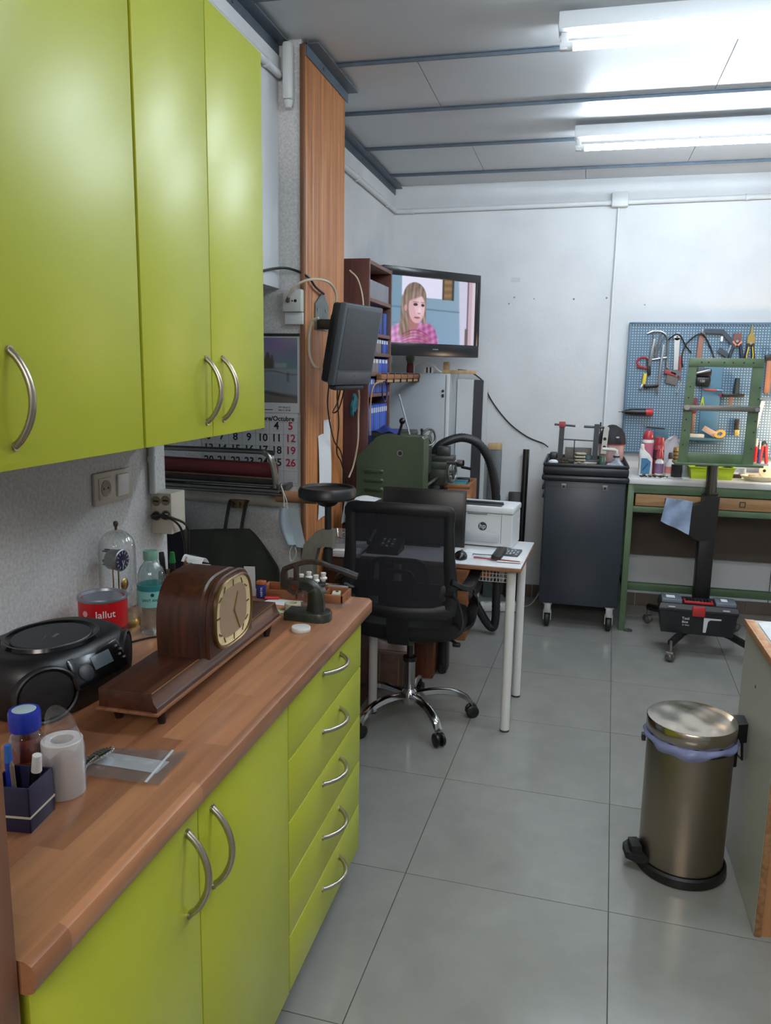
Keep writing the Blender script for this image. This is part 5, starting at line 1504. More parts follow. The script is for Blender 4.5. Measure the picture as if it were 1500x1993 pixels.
# vacuum hose
hp = catmull([(-0.80, 4.36, 1.03), (-0.755, 4.36, 1.105), (-0.70, 4.37, 1.140), (-0.625, 4.40, 1.158), (-0.545, 4.42, 1.13), (-0.485, 4.44, 1.05), (-0.450, 4.46, 0.93), (-0.430, 4.47, 0.78), (-0.416, 4.48, 0.55), (-0.412, 4.49, 0.25), (-0.410, 4.49, 0.10), (-0.425, 4.49, 0.042), (-0.465, 4.48, 0.08), (-0.53, 4.46, 0.19), (-0.62, 4.44, 0.30), (-0.70, 4.42, 0.36)], 12)
rb = [0.0255 if k % 2 else 0.0235 for k in range(len(hp))]
tag(obj('vacuum_hose', MB().tube(hp, rb, 14), M('hose_black', (24, 25, 30), 0.45)), 'thick black ribbed vacuum hose arching from the lathe down behind the printer', 'hose')

# ------------------------------------------------------------------ white desk
DT = 0.74
lam = M('white_laminate', (206, 208, 210), 0.3)
mdf = wood('board_edge', (120, 82, 56), (146, 104, 74), 0.6, (6, 6, 40))
t = thing('desk', 'white laminate desk with round white legs behind the mesh chair', 'desk', (-0.53, 3.42, 0))
D_ = Matrix.Translation((-0.195, 3.150, 0)) @ Matrix.Rotation(-0.045, 4, 'Z')
obj('desk_top', MB().span((-0.68, 0.0015, DT - 0.004), (0.0, 0.53, DT), 0.001).rot(D_), lam, t)
obj('top_edge', MB().span((-0.68, 0.0, DT - 0.020), (0.0, 0.5315, DT - 0.004), 0.001).rot(D_), mdf, t)
for x, y in ((-0.045, 0.075), (-0.045, 0.465), (-0.64, 0.075), (-0.64, 0.465)):
    p = D_ @ Vector((x, y, 0))
    lg_ = obj('leg', MB().cyl((p.x, p.y, 0.006), (p.x, p.y, DT - 0.020), 0.0195, n=20), white, t)
    obj('foot_cap', MB().cyl((p.x, p.y, 0.0), (p.x, p.y, 0.008), 0.0205, n=20), dgrey, lg_)
obj('under_rail', MB().span((-0.60, 0.10, DT - 0.05), (-0.10, 0.12, DT - 0.02)).rot(D_), mdf, t)

# small wooden pedestal between pillar and desk
t = thing('pedestal', 'dark brown wooden pedestal with a white top between the pillar and desk', 'cabinet', (-0.965, 3.38, 0))
obj('body', MB().span((-1.05, 3.235, 0.0), (-0.895, 3.53, 0.715), 0.002), wood('pedestal_brown', (60, 34, 24), (84, 50, 36), 0.4, (40, 40, 3)), t)
obj('top', MB().span((-1.056, 3.225, 0.715), (-0.89, 3.535, 0.735), 0.001), lam, t)
obj('drawer_front', MB().span((-1.045, 3.231, 0.55), (-0.90, 3.235, 0.70), 0.001), wood('pedestal_brown'), t)
P_T = 0.735
# clear tray of small tools, papers and label printer on it
t = thing('clear_tray', 'clear plastic tray of small steel tools on the pedestal', 'tray', (-0.985, 3.285, P_T))
def ctray(u, v):
    a = 2 * PI * u
    r = 0.75 + 0.25 * v
    return (-0.990 + 0.050 * r * math.copysign(abs(math.cos(a)) ** 0.4, math.cos(a)), 3.290 + 0.045 * r * math.copysign(abs(math.sin(a)) ** 0.4, math.sin(a)), P_T + 0.035 + 0.050 * v)
obj('tray_wall', MB().grid(ctray, 32, 4).rings([[Vector(ctray(k / 32, 0)) for k in range(32)], [Vector(ctray(k / 32, 0)) - Vector((0, 0, 0.001)) for k in range(32)]]), clear('clear_tray_plastic', (240, 244, 246), 0.08, 0.15, 0.7, 0.12), t, 60)
obj('tray_base', MB().box((-0.990, 3.290, P_T + 0.017), (0.06, 0.05, 0.034), 0.004), film, t)
for k in range(6):
    a = random.uniform(0, PI)
    tag(obj('steel_tool', MB().box((-1.005 + 0.006 * k, 3.285 + 0.004 * (k % 3), P_T + 0.045 + 0.006 * k), (0.05, 0.004, 0.004), 0.001, (0.3 * math.sin(k), 0.4 * math.cos(k), a)), [steel, ink, chrome][k % 3]), 'thin steel tool lying in the clear tray on the pedestal', 'tool', 'small tools in the clear tray')
tag(obj('paper_stack', MB().box((-0.965, 3.255, P_T + 0.004), (0.10, 0.05, 0.007), 0.001, (0, 0, 0.1)), paper), 'small stack of white paper on the pedestal front', 'paper')
tag(obj('paper_stack', MB().box((-0.925, 3.40, P_T + 0.010), (0.06, 0.12, 0.02), 0.001, (0, 0, -0.1)), paper), 'thicker pile of white paper under the label printer edge', 'paper')
t = thing('label_printer', 'black label printer with white paper draped over its top', 'printer', (-0.935, 3.45, P_T))
obj('printer_body', MB().box((-0.937, 3.455, P_T + 0.090), (0.13, 0.13, 0.18), 0.014, (0, 0, 0.1)), blk, t)
obj('front_flap', MB().box((-0.943, 3.387, P_T + 0.055), (0.10, 0.012, 0.06), 0.004, (0.25, 0, 0.1)), dgrey, t)
obj('badge', MB().box((-0.985, 3.385, P_T + 0.10), (0.03, 0.002, 0.004), 0, (0, 0, 0.1)), lgrey, t)
def drape(u, v):
    s_ = u * 1.6
    if s_ < 0.5:
        x, z = -1.022 + 0.036 * s_, P_T + 0.098 + 0.205 * s_
    else:
        x, z = -1.004 + 0.115 * (s_ - 0.5), P_T + 0.2005 + 0.020 * math.sin(min(1, (s_ - 0.5) / 0.5) * 1.5) - 0.015 * (s_ - 0.5)
    return (x + 0.015 * v, 3.375 + 0.13 * v - 0.01 * (s_ - 0.5), z)
obj('draped_paper', MB().sheet(drape, 16, 4, 0.0015), paper, t, 50)
t = thing('telephone', 'dark grey desk telephone in front of the label printer', 'telephone', (-0.79, 3.28, DT))
obj('phone_base', MB().prism([(0, 0), (0.13, 0), (0.13, 0.055), (0, 0.018)], -0.07, 0.07, frame((-0.79, 3.22, DT + 0.0005), (0, 1, 0), (0, 0, 1))), blk, t)
for k in range(12):
    obj('phone_key', MB().box((-0.800 + 0.022 * (k % 3), 3.252 + 0.020 * (k // 3), DT + 0.0325 + 0.0056 * (k // 3)), (0.012, 0.010, 0.006), 0.002, (0.27, 0, 0)), [mgrey, lgrey][k % 2], t)
obj('handset', MB().tube([(-0.850, 3.23, DT + 0.045), (-0.852, 3.28, DT + 0.065), (-0.850, 3.33, DT + 0.078)], [0.012, 0.009, 0.009, 0.012], 10, smooth=4), dgrey, t)

# monitor facing the chair
t = thing('desk_monitor', 'black desk monitor switched off behind the mesh chair', 'monitor', (-0.62, 3.46, DT))
Mo = Matrix.Translation((-0.662, 3.475, DT)) @ Matrix.Rotation(-0.03, 4, 'Z') @ Matrix.Rotation(-0.06, 4, 'X')
obj('bezel', MB().box((0, 0, 0.125), (0.385, 0.018, 0.262), 0.006).rot(Mo), blk, t)
obj('screen', MB().box((0, -0.0095, 0.130), (0.362, 0.002, 0.232), 0.0005).rot(Mo), M('screen_off', (12, 13, 16), 0.35), t)
obj('back_shell', MB().box((0, 0.020, 0.125), (0.26, 0.03, 0.16), 0.012).rot(Mo), blk, t)
obj('stand', MB().box((-0.662, 3.505, DT + 0.06), (0.05, 0.02, 0.12), 0.004).box((-0.662, 3.495, DT + 0.005), (0.18, 0.13, 0.010), 0.004), blk, t)

# laser printer
pr = M('printer_white', (202, 204, 206), 0.4)
pr2 = M('printer_grey', (176, 180, 184), 0.4)
t = thing('laser_printer', 'white laser printer with a round dark logo on the desk corner', 'printer', (-0.42, 3.60, DT))
Pm = Matrix.Translation((-0.262, 3.500, DT)) @ Matrix.Rotation(-0.10, 4, 'Z')
mb = MB().rings([[Pm @ Vector((x, y, z)) for x, y in ((-0.30, 0.0), (-0.004, 0.0), (0.0, 0.004), (0.0, 0.19), (-0.30, 0.19))] for z in (0.006, 0.152)] + [[Pm @ Vector((x, y, z)) for x, y in ((-0.298, 0.003), (-0.006, 0.003), (-0.003, 0.006), (-0.003, 0.188), (-0.298, 0.188))] for z in (0.154,)])
obj('lower_body', mb, pr, t)
obj('upper_body', MB().span((-0.302, -0.006, 0.156), (0.004, 0.194, 0.186), 0.007).rot(Pm), pr, t)
obj('output_slot', MB().span((-0.28, 0.012, 0.184), (-0.055, 0.085, 0.1885), 0.002).rot(Pm), blk, t)
obj('slot_flap', MB().span((-0.27, 0.075, 0.186), (-0.06, 0.090, 0.196), 0.002).rot(Pm), dgrey, t)
obj('front_lip', MB().box((-0.165, -0.004, 0.046), (0.215, 0.014, 0.046), 0.006).rot(Pm), pr2, t)
obj('finger_slot', MB().box((-0.16, -0.002, 0.150), (0.09, 0.005, 0.004), 0.001).rot(Pm), mgrey, t)
obj('side_seam', MB().box((-0.050, -0.0006, 0.085), (0.0015, 0.001, 0.13)).rot(Pm), mgrey, t)
lgo = obj('round_logo', MB().cyl(Pm @ Vector((-0.135, 0.0005, 0.094)), Pm @ Vector((-0.135, -0.001, 0.094)), 0.0195, n=28), M('logo_dark', (48, 54, 60), 0.4), t)
obj('lettering', write(MB(), 'hp', frame(Pm @ Vector((-0.135, -0.0012, 0.095)), Pm.to_3x3() @ Vector((1, 0, 0.0)), Pm.to_3x3() @ Vector((0.22, 0, 1))), 0.030), pr, lgo)
for x, y in ((-0.27, 0.03), (-0.03, 0.03), (-0.27, 0.16), (-0.03, 0.16)):
    obj('foot', MB().cyl(Pm @ Vector((x, y, 0)), Pm @ Vector((x, y, 0.007)), 0.010, n=10), dgrey, t)

# mouse, remote, calculator, papers, pen
t = thing('mouse', 'glossy black computer mouse near the desk front edge', 'mouse', (-0.455, 3.255, DT))
obj('shell', MB().ball((-0.455, 3.255, DT + 0.006), 0.032, 20, 12, (0.9, 1.35, 0.85)), blk_gloss, t)
obj('wheel', MB().cyl((-0.459, 3.285, DT + 0.026), (-0.451, 3.285, DT + 0.026), 0.006, n=12), mgrey, t)
bpy.data.objects['shell'].data.transform(Matrix.Diagonal((1, 1, 1, 1)))
for v in bpy.data.objects['shell'].data.vertices:
    if v.co.z < 0.0:
        v.co.z = 0.0
def desk_item(name, label, cat, c, rz, parts, group=None):
    q = thing(name, label, cat, (c[0], c[1], c[2]), group)
    R = Matrix.Translation(c) @ Matrix.Rotation(rz, 4, 'Z')
    for pn, boxes, m in parts:
        mb_ = MB()
        for b_ in boxes:
            mb_.box(*b_)
        obj(pn, mb_.rot(R), m, q)
    return q
q = desk_item('remote_control', 'black remote control lying across the papers on the desk', 'remote', (-0.300, 3.335, DT + 0.0065), -0.05, [('case', [((0, 0, 0.010), (0.042, 0.185, 0.019), 0.005)], blk)] + [('button', [((-0.012 + 0.012 * (k % 3), 0.07 - 0.018 * (k // 3), 0.0205), (0.008, 0.007, 0.003), 0.001)], M('remote_button', (78, 72, 70), 0.5)) for k in range(21)])
q = desk_item('calculator', 'dark grey calculator with small pale keys beside the remote control', 'calculator', (-0.246, 3.395, DT + 0.0015), -0.08, [('case', [((0, 0, 0.005), (0.060, 0.13, 0.010), 0.002)], M('calc_grey', (62, 68, 74), 0.45)), ('display', [((0, 0.048, 0.0105), (0.048, 0.02, 0.001))], M('lcd_grey'))] + [('key', [((-0.02 + 0.0135 * (k % 4), 0.022 - 0.017 * (k // 4), 0.0115), (0.009, 0.009, 0.003), 0.001)], lgrey if k % 3 else mgrey) for k in range(20)])
for k, (x, y, w_, h_, rz) in enumerate([(-0.40, 3.33, 0.13, 0.12, 0.1), (-0.375, 3.41, 0.16, 0.10, -0.06), (-0.335, 3.345, 0.15, 0.075, 0.03), (-0.25, 3.29, 0.10, 0.13, 0.0)]):
    tag(obj('paper_sheet', MB().box((x, y, DT + 0.0008 + 0.0012 * k), (w_, h_, 0.0008), 0, (0, 0, rz)), paper), ['white paper sheet beside the black mouse', 'larger white sheet in front of the laser printer', 'printed paper slip with a dark edge under the remote', 'white sheet at the desk front corner'][k], 'paper')
tag(obj('dark_card', MB().box((-0.35, 3.335, DT + 0.0048), (0.13, 0.016, 0.001), 0, (0, 0, 0.03)), M('card_slate', (88, 100, 108), 0.6)), 'narrow slate-coloured card on the papers beside the remote', 'card')
stick('pencil', 'red pencil lying along the desk front edge', 'pencil', (-0.40, 3.262, DT + 0.0075), (-0.205, 3.240, DT + 0.0055), 0.0035, M('pencil_red', (150, 62, 70), 0.4), (0.012, 0.0035, 0.0008), cream)
# wire basket under the desk
t = thing('wire_basket', 'white wire basket hung under the desk top', 'basket', (-0.32, 3.30, 0.64))
mb = MB()
BK = [(-0.385, 3.235), (-0.255, 3.235), (-0.255, 3.40), (-0.385, 3.40)]
for z in (0.655, 0.672, 0.689, 0.706, 0.716):
    pts = [(x, y, z) for x, y in BK]
    for k in range(4):
        mb.cyl(pts[k], pts[(k + 1) % 4], 0.0014, n=6)
obj('side_wire', mb, white, t)
mb = MB()
for k in range(10):
    x = -0.385 + 0.013 * k * 1.1
    mb.cyl((x, 3.235, 0.655), (x, 3.235, 0.718), 0.0014, n=6).cyl((x, 3.235, 0.655), (x, 3.40, 0.655), 0.0014, n=6).cyl((x, 3.40, 0.655), (x, 3.40, 0.718), 0.0014, n=6)
obj('upright_wire', mb, white, t)
tag(obj('orange_packet', MB().box((-0.352, 3.31, 0.678), (0.045, 0.07, 0.040), 0.006), M('packet_orange', (176, 84, 44), 0.6)), 'orange packet inside the wire basket under the desk', 'packet')

# under the desk: power strip, crates, boxes
t = thing('power_strip', 'white power strip lying on the floor behind the desk legs', 'power strip', (-0.44, 5.0, 0))
Ps = Matrix.Translation((-0.43, 4.98, 0)) @ Matrix.Rotation(0.25, 4, 'Z')
obj('strip_case', MB().box((0, 0, 0.028), (0.26, 0.06, 0.056), 0.012).rot(Ps), white, t)
for k in range(4):
    obj('outlet', MB().cyl(Ps @ Vector((-0.09 + 0.055 * k, 0, 0.056)), Ps @ Vector((-0.09 + 0.055 * k, 0, 0.0575)), 0.018, n=16), lgrey, t)
tag(obj('strip_cable', MB().tube([(-0.31, 5.02, 0.03), (-0.24, 5.08, 0.03), (-0.18, 5.20, 0.12), (-0.14, 5.33, 0.30)], 0.004, 6, smooth=6), lgrey), 'grey cable rising from the power strip along the wall', 'cable')
plz = M('clear_crate', (150, 128, 120), 0.4)
t = thing('plastic_crate', 'beige plastic crate with a white bag on top under the desk', 'crate', (-0.84, 3.62, 0))
mb = MB().span((-0.92, 3.56, 0.006), (-0.745, 3.70, 0.165), 0.008)
obj('crate_body', mb, M('crate_beige', (116, 92, 82), 0.45, var=0.1, vs=20), t)
obj('crate_rim', MB().span((-0.93, 3.55, 0.165), (-0.735, 3.71, 0.182), 0.004), M('crate_rim', (138, 116, 106), 0.45), t)
for x in (-0.88, -0.785, -0.76):
    obj('crate_rib', MB().span((x, 3.555, 0.01), (x + 0.008, 3.56, 0.165)), M('crate_rim'), t)
tag(obj('white_bag', MB().grid(lambda u, v: (-0.93 + 0.185 * u, 3.565 + 0.13 * v, 0.185 + (0.055 + 0.02 * math.sin(9 * u + 4 * v)) * (math.sin(PI * u) * math.sin(PI * v)) ** 0.4), 18, 14), M('bag_offwhite', (176, 156, 148), 0.7), None, 70), 'crumpled off-white bag lying on the beige crate', 'bag')
tag(obj('wood_box', MB().span((-0.735, 3.72, 0.0), (-0.640, 3.95, 0.30), 0.003), wood('box_redwood', (86, 44, 28), (118, 68, 44), 0.45, (40, 40, 3))), 'upright red-brown wooden box under the desk', 'box')
tag(obj('pale_post', MB().span((-0.745, 3.715, 0.0), (-0.738, 3.735, 0.26), 0.001), cream), 'thin pale strip standing beside the wooden box', 'strip')
t = thing('foot_pedal', 'black upright pedal block behind the wooden box', 'pedal', (-0.60, 3.86, 0))
obj('block', MB().span((-0.632, 3.80, 0.0), (-0.585, 3.90, 0.19), 0.012), blk, t)
obj('lug', MB().span((-0.62, 3.795, 0.0), (-0.60, 3.80, 0.05)), blk, t)
tag(obj('red_case', MB().span((-1.0, 3.58, 0.03), (-0.935, 3.70, 0.10), 0.004), M('case_darkred', (92, 32, 30), 0.5)), 'small dark red case on the floor beside the crate', 'case')
tag(obj('blue_case', MB().span((-1.0, 3.575, 0.101), (-0.94, 3.70, 0.165), 0.004), M('case_navy', (30, 34, 66), 0.5)), 'small navy case stacked on the dark red case', 'case')
tag(obj('parts_tin', MB().lathe([(0.05, 0.0), (0.05, 0.03), (0.0, 0.03)], (-0.967, 3.64, 0.0), 20), mgrey), 'flat grey tin under the dark red case', 'tin')

# ------------------------------------------------------------------ office chair (built facing +y, then placed)
mesh_m = clear('chair_mesh', (150, 150, 154), 0.5, 0.02, 0.06, 0.52, (54, 55, 60))
fab = M('black_fabric', (17, 18, 20), 0.9, bump=0.3, bs=500)
chp = M('chair_plastic', (20, 21, 24), 0.45)
ch = thing('office_chair', 'black mesh-back office chair on a chrome five-star base', 'chair')
obj('hub', MB().lathe([(0.032, 0.075), (0.036, 0.085), (0.036, 0.135), (0.028, 0.145), (0.0, 0.145)], n=24), chrome, ch)
for k in range(5):
    a = 2 * PI * k / 5 + 0.36
    d = Vector((math.cos(a), math.sin(a), 0))
    pts = [d * 0.03 + Vector((0, 0, 0.118)), d * 0.12 + Vector((0, 0, 0.128)), d * 0.20 + Vector((0, 0, 0.120)), d * 0.26 + Vector((0, 0, 0.092)), d * 0.285 + Vector((0, 0, 0.062))]
    lgk = obj('base_leg', MB().sweep(pts, [(-0.017, -0.010), (-0.011, -0.015), (0.011, -0.015), (0.017, -0.010), (0.014, 0.009), (0.006, 0.013), (-0.006, 0.013), (-0.014, 0.009)], (0, 0, 1), 5), chrome, ch, 50)
    s_ = Vector((-d.y, d.x, 0))
    w0 = d * 0.285 + Vector((0, 0, 0.0285))
    mb = MB()
    for e in (-1, 1):
        mb.lathe([(0.0, -0.009), (0.022, -0.009), (0.0285, -0.005), (0.0285, 0.005), (0.022, 0.009), (0.0, 0.009)], n=20, mat=frame(w0 + s_ * 0.014 * e, d, (0, 0, 1)))
    mb.cyl(w0 - s_ * 0.016, w0 + s_ * 0.016, 0.008, n=10).cyl(w0 + Vector((0, 0, 0.012)), w0 + Vector((0, 0, 0.036)), 0.012, n=12)
    obj('caster', mb, blk, lgk)
obj('gas_column', MB().cyl((0, 0, 0.14), (0, 0, 0.275), 0.025, n=20), M('column_chrome', (150, 150, 150), 0.2, 1.0), ch)
obj('column_sleeve', MB().cyl((0, 0, 0.272), (0, 0, 0.29), 0.030, n=20).cyl((0, 0, 0.29), (0, 0, 0.40), 0.014, n=14), blk, ch)
obj('mechanism', MB().box((0, 0.0, 0.405), (0.18, 0.20, 0.035), 0.008), chp, ch)
obj('tilt_lever', MB().tube([(0.08, 0.02, 0.40), (0.16, 0.0, 0.392), (0.20, -0.01, 0.375)], 0.007, 8).box((0.205, -0.012, 0.368), (0.035, 0.02, 0.02), 0.006), chp, ch)
def seatring(z, s_):
    r = []
    for k in range(40):
        a = 2 * PI * k / 40
        r.append(Vector((0.245 * s_ * math.copysign(abs(math.cos(a)) ** 0.62, math.cos(a)), 0.01 + 0.235 * s_ * math.copysign(abs(math.sin(a)) ** 0.62, math.sin(a)), z - 0.02 * max(0, math.sin(a)) ** 3)))
    return r
obj('seat', MB().rings([seatring(0.425, 0.86), seatring(0.435, 0.96), seatring(0.465, 1.0), seatring(0.495, 0.97), seatring(0.508, 0.86), seatring(0.512, 0.6)]), fab, ch, 50)
def backpt(x, z):
    return Vector((x, -0.262 - 0.05 * max(0, (z - 0.62)) - 0.035 * (1 - (x / 0.23) ** 2) + 0.035, z))
loop = [(-0.190, 0.985), (-0.100, 0.990), (0.0, 0.992), (0.100, 0.990), (0.190, 0.985), (0.200, 0.968), (0.200, 0.93), (0.202, 0.80), (0.210, 0.70), (0.206, 0.60), (0.18, 0.575), (0.0, 0.565), (-0.18, 0.575), (-0.206, 0.60), (-0.210, 0.70), (-0.202, 0.80), (-0.200, 0.93), (-0.200, 0.968)]
P = catmull([backpt(x, z) for x, z in loop], 4, True)
rings_ = []
for i, p in enumerate(P):
    tg = (P[(i + 1) % len(P)] - P[i - 1]).normalized()
    nx = tg.cross(Vector((0, 1, 0))).normalized()
    wv = 0.022 if p.z > 0.95 else (0.019 + 0.010 * max(0, (0.9 - p.z) / 0.3) if abs(p.x) > 0.18 else 0.024)
    rings_.append([p + nx * a * wv + Vector((0, b_ * 0.012, 0)) for a, b_ in ((-1, -0.5), (-0.5, -1), (0.5, -1), (1, -0.5), (1, 0.5), (0.5, 1), (-0.5, 1), (-1, 0.5))])
obj('back_frame', MB().rings(rings_, False, False, True), chp, ch, 50)
obj('back_mesh', MB().grid(lambda u, v: tuple(backpt(-0.195 + 0.39 * u, 0.575 + 0.41 * v)), 14, 16), mesh_m, ch, 70, False)
for w_, zt, zb in ((0.112, 0.775, 0.63), (0.062, 0.728, 0.63)):
    pts = [backpt(-w_ * 1.05, zb), backpt(-w_, zt - 0.035), backpt(-w_ * 0.78, zt), backpt(0, zt + 0.006), backpt(w_ * 0.78, zt), backpt(w_, zt - 0.035), backpt(w_ * 1.05, zb)]
    obj('lumbar_arch', MB().tube([p + Vector((0, 0.016, 0)) for p in pts], 0.014, 8, smooth=5, flat=0.7), chp, ch, 60)
obj('lumbar_bar', MB().box((0, -0.235, 0.655), (0.40, 0.02, 0.07), 0.008), chp, ch)
obj('spine', MB().sweep([(0, -0.245, 0.68), (0, -0.255, 0.55), (0, -0.23, 0.44), (0, -0.13, 0.405), (0, 0.0, 0.402)], [(-0.045, -0.010), (0.045, -0.010), (0.045, 0.010), (-0.045, 0.010)], (0, 0.3, 0.95), 5), chp, ch, 50)
for sx in (-1, 1):
    x = sx * 0.255
    pts = [(sx * 0.205, -0.245, 0.705), (x, -0.20, 0.672), (x + sx * 0.012, -0.11, 0.668), (x + sx * 0.02, 0.0, 0.690), (x + sx * 0.02, 0.07, 0.694), (x + sx * 0.018, 0.105, 0.665), (x + sx * 0.012, 0.10, 0.60), (x + sx * 0.004, 0.075, 0.52), (x - sx * 0.01, 0.02, 0.445), (x - sx * 0.06, 0.0, 0.418)]
    arm = obj('armrest', MB().sweep(pts, [(-0.024, -0.008), (-0.016, -0.012), (0.016, -0.012), (0.024, -0.008), (0.024, 0.008), (0.016, 0.012), (-0.016, 0.012), (-0.024, 0.008)], (sx * 0.02, 0.25, 0.95), 5), chp, ch, 50)
    pts = [(sx * 0.205, -0.25, 0.66), (sx * 0.225, -0.21, 0.60), (sx * 0.225, -0.13, 0.50), (sx * 0.18, -0.07, 0.425), (sx * 0.10, -0.02, 0.41)]
    obj('side_brace', MB().sweep(pts, [(-0.020, -0.008), (0.020, -0.008), (0.024, 0.0), (0.020, 0.008), (-0.020, 0.008)], (0.0, 0.6, 0.8), 5), chp, ch, 50)
    for y, z in ((-0.222, 0.65), (-0.185, 0.568)):
        obj('bolt', MB().cyl((sx * 0.228, y, z), (sx * 0.236, y - 0.004, z), 0.006, n=10), steel, ch)
put(ch, (-0.660, 3.235, 0), -0.015)

# ------------------------------------------------------------------ screw press by the pillar
t = thing('screw_press', 'grey C-frame screw press topped by a black handwheel beside the pillar', 'press', (-0.90, 2.75, 0))
obj('stand', MB().span((-0.985, 2.68, 0.0), (-0.80, 2.86, 0.63), 0.004), M('stand_brown', (74, 44, 30), 0.5), t)
FS = frame((-0.885, 2.75, 0), (1, 0, 0), (0, 0, 1))
cf = [(-0.10, 0.63), (0.06, 0.63), (0.06, 0.665), (-0.045, 0.668), (-0.048, 0.80), (-0.030, 0.865), (0.0, 0.872), (0.028, 0.872), (0.028, 0.935), (-0.010, 0.936), (-0.040, 0.925), (-0.085, 0.875), (-0.098, 0.80)]
obj('c_frame', MB().prism(cf, -0.022, 0.022, FS), M('press_grey', (118, 116, 106), 0.4, 0.2, var=0.1, vs=20), t)
obj('screw', MB().cyl((-0.882, 2.75, 0.78), (-0.882, 2.75, 1.03), 0.0125, n=16), blk, t)
obj('screw_foot', MB().cyl((-0.882, 2.75, 0.79), (-0.882, 2.75, 0.862), 0.018, n=16), blk, t)
obj('handwheel', MB().lathe([(0.0, 1.028), (0.02, 1.022), (0.03, 1.026), (0.045, 1.040), (0.075, 1.050), (0.102, 1.052), (0.108, 1.060), (0.107, 1.082), (0.100, 1.094), (0.094, 1.094), (0.090, 1.085), (0.03, 1.078), (0.0, 1.078)], (-0.885, 2.75, 0), 40), blk, t)
obj('anvil_plate', MB().box((-0.868, 2.75, 0.672), (0.07, 0.05, 0.012), 0.002), steel, t)
tag(obj('steel_bar', MB().box((-0.845, 2.735, 0.725), (0.09, 0.02, 0.012), 0.002, (0, 0.15, 0.5)).box((-0.85, 2.74, 0.698), (0.03, 0.03, 0.04), 0.002), chrome), 'short bright steel bar lying on the screw press anvil', 'bar')

# ------------------------------------------------------------------ dark tool cart on casters
slate = M('slate_enamel', (44, 50, 58), 0.38, 0.1, var=0.05, vs=3)
CX0, CX1, CY0, CY1, CZ = -0.178, 0.284, 4.725, 5.25, 0.985
t = thing('tool_cart', 'dark slate steel tool cart on casters beside the green bench', 'cart', ((CX0 + CX1) / 2, 4.98, 0))
obj('cart_body', MB().span((CX0, CY0, 0.150), (CX1, CY1, 0.900), 0.006), slate, t)
obj('front_panel', MB().span((CX0 + 0.008, CY0 - 0.004, 0.16), (CX1 - 0.008, CY0, 0.865), 0.002), slate, t)
mb = MB().span((CX0 - 0.012, CY0 - 0.015, 0.935), (CX1 + 0.012, CY1 + 0.012, 0.985), 0.012)
mb.span((CX0 - 0.012, CY0 - 0.015, 0.985), (CX1 + 0.012, CY0, 1.004), 0.006).span((CX0 - 0.012, CY1, 0.985), (CX1 + 0.012, CY1 + 0.012, 1.004), 0.005)
mb.span((CX0 - 0.012, CY0, 0.985), (CX0, CY1, 1.004), 0.005).span((CX1, CY0, 0.985), (CX1 + 0.012, CY1, 1.004), 0.005)
obj('top_tray', mb, M('tray_black_rubber', (26, 28, 34), 0.4), t)
obj('handle_rail', MB().span((CX0 - 0.018, CY0 - 0.022, 0.900), (CX1 + 0.018, CY1, 0.934), 0.012), M('rail_black', (30, 33, 40), 0.35), t)
obj('drawer_edge', MB().span((CX0 - 0.014, CY0 + 0.02, 0.84), (CX0, CY1 - 0.02, 0.865), 0.003).span((CX0 - 0.010, CY0 + 0.02, 0.79), (CX0, CY1 - 0.02, 0.81), 0.003), blk, t)
for x in (-0.066, 0.168):
    p = obj('latch_plate', MB().span((x - 0.015, CY0 - 0.0065, 0.905 - 0.055), (x + 0.015, CY0 - 0.004, 0.885), 0.002), M('latch_steel', (120, 124, 128), 0.4, 0.6), t)
    obj('square_hole', MB().span((x - 0.006, CY0 - 0.0072, 0.860), (x + 0.006, CY0 - 0.0064, 0.874)), ink, p)
wheel_m = M('wheel_black', (18, 18, 19), 0.6)
for x in (CX0 + 0.055, CX1 - 0.045):
    for y in (CY0 + 0.035, CY1 - 0.06):
        mb = MB().span((x - 0.026, y - 0.026, 0.142), (x + 0.026, y + 0.026, 0.150), 0.001).span((x - 0.020, y - 0.022, 0.085), (x + 0.020, y + 0.018, 0.142), 0.004)
        mb.span((x - 0.024, y - 0.012, 0.04), (x - 0.019, y + 0.012, 0.10), 0.001).span((x + 0.019, y - 0.012, 0.04), (x + 0.024, y + 0.012, 0.10), 0.001)
        c_ = obj('caster', mb, M('zinc_white', (188, 192, 194), 0.35, 0.5), t)
        obj('wheel', MB().lathe([(0.0, -0.014), (0.036, -0.014), (0.042, -0.008), (0.042, 0.008), (0.036, 0.014), (0.0, 0.014)], n=24, mat=frame((x, y, 0.042), (0, 1, 0), (0, 0, 1))), wheel_m, c_)

# turning machine and small parts on the cart
gun = M('gun_grey', (66, 70, 74), 0.4, 0.5)
t = thing('turning_machine', 'two-post steel turning machine with a red block on the dark cart', 'machine', (0.0, 4.95, CZ))
obj('bed_bar', MB().span((-0.125, 4.93, CZ), (0.135, 4.99, CZ + 0.022), 0.003), gun, t)
obj('back_box', MB().span((-0.075, 5.02, CZ), (0.085, 5.06, CZ + 0.085), 0.003), M('box_taupe', (96, 86, 82), 0.5), t)
for x, z in ((-0.100, 1.222), (0.105, 1.222)):
    obj('post', MB().prism([(x - 0.017, CZ + 0.02), (x + 0.014, CZ + 0.02), (x + 0.017, z), (x - 0.013, z)], -0.014, 0.014, frame((0, 4.96, 0), (1, 0, 0), (0, 0, 1))), gun, t)
obj('red_block', MB().box((-0.098, 4.955, 1.215), (0.038, 0.036, 0.034), 0.003), M('block_red', (150, 56, 62), 0.45), t)
obj('spindle', MB().cyl((-0.145, 4.955, 1.214), (-0.02, 4.955, 1.208), 0.0065, n=12), gun, t)
obj('tail_spindle', MB().cyl((0.03, 4.955, 1.206), (0.15, 4.955, 1.204), 0.0075, n=12), gun, t)
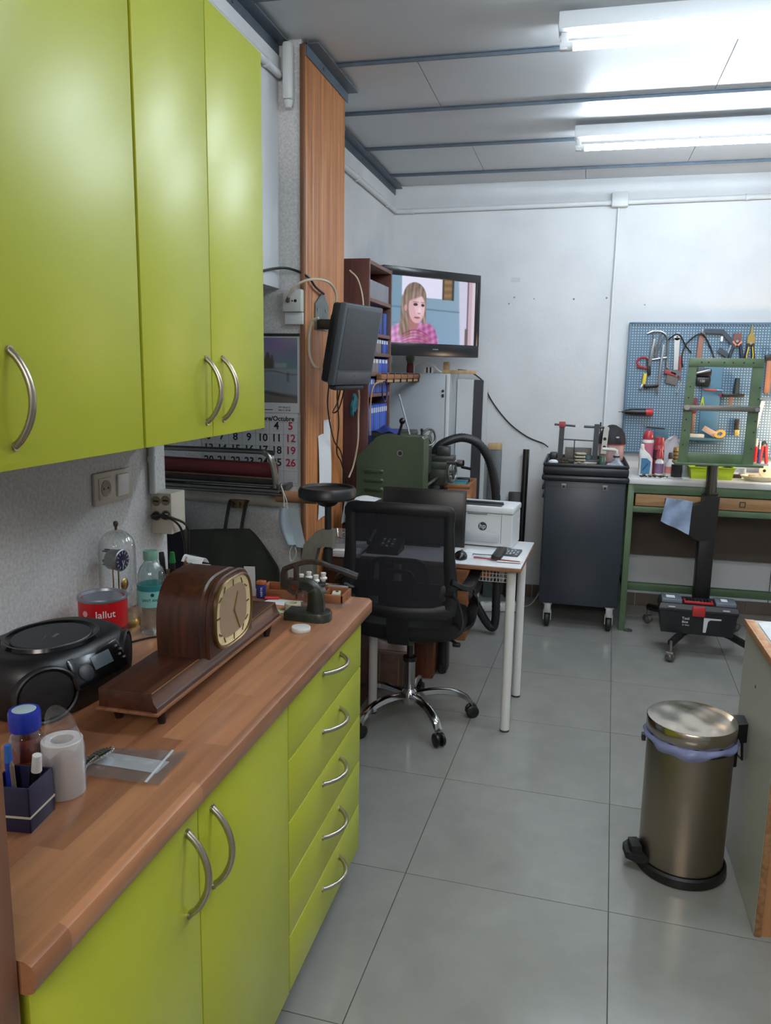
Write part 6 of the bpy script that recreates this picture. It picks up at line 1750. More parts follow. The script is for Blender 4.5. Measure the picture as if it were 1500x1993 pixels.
obj('tie_rod', MB().cyl((-0.095, 4.965, 1.125), (0.10, 4.965, 1.120), 0.004, n=10).cyl((-0.02, 4.965, 1.123), (-0.02, 4.965, CZ + 0.02), 0.003, n=8), gun, t)
obj('adjusting_pin', MB().cyl((0.127, 4.955, 1.175), (0.127, 4.955, 1.235), 0.004, n=8), ink, t)
obj('motor', MB().span((-0.165, 4.96, CZ), (-0.118, 5.04, CZ + 0.055), 0.008), blk, t)
obj('crank_plate', MB().prism([(0.138, CZ + 0.06), (0.17, CZ + 0.06), (0.178, 1.205), (0.148, 1.205)], -0.003, 0.003, frame((0, 4.97, 0), (1, 0, 0), (0, 0, 1))).cyl((0.164, 4.965, 1.195), (0.164, 4.975, 1.195), 0.016, n=16), M('crank_ivory', (186, 184, 170), 0.4), t)
for z in (1.085, 1.135):
    obj('plate_hole', MB().cyl((0.157, 4.9665, z), (0.157, 4.9655, z), 0.010, n=14), ink, t)
tag(obj('white_pipe', MB().tube([(0.145, 4.90, 1.080), (0.215, 4.90, 1.078), (0.228, 4.90, 1.070), (0.228, 4.90, 1.055)], 0.010, 12), M('pipe_ivory', (196, 196, 186), 0.4)), 'short ivory elbow pipe over the bottle on the cart', 'pipe')
q = thing('small_bottle', 'small grey bottle with a black collar at the cart front corner', 'bottle', (0.228, 4.89, CZ))
obj('glass_body', MB().lathe([(0.0, 0.001), (0.022, 0.0), (0.023, 0.035), (0.016, 0.045), (0.016, 0.05), (0.0, 0.05)], (0.228, 4.89, CZ), 20), M('bottle_greyblue', (128, 138, 152), 0.25), q)
obj('collar', MB().lathe([(0.019, 0.05), (0.019, 0.058), (0.0, 0.058)], (0.228, 4.89, CZ), 20), ink, q)
obj('cap', MB().lathe([(0.015, 0.058), (0.015, 0.068), (0.0, 0.069)], (0.228, 4.89, CZ), 20), lgrey, q)
tag(obj('plastic_bag', MB().grid(lambda u, v: (0.165 + 0.105 * u, 4.765 + 0.06 * v, CZ + 0.004 + (0.030 + 0.012 * math.sin(8 * u + 5 * v)) * (math.sin(PI * u) * math.sin(PI * v)) ** 0.5), 16, 10), clear('bag_film_pale', (236, 240, 246), 0.15, 0.1, 0.5, 0.45, (176, 184, 200)), None, 70), 'crumpled clear plastic bag at the front corner of the cart', 'bag')
tag(obj('oval_dish', MB().lathe([(0.0, 0.004), (0.04, 0.004), (0.055, 0.018), (0.058, 0.018), (0.045, 0.0), (0.0, 0.0)], (0.06, 4.82, CZ), 28, sy=0.6), M('dish_ivory', (170, 166, 150), 0.4)), 'shallow ivory oval dish on the cart front', 'dish')
tag(obj('bright_strip', MB().tube([(0.02, 4.775, CZ + 0.006), (0.05, 4.765, CZ + 0.012), (0.09, 4.77, CZ + 0.006)], 0.005, 8, smooth=4), chrome), 'bright curved metal strip before the ivory dish on the cart', 'strip')
tag(obj('paper_wad', MB().ball((-0.135, 4.80, CZ + 0.016), 0.03, 10, 6, (1.0, 0.6, 0.5)), paper), 'crumpled white paper at the cart tray corner', 'paper')
t = thing('clock_movement', 'dark skeleton clock movement lying on the cart beside the paper wad', 'movement', (-0.075, 4.82, CZ))
for dz in (0.004, 0.034):
    obj('movement_plate', MB().cyl((-0.075, 4.82, CZ + dz - 0.003), (-0.075, 4.82, CZ + dz), 0.030, n=20), iron, t)
for k in range(4):
    a = k * PI / 2 + 0.4
    obj('pillar_post', MB().cyl((-0.075 + 0.024 * math.cos(a), 4.82 + 0.024 * math.sin(a), CZ), (-0.075 + 0.024 * math.cos(a), 4.82 + 0.024 * math.sin(a), CZ + 0.048), 0.003, n=8), brass, t)
obj('gear', MB().lathe([(0.0, 0.014), (0.02, 0.014), (0.022, 0.017), (0.0, 0.017)], (-0.070, 4.82, CZ), 20), brass, t)
t = thing('plate_stack', 'stack of four ivory movement parts in the middle of the cart', 'stack', (0.015, 4.86, CZ))
for k in range(4):
    obj('ivory_part', MB().box((0.015 + 0.003 * (k % 2), 4.86, CZ + 0.009 + 0.019 * k), (0.062, 0.045, 0.011), 0.003, (0, 0, 0.1 * k)), M('part_ivory', (160, 152, 130), 0.5), t)
    if k < 3:
        obj('dark_spacer', MB().box((0.016, 4.86, CZ + 0.0185 + 0.019 * k), (0.05, 0.036, 0.008), 0.001), iron, t)
tag(obj('jar', MB().lathe([(0.0, 0.001), (0.02, 0.0), (0.021, 0.04), (0.018, 0.046), (0.018, 0.056), (0.0, 0.057)], (0.148, 4.87, CZ), 20), M('jar_green', (58, 84, 72), 0.3)), 'small dark green jar beside the ivory elbow pipe', 'jar')
tag(obj('jar', MB().lathe([(0.0, 0.001), (0.018, 0.0), (0.019, 0.042), (0.0, 0.046)], (0.068, 5.0, CZ), 20), M('jar_teal', (96, 124, 128), 0.25)), 'pale teal glass jar behind the turning machine post', 'jar')
t = thing('pink_bin', 'pink tub with a black cloth cover at the back of the cart', 'tub', (0.205, 5.13, CZ))
obj('pink_tub', MB().lathe([(0.0, 0.0), (0.068, 0.0), (0.072, 0.01), (0.080, 0.105), (0.078, 0.110), (0.0, 0.110)], (0.205, 5.13, CZ), 32), M('tub_pink', (182, 146, 142), 0.45), t)
obj('black_cover', MB().lathe([(0.084, 0.108), (0.083, 0.13), (0.078, 0.17), (0.055, 0.205), (0.02, 0.225), (0.0, 0.228)], (0.205, 5.13, CZ), 32), M('cover_black', (24, 24, 30), 0.7, bump=0.2, bs=200), t)
obj('red_seam', MB().tube([(0.205 + 0.0845 * math.cos(a), 5.13 + 0.0845 * math.sin(a), CZ + 0.109) for a in [k * PI / 14 for k in range(28)]], 0.002, 6, True), red, t)
obj('oval_badge', MB().lathe([(0.0, 0.0), (0.011, 0.0), (0.011, 0.002), (0.0, 0.002)], n=20, mat=frame((0.235, 5.055, CZ + 0.155), (1, 0.4, 0), (0, 0, 1)), sy=0.5), lgrey, t)

# ------------------------------------------------------------------ green workbench
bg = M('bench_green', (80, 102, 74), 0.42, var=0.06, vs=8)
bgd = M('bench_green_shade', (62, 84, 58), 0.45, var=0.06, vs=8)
BXA, BXB, BYF, BT = 0.300, 1.72, 4.785, 0.928
t = thing('workbench', 'long green steel workbench with a white top and two wooden drawers', 'workbench', (1.0, 5.06, 0))
obj('bench_top', MB().span((BXA - 0.006, BYF - 0.012, BT - 0.034), (BXB, 5.362, BT), 0.004), M('bench_white', (212, 212, 210), 0.3), t)
for x in (BXA, BXB - 0.045):
    for y in (BYF, 5.30):
        obj('leg', MB().span((x, y, 0.0), (x + 0.036, y + 0.036, BT - 0.034), 0.002), bg, t)
obj('apron', MB().span((BXA + 0.036, BYF + 0.002, 0.842), (BXB - 0.045, BYF + 0.03, BT - 0.034), 0.001), bg, t)
obj('drawer_rail', MB().span((BXA + 0.036, BYF + 0.002, 0.728), (BXB - 0.045, BYF + 0.03, 0.762), 0.001), bg, t)
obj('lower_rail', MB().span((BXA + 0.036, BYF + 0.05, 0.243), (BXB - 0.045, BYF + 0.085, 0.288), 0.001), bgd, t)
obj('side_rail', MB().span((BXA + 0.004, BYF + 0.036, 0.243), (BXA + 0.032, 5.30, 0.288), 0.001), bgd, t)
obj('back_board', MB().span((BXA + 0.04, 5.32, 0.36), (BXB - 0.05, 5.335, 0.86)), M('board_taupe', (88, 78, 70), 0.7, var=0.05), t)
obj('board_seam', MB().span((1.235, 5.317, 0.10), (1.239, 5.3205, 0.86)), ink, t)
dw = wood('bench_drawer_wood', (136, 100, 64), (168, 130, 88), 0.5, (4, 40, 40))
obj('divider', MB().span((0.745, BYF + 0.003, 0.762), (0.785, BYF + 0.03, 0.842), 0.001), bg, t)
for x0, x1, px in ((0.342, 0.745, 0.525), (0.785, 1.30, 0.928)):
    d_ = obj('drawer', MB().span((x0 + 0.004, BYF + 0.008, 0.766), (x1 - 0.004, BYF + 0.40, 0.835), 0.002), dw, t)
    mb = MB()
    for lo, hi in (((px - 0.016, 0.786), (px + 0.016, 0.790)), ((px - 0.016, 0.814), (px + 0.016, 0.818)), ((px - 0.016, 0.790), (px - 0.012, 0.814)), ((px + 0.012, 0.790), (px + 0.016, 0.814))):
        mb.span((lo[0], BYF + 0.003, lo[1]), (hi[0], BYF + 0.0078, hi[1]))
    obj('square_pull', mb, iron, d_)
obj('foot_pad', MB().cyl((BXA + 0.055, BYF + 0.012, 0.0), (BXA + 0.055, BYF + 0.012, 0.006), 0.028, n=18), M('pad_grey', (70, 72, 74), 0.6), t)

# pegboard
pg = bpy.data.materials.new('perforated_blue_steel')
nt, b = nodes_of(pg)
tc = nt.nodes.new('ShaderNodeTexCoord')
sx = nt.nodes.new('ShaderNodeSeparateXYZ')
nt.links.new(tc.outputs['Object'], sx.inputs[0])
def mnode(op, a, b_=None):
    n = nt.nodes.new('ShaderNodeMath')
    n.operation = op
    for i, v in enumerate((a, b_)):
        if v is None:
            continue
        if isinstance(v, (int, float)):
            n.inputs[i].default_value = v
        else:
            nt.links.new(v, n.inputs[i])
    return n.outputs[0]
fr_ = [mnode('SUBTRACT', mnode('FRACT', mnode('MULTIPLY', sx.outputs[i], 1 / 0.0165)), 0.5) for i in (0, 2)]
dist = mnode('SQRT', mnode('ADD', mnode('MULTIPLY', fr_[0], fr_[0]), mnode('MULTIPLY', fr_[1], fr_[1])))
hole = mnode('LESS_THAN', dist, 0.235)
mx = nt.nodes.new('ShaderNodeMix')
mx.data_type = 'RGBA'
mx.inputs[6].default_value = rgb((74, 106, 128))
mx.inputs[7].default_value = rgb((168, 178, 186))
nt.links.new(hole, mx.inputs[0])
nt.links.new(mx.outputs[2], b.inputs['Base Color'])
b.inputs['Roughness'].default_value = 0.45
pbb = M('pegboard_blue_edge', (74, 106, 128), 0.45)
YP = 5.345
t = thing('pegboard', 'blue perforated steel tool board on the back wall over the bench', 'pegboard', (1.0, YP, 1.03))
obj('perforated_sheet', MB().span((0.282, YP, 1.030), (1.70, YP + 0.004, 1.842)), pg, t)
obj('folded_rim', MB().span((0.276, YP - 0.006, 1.835), (1.706, 5.378, 1.846), 0.001).span((0.274, YP - 0.006, 1.026), (0.284, 5.378, 1.842), 0.001).span((0.276, YP - 0.006, 1.024), (1.706, 5.378, 1.032), 0.001), pbb, t)
mb = MB()
for k in range(84):
    mb.cyl((0.292 + k * 0.0166, YP - 0.0005, 1.827), (0.292 + k * 0.0166, YP + 0.002, 1.827), 0.0042, n=8)
stuff(obj('slot_row', mb, M('slot_navy', (30, 44, 60), 0.7), t))
obj('blue_strip', MB().span((0.735, YP - 0.008, 1.10), (0.845, YP - 0.001, 1.60), 0.002), M('strip_blue', (70, 112, 136), 0.5), t)

YT = YP - 0.012
def FT(x, z, a=0.0, y=YT):
    return frame((x, y, z), (math.cos(a), 0, math.sin(a)), (-math.sin(a), 0, math.cos(a)))   # z towards the camera
def tool(name, label, cat, x, z, parts, y=YT):
    q = thing(name, label, cat, (x, y, z))
    for pn, mb_, m in parts:
        obj(pn, mb_, m, q)
    return q
sil = M('tool_silver', (168, 170, 170), 0.3, 0.9)
tan_w = wood('tool_handle_wood', (120, 78, 54), (158, 110, 80), 0.5, (30, 30, 3))
yel = M('tool_yellow', (206, 184, 60), 0.45)
hookm = M('hook_white', (198, 202, 206), 0.35, 0.4)
def peg_hook(q, x, z):
    obj('hook', MB().tube([(x, YP, z), (x, YP - 0.03, z), (x, YP - 0.036, z + 0.012)], 0.003, 6).ball((x, YP - 0.037, z + 0.014), 0.005, 8, 6), hookm, q)
def bars(f, *segs):
    mb_ = MB()
    for a, b_, r in segs:
        mb_.cyl(f @ Vector((a[0], a[1], a[2] if len(a) > 2 else 0)), f @ Vector((b_[0], b_[1], b_[2] if len(b_) > 2 else 0)), r, n=8)
    return mb_
# frame saws, hung together at the left end
f = FT(0.43, 1.78)
q = tool('fret_saw', 'silver fret saw hanging at the left end of the pegboard', 'saw', 0.43, 1.78, [
    ('saw_frame', MB().tube([f @ Vector(p) for p in ((-0.045, -0.005, 0), (-0.01, 0.010, 0), (0.045, 0.005, 0), (0.075, -0.03, 0), (0.082, -0.09, 0), (0.085, -0.17, 0))], 0.006, 8, smooth=4), sil),
    ('blade', bars(f, ((-0.012, 0.0), (0.022, -0.15), 0.0035)), sil),
    ('handle', MB().box(f @ Vector((-0.022, -0.215, 0.0)), (0.022, 0.020, 0.095), 0.005, (0, -0.12, 0)), blk)])
peg_hook(q, 0.43, 1.785)
f = FT(0.468, 1.62)
q = tool('coping_saw', 'flat steel coping saw crossing the fret saw', 'saw', 0.468, 1.62, [
    ('saw_frame', bars(f, ((-0.065, -0.008), (0.045, 0.010), 0.0055), ((0.045, 0.010), (0.048, -0.02), 0.0045), ((-0.03, 0.02), (0.0, 0.15), 0.005), ((-0.025, 0.01), (0.02, 0.14), 0.0035)), sil),
    ('handle', MB().cyl(f @ Vector((0.046, -0.015, 0)), f @ Vector((0.050, -0.055, 0)), 0.008, n=12), sil)])
q = tool('junior_saw', 'grey hacksaw with a black grip hanging in front of the fret saw', 'saw', 0.43, 1.52, [
    ('saw_frame', MB().box((0.478, YT - 0.010, 1.56), (0.014, 0.010, 0.30), 0.002, (0, 0.06, 0)).box((0.420, YT - 0.010, 1.66), (0.018, 0.010, 0.17), 0.002, (0, 0.12, 0)), M('saw_grey', (118, 120, 122), 0.4, 0.5)),
    ('black_grip', MB().box((0.430, YT - 0.012, 1.452), (0.090, 0.022, 0.022), 0.007, (0, -0.1, 0)), blk),
    ('yellow_grip', MB().box((0.385, YT - 0.012, 1.495), (0.022, 0.020, 0.07), 0.006, (0, 0.12, 0)), yel),
    ('lower_bar', MB().box((0.372, YT - 0.010, 1.447), (0.014, 0.010, 0.04), 0.002, (0, 0.4, 0)), sil)])
f = FT(0.372, 1.600)
q = tool('red_clamp', 'small red clamp ring low at the left edge of the pegboard', 'clamp', 0.372, 1.60, [
    ('ring', MB().tube([f @ Vector((0.038 * math.cos(a), 0.030 * math.sin(a), 0.004)) for a in [PI * 0.05 + k * PI * 0.15 for k in range(11)]], 0.006, 8), M('clamp_red', (158, 44, 58), 0.45)),
    ('jaw', MB().box((0.372, YT, 1.567), (0.075, 0.012, 0.014), 0.003, (0, 0.15, 0)), M('clamp_red'))])
# adjustable wrench with a strap
f = FT(0.566, 1.66, 0.03)
q = tool('adjustable_wrench', 'long silver adjustable wrench on the pegboard', 'wrench', 0.566, 1.66, [
    ('shank', MB().prism([(-0.016, 0.09), (0.016, 0.09), (0.013, -0.115), (-0.013, -0.115)], 0.0, 0.010, f).lathe([(0.006, 0.0), (0.020, 0.0), (0.020, 0.010), (0.006, 0.010), (0.006, 0.0)], n=20, mat=f @ Matrix.Translation((0, 0.095, 0)), cap0=False, cap1=False), sil),
    ('jaw', MB().prism([(-0.030, -0.125), (-0.016, -0.105), (0.014, -0.105), (0.030, -0.130), (0.034, -0.155), (0.016, -0.140), (0.010, -0.150), (-0.004, -0.145), (-0.006, -0.132)], -0.002, 0.014, f), chrome)])
peg_hook(q, 0.566, 1.765)
tool('red_pouch', 'red and grey pouch hanging behind the adjustable wrench', 'pouch', 0.55, 1.50, [
    ('pouch_body', MB().box((0.552, YT + 0.002, 1.505), (0.075, 0.016, 0.085), 0.012, (0, 0.2, 0)), M('pouch_grey', (96, 92, 92), 0.6)),
    ('pouch_flap', MB().box((0.540, YT - 0.005, 1.535), (0.080, 0.018, 0.030), 0.008, (0, 0.25, 0)), M('pouch_red', (140, 58, 56), 0.6)),
    ('red_handle', MB().box((0.592, YT - 0.004, 1.57), (0.014, 0.014, 0.14), 0.005, (0, -0.04, 0)), M('pouch_red'))])
tag(obj('string_loop', MB().tube([(0.505, YT, 1.735), (0.566, YT - 0.022, 1.772), (0.62, YT, 1.70), (0.655, YT, 1.66)], 0.004, 6, smooth=5), blk), 'black cord strung behind the wrench on the pegboard', 'cord')
tag(obj('string_loop', MB().tube([(0.61, YT, 1.57), (0.60, YT, 1.64), (0.625, YT, 1.72), (0.70, YT - 0.022, 1.775), (0.76, YT, 1.70), (0.79, YT, 1.63)], 0.005, 6, smooth=5), blk), 'black cord looped over the brown strop on the pegboard', 'cord')
tag(obj('bent_wire', MB().tube([(0.612, YT, 1.49), (0.598, YT, 1.45), (0.585, YT, 1.415), (0.592, YT, 1.405)], 0.003, 6, smooth=4), sil), 'thin bent silver wire below the red pouch', 'wire')
q = tool('leather_strop', 'brown leather strop hanging upright on the pegboard', 'strop', 0.70, 1.70, [
    ('leather', MB().box((0.702, YT - 0.004, 1.695), (0.032, 0.008, 0.17), 0.003, (0, 0.05, 0)), M('leather_brown', (138, 98, 84), 0.6)),
    ('wood_handle', MB().box((0.694, YT - 0.004, 1.60), (0.024, 0.012, 0.05), 0.003, (0, 0.05, 0)), tan_w)])
peg_hook(q, 0.705, 1.785)
f = FT(0.80, 1.73)
q = tool('black_bracket_saw', 'black angular bow saw on the pegboard over the green frame', 'saw', 0.80, 1.73, [
    ('frame_arm', MB().prism([(-0.08, 0.075), (0.03, 0.072), (0.115, -0.015), (0.10, -0.04), (0.02, 0.045), (-0.075, 0.05)], 0.0, 0.016, f).prism([(0.0, -0.06), (0.055, -0.095), (0.075, -0.075), (0.02, -0.035)], 0.0, 0.014, f), M('bracket_slate', (44, 54, 66), 0.45)),
    ('grey_arm', MB().prism([(0.075, -0.02), (0.095, -0.025), (0.075, -0.085), (0.055, -0.08)], -0.002, 0.012, f), M('arm_grey', (128, 138, 148), 0.4))])
obj('white_tag', MB().box((0.822, YT - 0.018, 1.745), (0.014, 0.002, 0.03), 0.0), paper, q)
# two pairs of pliers
def pliers(label, x, z, hm, jm, sp, nose, name='pliers'):
    f = FT(x, z)
    q = thing(name, label, 'pliers', (x, YT, z))
    obj('jaw', MB().prism(nose, 0.0, 0.014, f), jm, q)
    for s_ in (-1, 1):
        obj('grip', MB().tube([f @ Vector(p) for p in ((s_ * 0.012, 0.01, 0.008), (s_ * 0.024 * sp, -0.02, 0.008), (s_ * 0.036 * sp, -0.07, 0.008), (s_ * 0.040 * sp, -0.115, 0.008))], [0.010, 0.009, 0.011, 0.009], 10, smooth=3), hm, q)
    obj('pivot', MB().cyl(f @ Vector((0, 0.012, 0.014)), f @ Vector((0, 0.012, 0.018)), 0.008, n=12), sil, q)
    return q
navyg = M('grip_navy', (36, 44, 64), 0.4)
q = pliers('wire cutters with a brown head and navy grips on the pegboard', 0.912, 1.72, navyg, M('head_brown', (104, 66, 62), 0.45), 0.9, [(-0.020, 0.0), (-0.024, 0.03), (-0.022, 0.060), (0.022, 0.060), (0.024, 0.03), (0.020, 0.0)])
obj('orange_collar', MB().tube([FT(0.912, 1.72) @ Vector(p) for p in ((-0.026, 0.012, 0.014), (-0.004, -0.014, 0.016))], 0.006, 8).tube([FT(0.912, 1.72) @ Vector(p) for p in ((0.026, 0.012, 0.014), (0.004, -0.014, 0.016))], 0.006, 8), M('collar_orange', (206, 128, 104), 0.45), q)
q = pliers('needle-nose pliers with black and yellow grips on the pegboard', 0.990, 1.71, M('grip_blackyellow', (40, 42, 40), 0.4), M('jaw_gold', (160, 138, 76), 0.35, 0.7), 0.6, [(-0.020, 0.0), (-0.022, 0.045), (-0.006, 0.075), (-0.003, 0.115), (0.003, 0.115), (0.006, 0.075), (0.022, 0.045), (0.020, 0.0)])
obj('yellow_line', MB().tube([FT(0.990, 1.71) @ Vector(p) for p in ((-0.010, -0.01, 0.018), (-0.018, -0.06, 0.019), (-0.014, -0.115, 0.018))], 0.003, 6).tube([FT(0.990, 1.71) @ Vector(p) for p in ((0.010, -0.01, 0.018), (0.018, -0.06, 0.019), (0.014, -0.115, 0.018))], 0.003, 6), yel, q)
# behind the green frame
q = tool('black_grinder', 'black hand grinder with a silver lever inside the green frame', 'grinder', 0.735, 1.51, [
    ('grinder_body', MB().box((0.735, YT - 0.012, 1.485), (0.085, 0.04, 0.055), 0.010).box((0.735, YT - 0.010, 1.54), (0.090, 0.03, 0.05), 0.010), blk),
    ('silver_lever', MB().box((0.730, YT - 0.030, 1.545), (0.085, 0.010, 0.014), 0.003, (0, -0.25, 0)), sil)])
obj('lettering', write(MB(), '120', frame((0.728, YT - 0.0330, 1.487), (1, 0, 0), (0, 0, 1)), 0.02), lgrey, q)
q = tool('red_screwdriver', 'thin red screwdriver lying level on the blue strip', 'screwdriver', 0.78, 1.435, [
    ('handle', MB().cyl((0.745, YT - 0.02, 1.437), (0.82, YT - 0.02, 1.434), 0.006, n=10), M('driver_red', (176, 72, 62), 0.4)),
    ('shaft', MB().tube([(0.82, YT - 0.02, 1.434), (0.848, YT - 0.02, 1.434), (0.852, YT - 0.02, 1.412)], 0.003, 8), sil)])
q = tool('peg_vice', 'small black vice on a ledge inside the green frame', 'vice', 0.91, 1.43, [
    ('ledge', MB().box((0.915, YT - 0.02, 1.405), (0.125, 0.05, 0.020), 0.003), blk),
    ('post', MB().cyl((0.930, YT - 0.02, 1.415), (0.932, YT - 0.02, 1.51), 0.020, 0.014, 14), M('vice_green', (34, 48, 48), 0.45))])
for k in range(3):
    x = 0.895 + 0.008 * k
    tag(obj('thin_punch', MB().cyl((x, YT - 0.02, 1.395), (x, YT - 0.02, 1.33), 0.0028, n=8), tan_w), ['thin wooden punch hanging first below the vice ledge', 'thin wooden punch hanging second below the vice ledge', 'thin wooden punch hanging third below the vice ledge'][k], 'punch')
q = tool('file_tool', 'wooden tool with a dark red ferrule beside the frame post', 'file', 0.70, 1.26, [
    ('red_end', MB().box((0.697, YT - 0.01, 1.335), (0.026, 0.018, 0.10), 0.004), M('ferrule_red', (98, 36, 40), 0.5)),
    ('wood_shaft', MB().box((0.697, YT - 0.01, 1.225), (0.017, 0.014, 0.13), 0.003), tan_w)])
tag(obj('green_clip', MB().prism([(-0.012, -0.03), (-0.004, -0.03), (0.0, 0.0), (0.006, -0.03), (0.014, -0.03), (0.004, 0.03), (-0.004, 0.03)], 0, 0.006, FT(0.742, 1.36)), M('clip_lime', (158, 176, 60), 0.45)), 'small lime green clip on the pegboard beside the red ferrule tool', 'clip')
tag(obj('magenta_button', MB().lathe([(0.0, 0.0), (0.010, 0.0), (0.010, 0.012), (0.0, 0.014)], n=14, mat=FT(0.845, 1.405)), M('knob_magenta', (150, 52, 96), 0.4)), 'small magenta knob at the end of the red screwdriver', 'knob')
q = tool('small_shelf', 'narrow teal shelf with scraps inside the green frame', 'shelf', 0.775, 1.14, [
    ('shelf_board', MB().box((0.765, YT - 0.035, 1.130), (0.225, 0.075, 0.016), 0.002), M('shelf_teal', (64, 98, 108), 0.5))])
tag(obj('scrap_tray', MB().box((0.72, YT - 0.035, 1.150), (0.085, 0.06, 0.022), 0.003), M('scrap_pale', (198, 192, 176), 0.6)), 'pale scrap tray standing on the narrow teal shelf', 'tray')
tag(obj('yellow_tape_measure', MB().lathe([(0.016, -0.012), (0.034, -0.012), (0.036, 0.0), (0.034, 0.012), (0.016, 0.012), (0.016, -0.012)], n=24, mat=frame((0.855, YT - 0.04, 1.164), (1, 0, 0.35), (-0.3, 0.2, 0.9)), cap0=False, cap1=False, sy=0.75), M('tape_yellow', (204, 158, 52), 0.45)), 'yellow tape ring leaning on the narrow teal shelf', 'tape')
tag(obj('paper_tags', MB().box((0.795, YT - 0.045, 1.178), (0.09, 0.004, 0.035), 0.001, (0.2, 0.5, 0)), M('tag_peach', (214, 176, 152), 0.7)), 'peach paper tag slanting above the narrow teal shelf', 'tag')
q = tool('brass_bell', 'small brass lock hanging at the frame post of the pegboard', 'lock', 0.955, 1.20, [
    ('lock_body', MB().box((0.957, YT - 0.01, 1.175), (0.026, 0.018, 0.036), 0.004), M('lock_gold', (206, 176, 92), 0.35, 0.6)),
    ('shackle', MB().box((0.955, YT - 0.008, 1.225), (0.030, 0.02, 0.07), 0.006), iron)])
q = tool('rotary_tool', 'black rotary tool with a red end hanging level on the pegboard', 'rotary tool', 0.36, 1.287, [
    ('tool_body', MB().tube([(0.282, YT - 0.025, 1.286), (0.31, YT - 0.025, 1.287), (0.36, YT - 0.025, 1.287), (0.41, YT - 0.025, 1.288)], [0.014, 0.019, 0.021, 0.021], 16), blk),
    ('red_end', MB().tube([(0.408, YT - 0.025, 1.288), (0.44, YT - 0.025, 1.289), (0.452, YT - 0.025, 1.289)], [0.0225, 0.0225, 0.018], 16), M('rotary_red', (176, 44, 54), 0.4)),
    ('chuck', MB().cyl((0.286, YT - 0.025, 1.286), (0.262, YT - 0.025, 1.285), 0.008, 0.005, 12).cyl((0.262, YT - 0.025, 1.285), (0.240, YT - 0.025, 1.285), 0.002, n=8), iron)])
q = tool('wood_mallet', 'wooden handle tool hanging by the right end of the pegboard', 'mallet', 1.10, 1.60, [
    ('wood_handle', MB().box((1.105, YT - 0.01, 1.52), (0.035, 0.025, 0.20), 0.006), tan_w),
    ('dark_head', MB().box((1.103, YT - 0.01, 1.635), (0.05, 0.03, 0.035), 0.004), iron)])
peg_hook(q, 1.085, 1.655)
f = FT(1.075, 1.26, -0.16)
q = tool('steel_square', 'white steel rule slanting beside the frame post on the pegboard', 'rule', 1.075, 1.26, [('rule_blade', MB().prism([(-0.011, 0.115), (0.011, 0.115), (0.008, -0.125), (-0.006, -0.125)], 0, 0.004, f), M('rule_white', (204, 204, 196), 0.4))])
q = tool('wire_shelf', 'small steel wire shelf at the right end of the pegboard', 'shelf', 1.12, 1.39, [('wire', bars(Matrix.Identity(4), *[((1.04, YT - 0.02 - 0.02 * k, 1.39), (1.20, YT - 0.02 - 0.02 * k, 1.39), 0.002) for k in range(5)] + [((1.05 + 0.02 * k, YT - 0.01, 1.385), (1.05 + 0.02 * k, YT - 0.10, 1.385), 0.002) for k in range(8)]), sil)])
for k, (x, z0, z1, m, lb) in enumerate([(1.058, 1.0, 1.10, red, 'red marker nearest the frame in the tool rack over the bench'), (1.074, 1.0, 1.095, red, 'second red marker in the tool rack over the bench'), (1.094, 0.985, 1.08, M('marker_navy', (46, 52, 96), 0.4), 'navy marker in the tool rack over the bench')]):
    q = thing('marker_pen', lb, 'marker', (x, YT - 0.04, z0))
    obj('barrel', MB().cyl((x, YT - 0.04, z0), (x, YT - 0.04, z1), 0.008, n=12), m, q)
    obj('pale_end', MB().cyl((x, YT - 0.04, z1), (x, YT - 0.04, z1 + 0.05), 0.005, n=10), cream, q)
tag(obj('marker_rack', MB().span((1.045, YT - 0.055, 0.975), (1.15, YT - 0.025, 0.990), 0.002).span((1.045, YT - 0.03, 0.975), (1.15, YP + 0.001, 0.98)), pbb), 'small blue rack holding the markers under the pegboard', 'rack')
pliers('red-handled pliers hanging at the right end over the bench', 1.125, 1.09, M('grip_red', (186, 52, 52), 0.4), iron, 0.5, [(-0.012, 0.0), (-0.014, 0.02), (-0.004, 0.04), (0.004, 0.04), (0.014, 0.02), (0.012, 0.0)])
tag(obj('teal_card', MB().box((0.515, YP - 0.004, 1.150), (0.082, 0.004, 0.075), 0.001), M('card_teal', (66, 104, 124), 0.5)), 'plain teal plate fixed low on the pegboard above the bottles', 'plate')
tag(obj('black_rod', MB().cyl((0.42, YT - 0.02, 1.193), (0.53, YT - 0.02, 1.186), 0.0045, n=10), blk), 'thin black rod held level low on the pegboard', 'rod')
tag(obj('silver_hook', MB().tube([(0.40, YT - 0.01, 1.215), (0.415, YT - 0.015, 1.19), (0.425, YT - 0.02, 1.16)], 0.003, 6, smooth=4), sil), 'small silver hook beside the level black rod', 'hook')

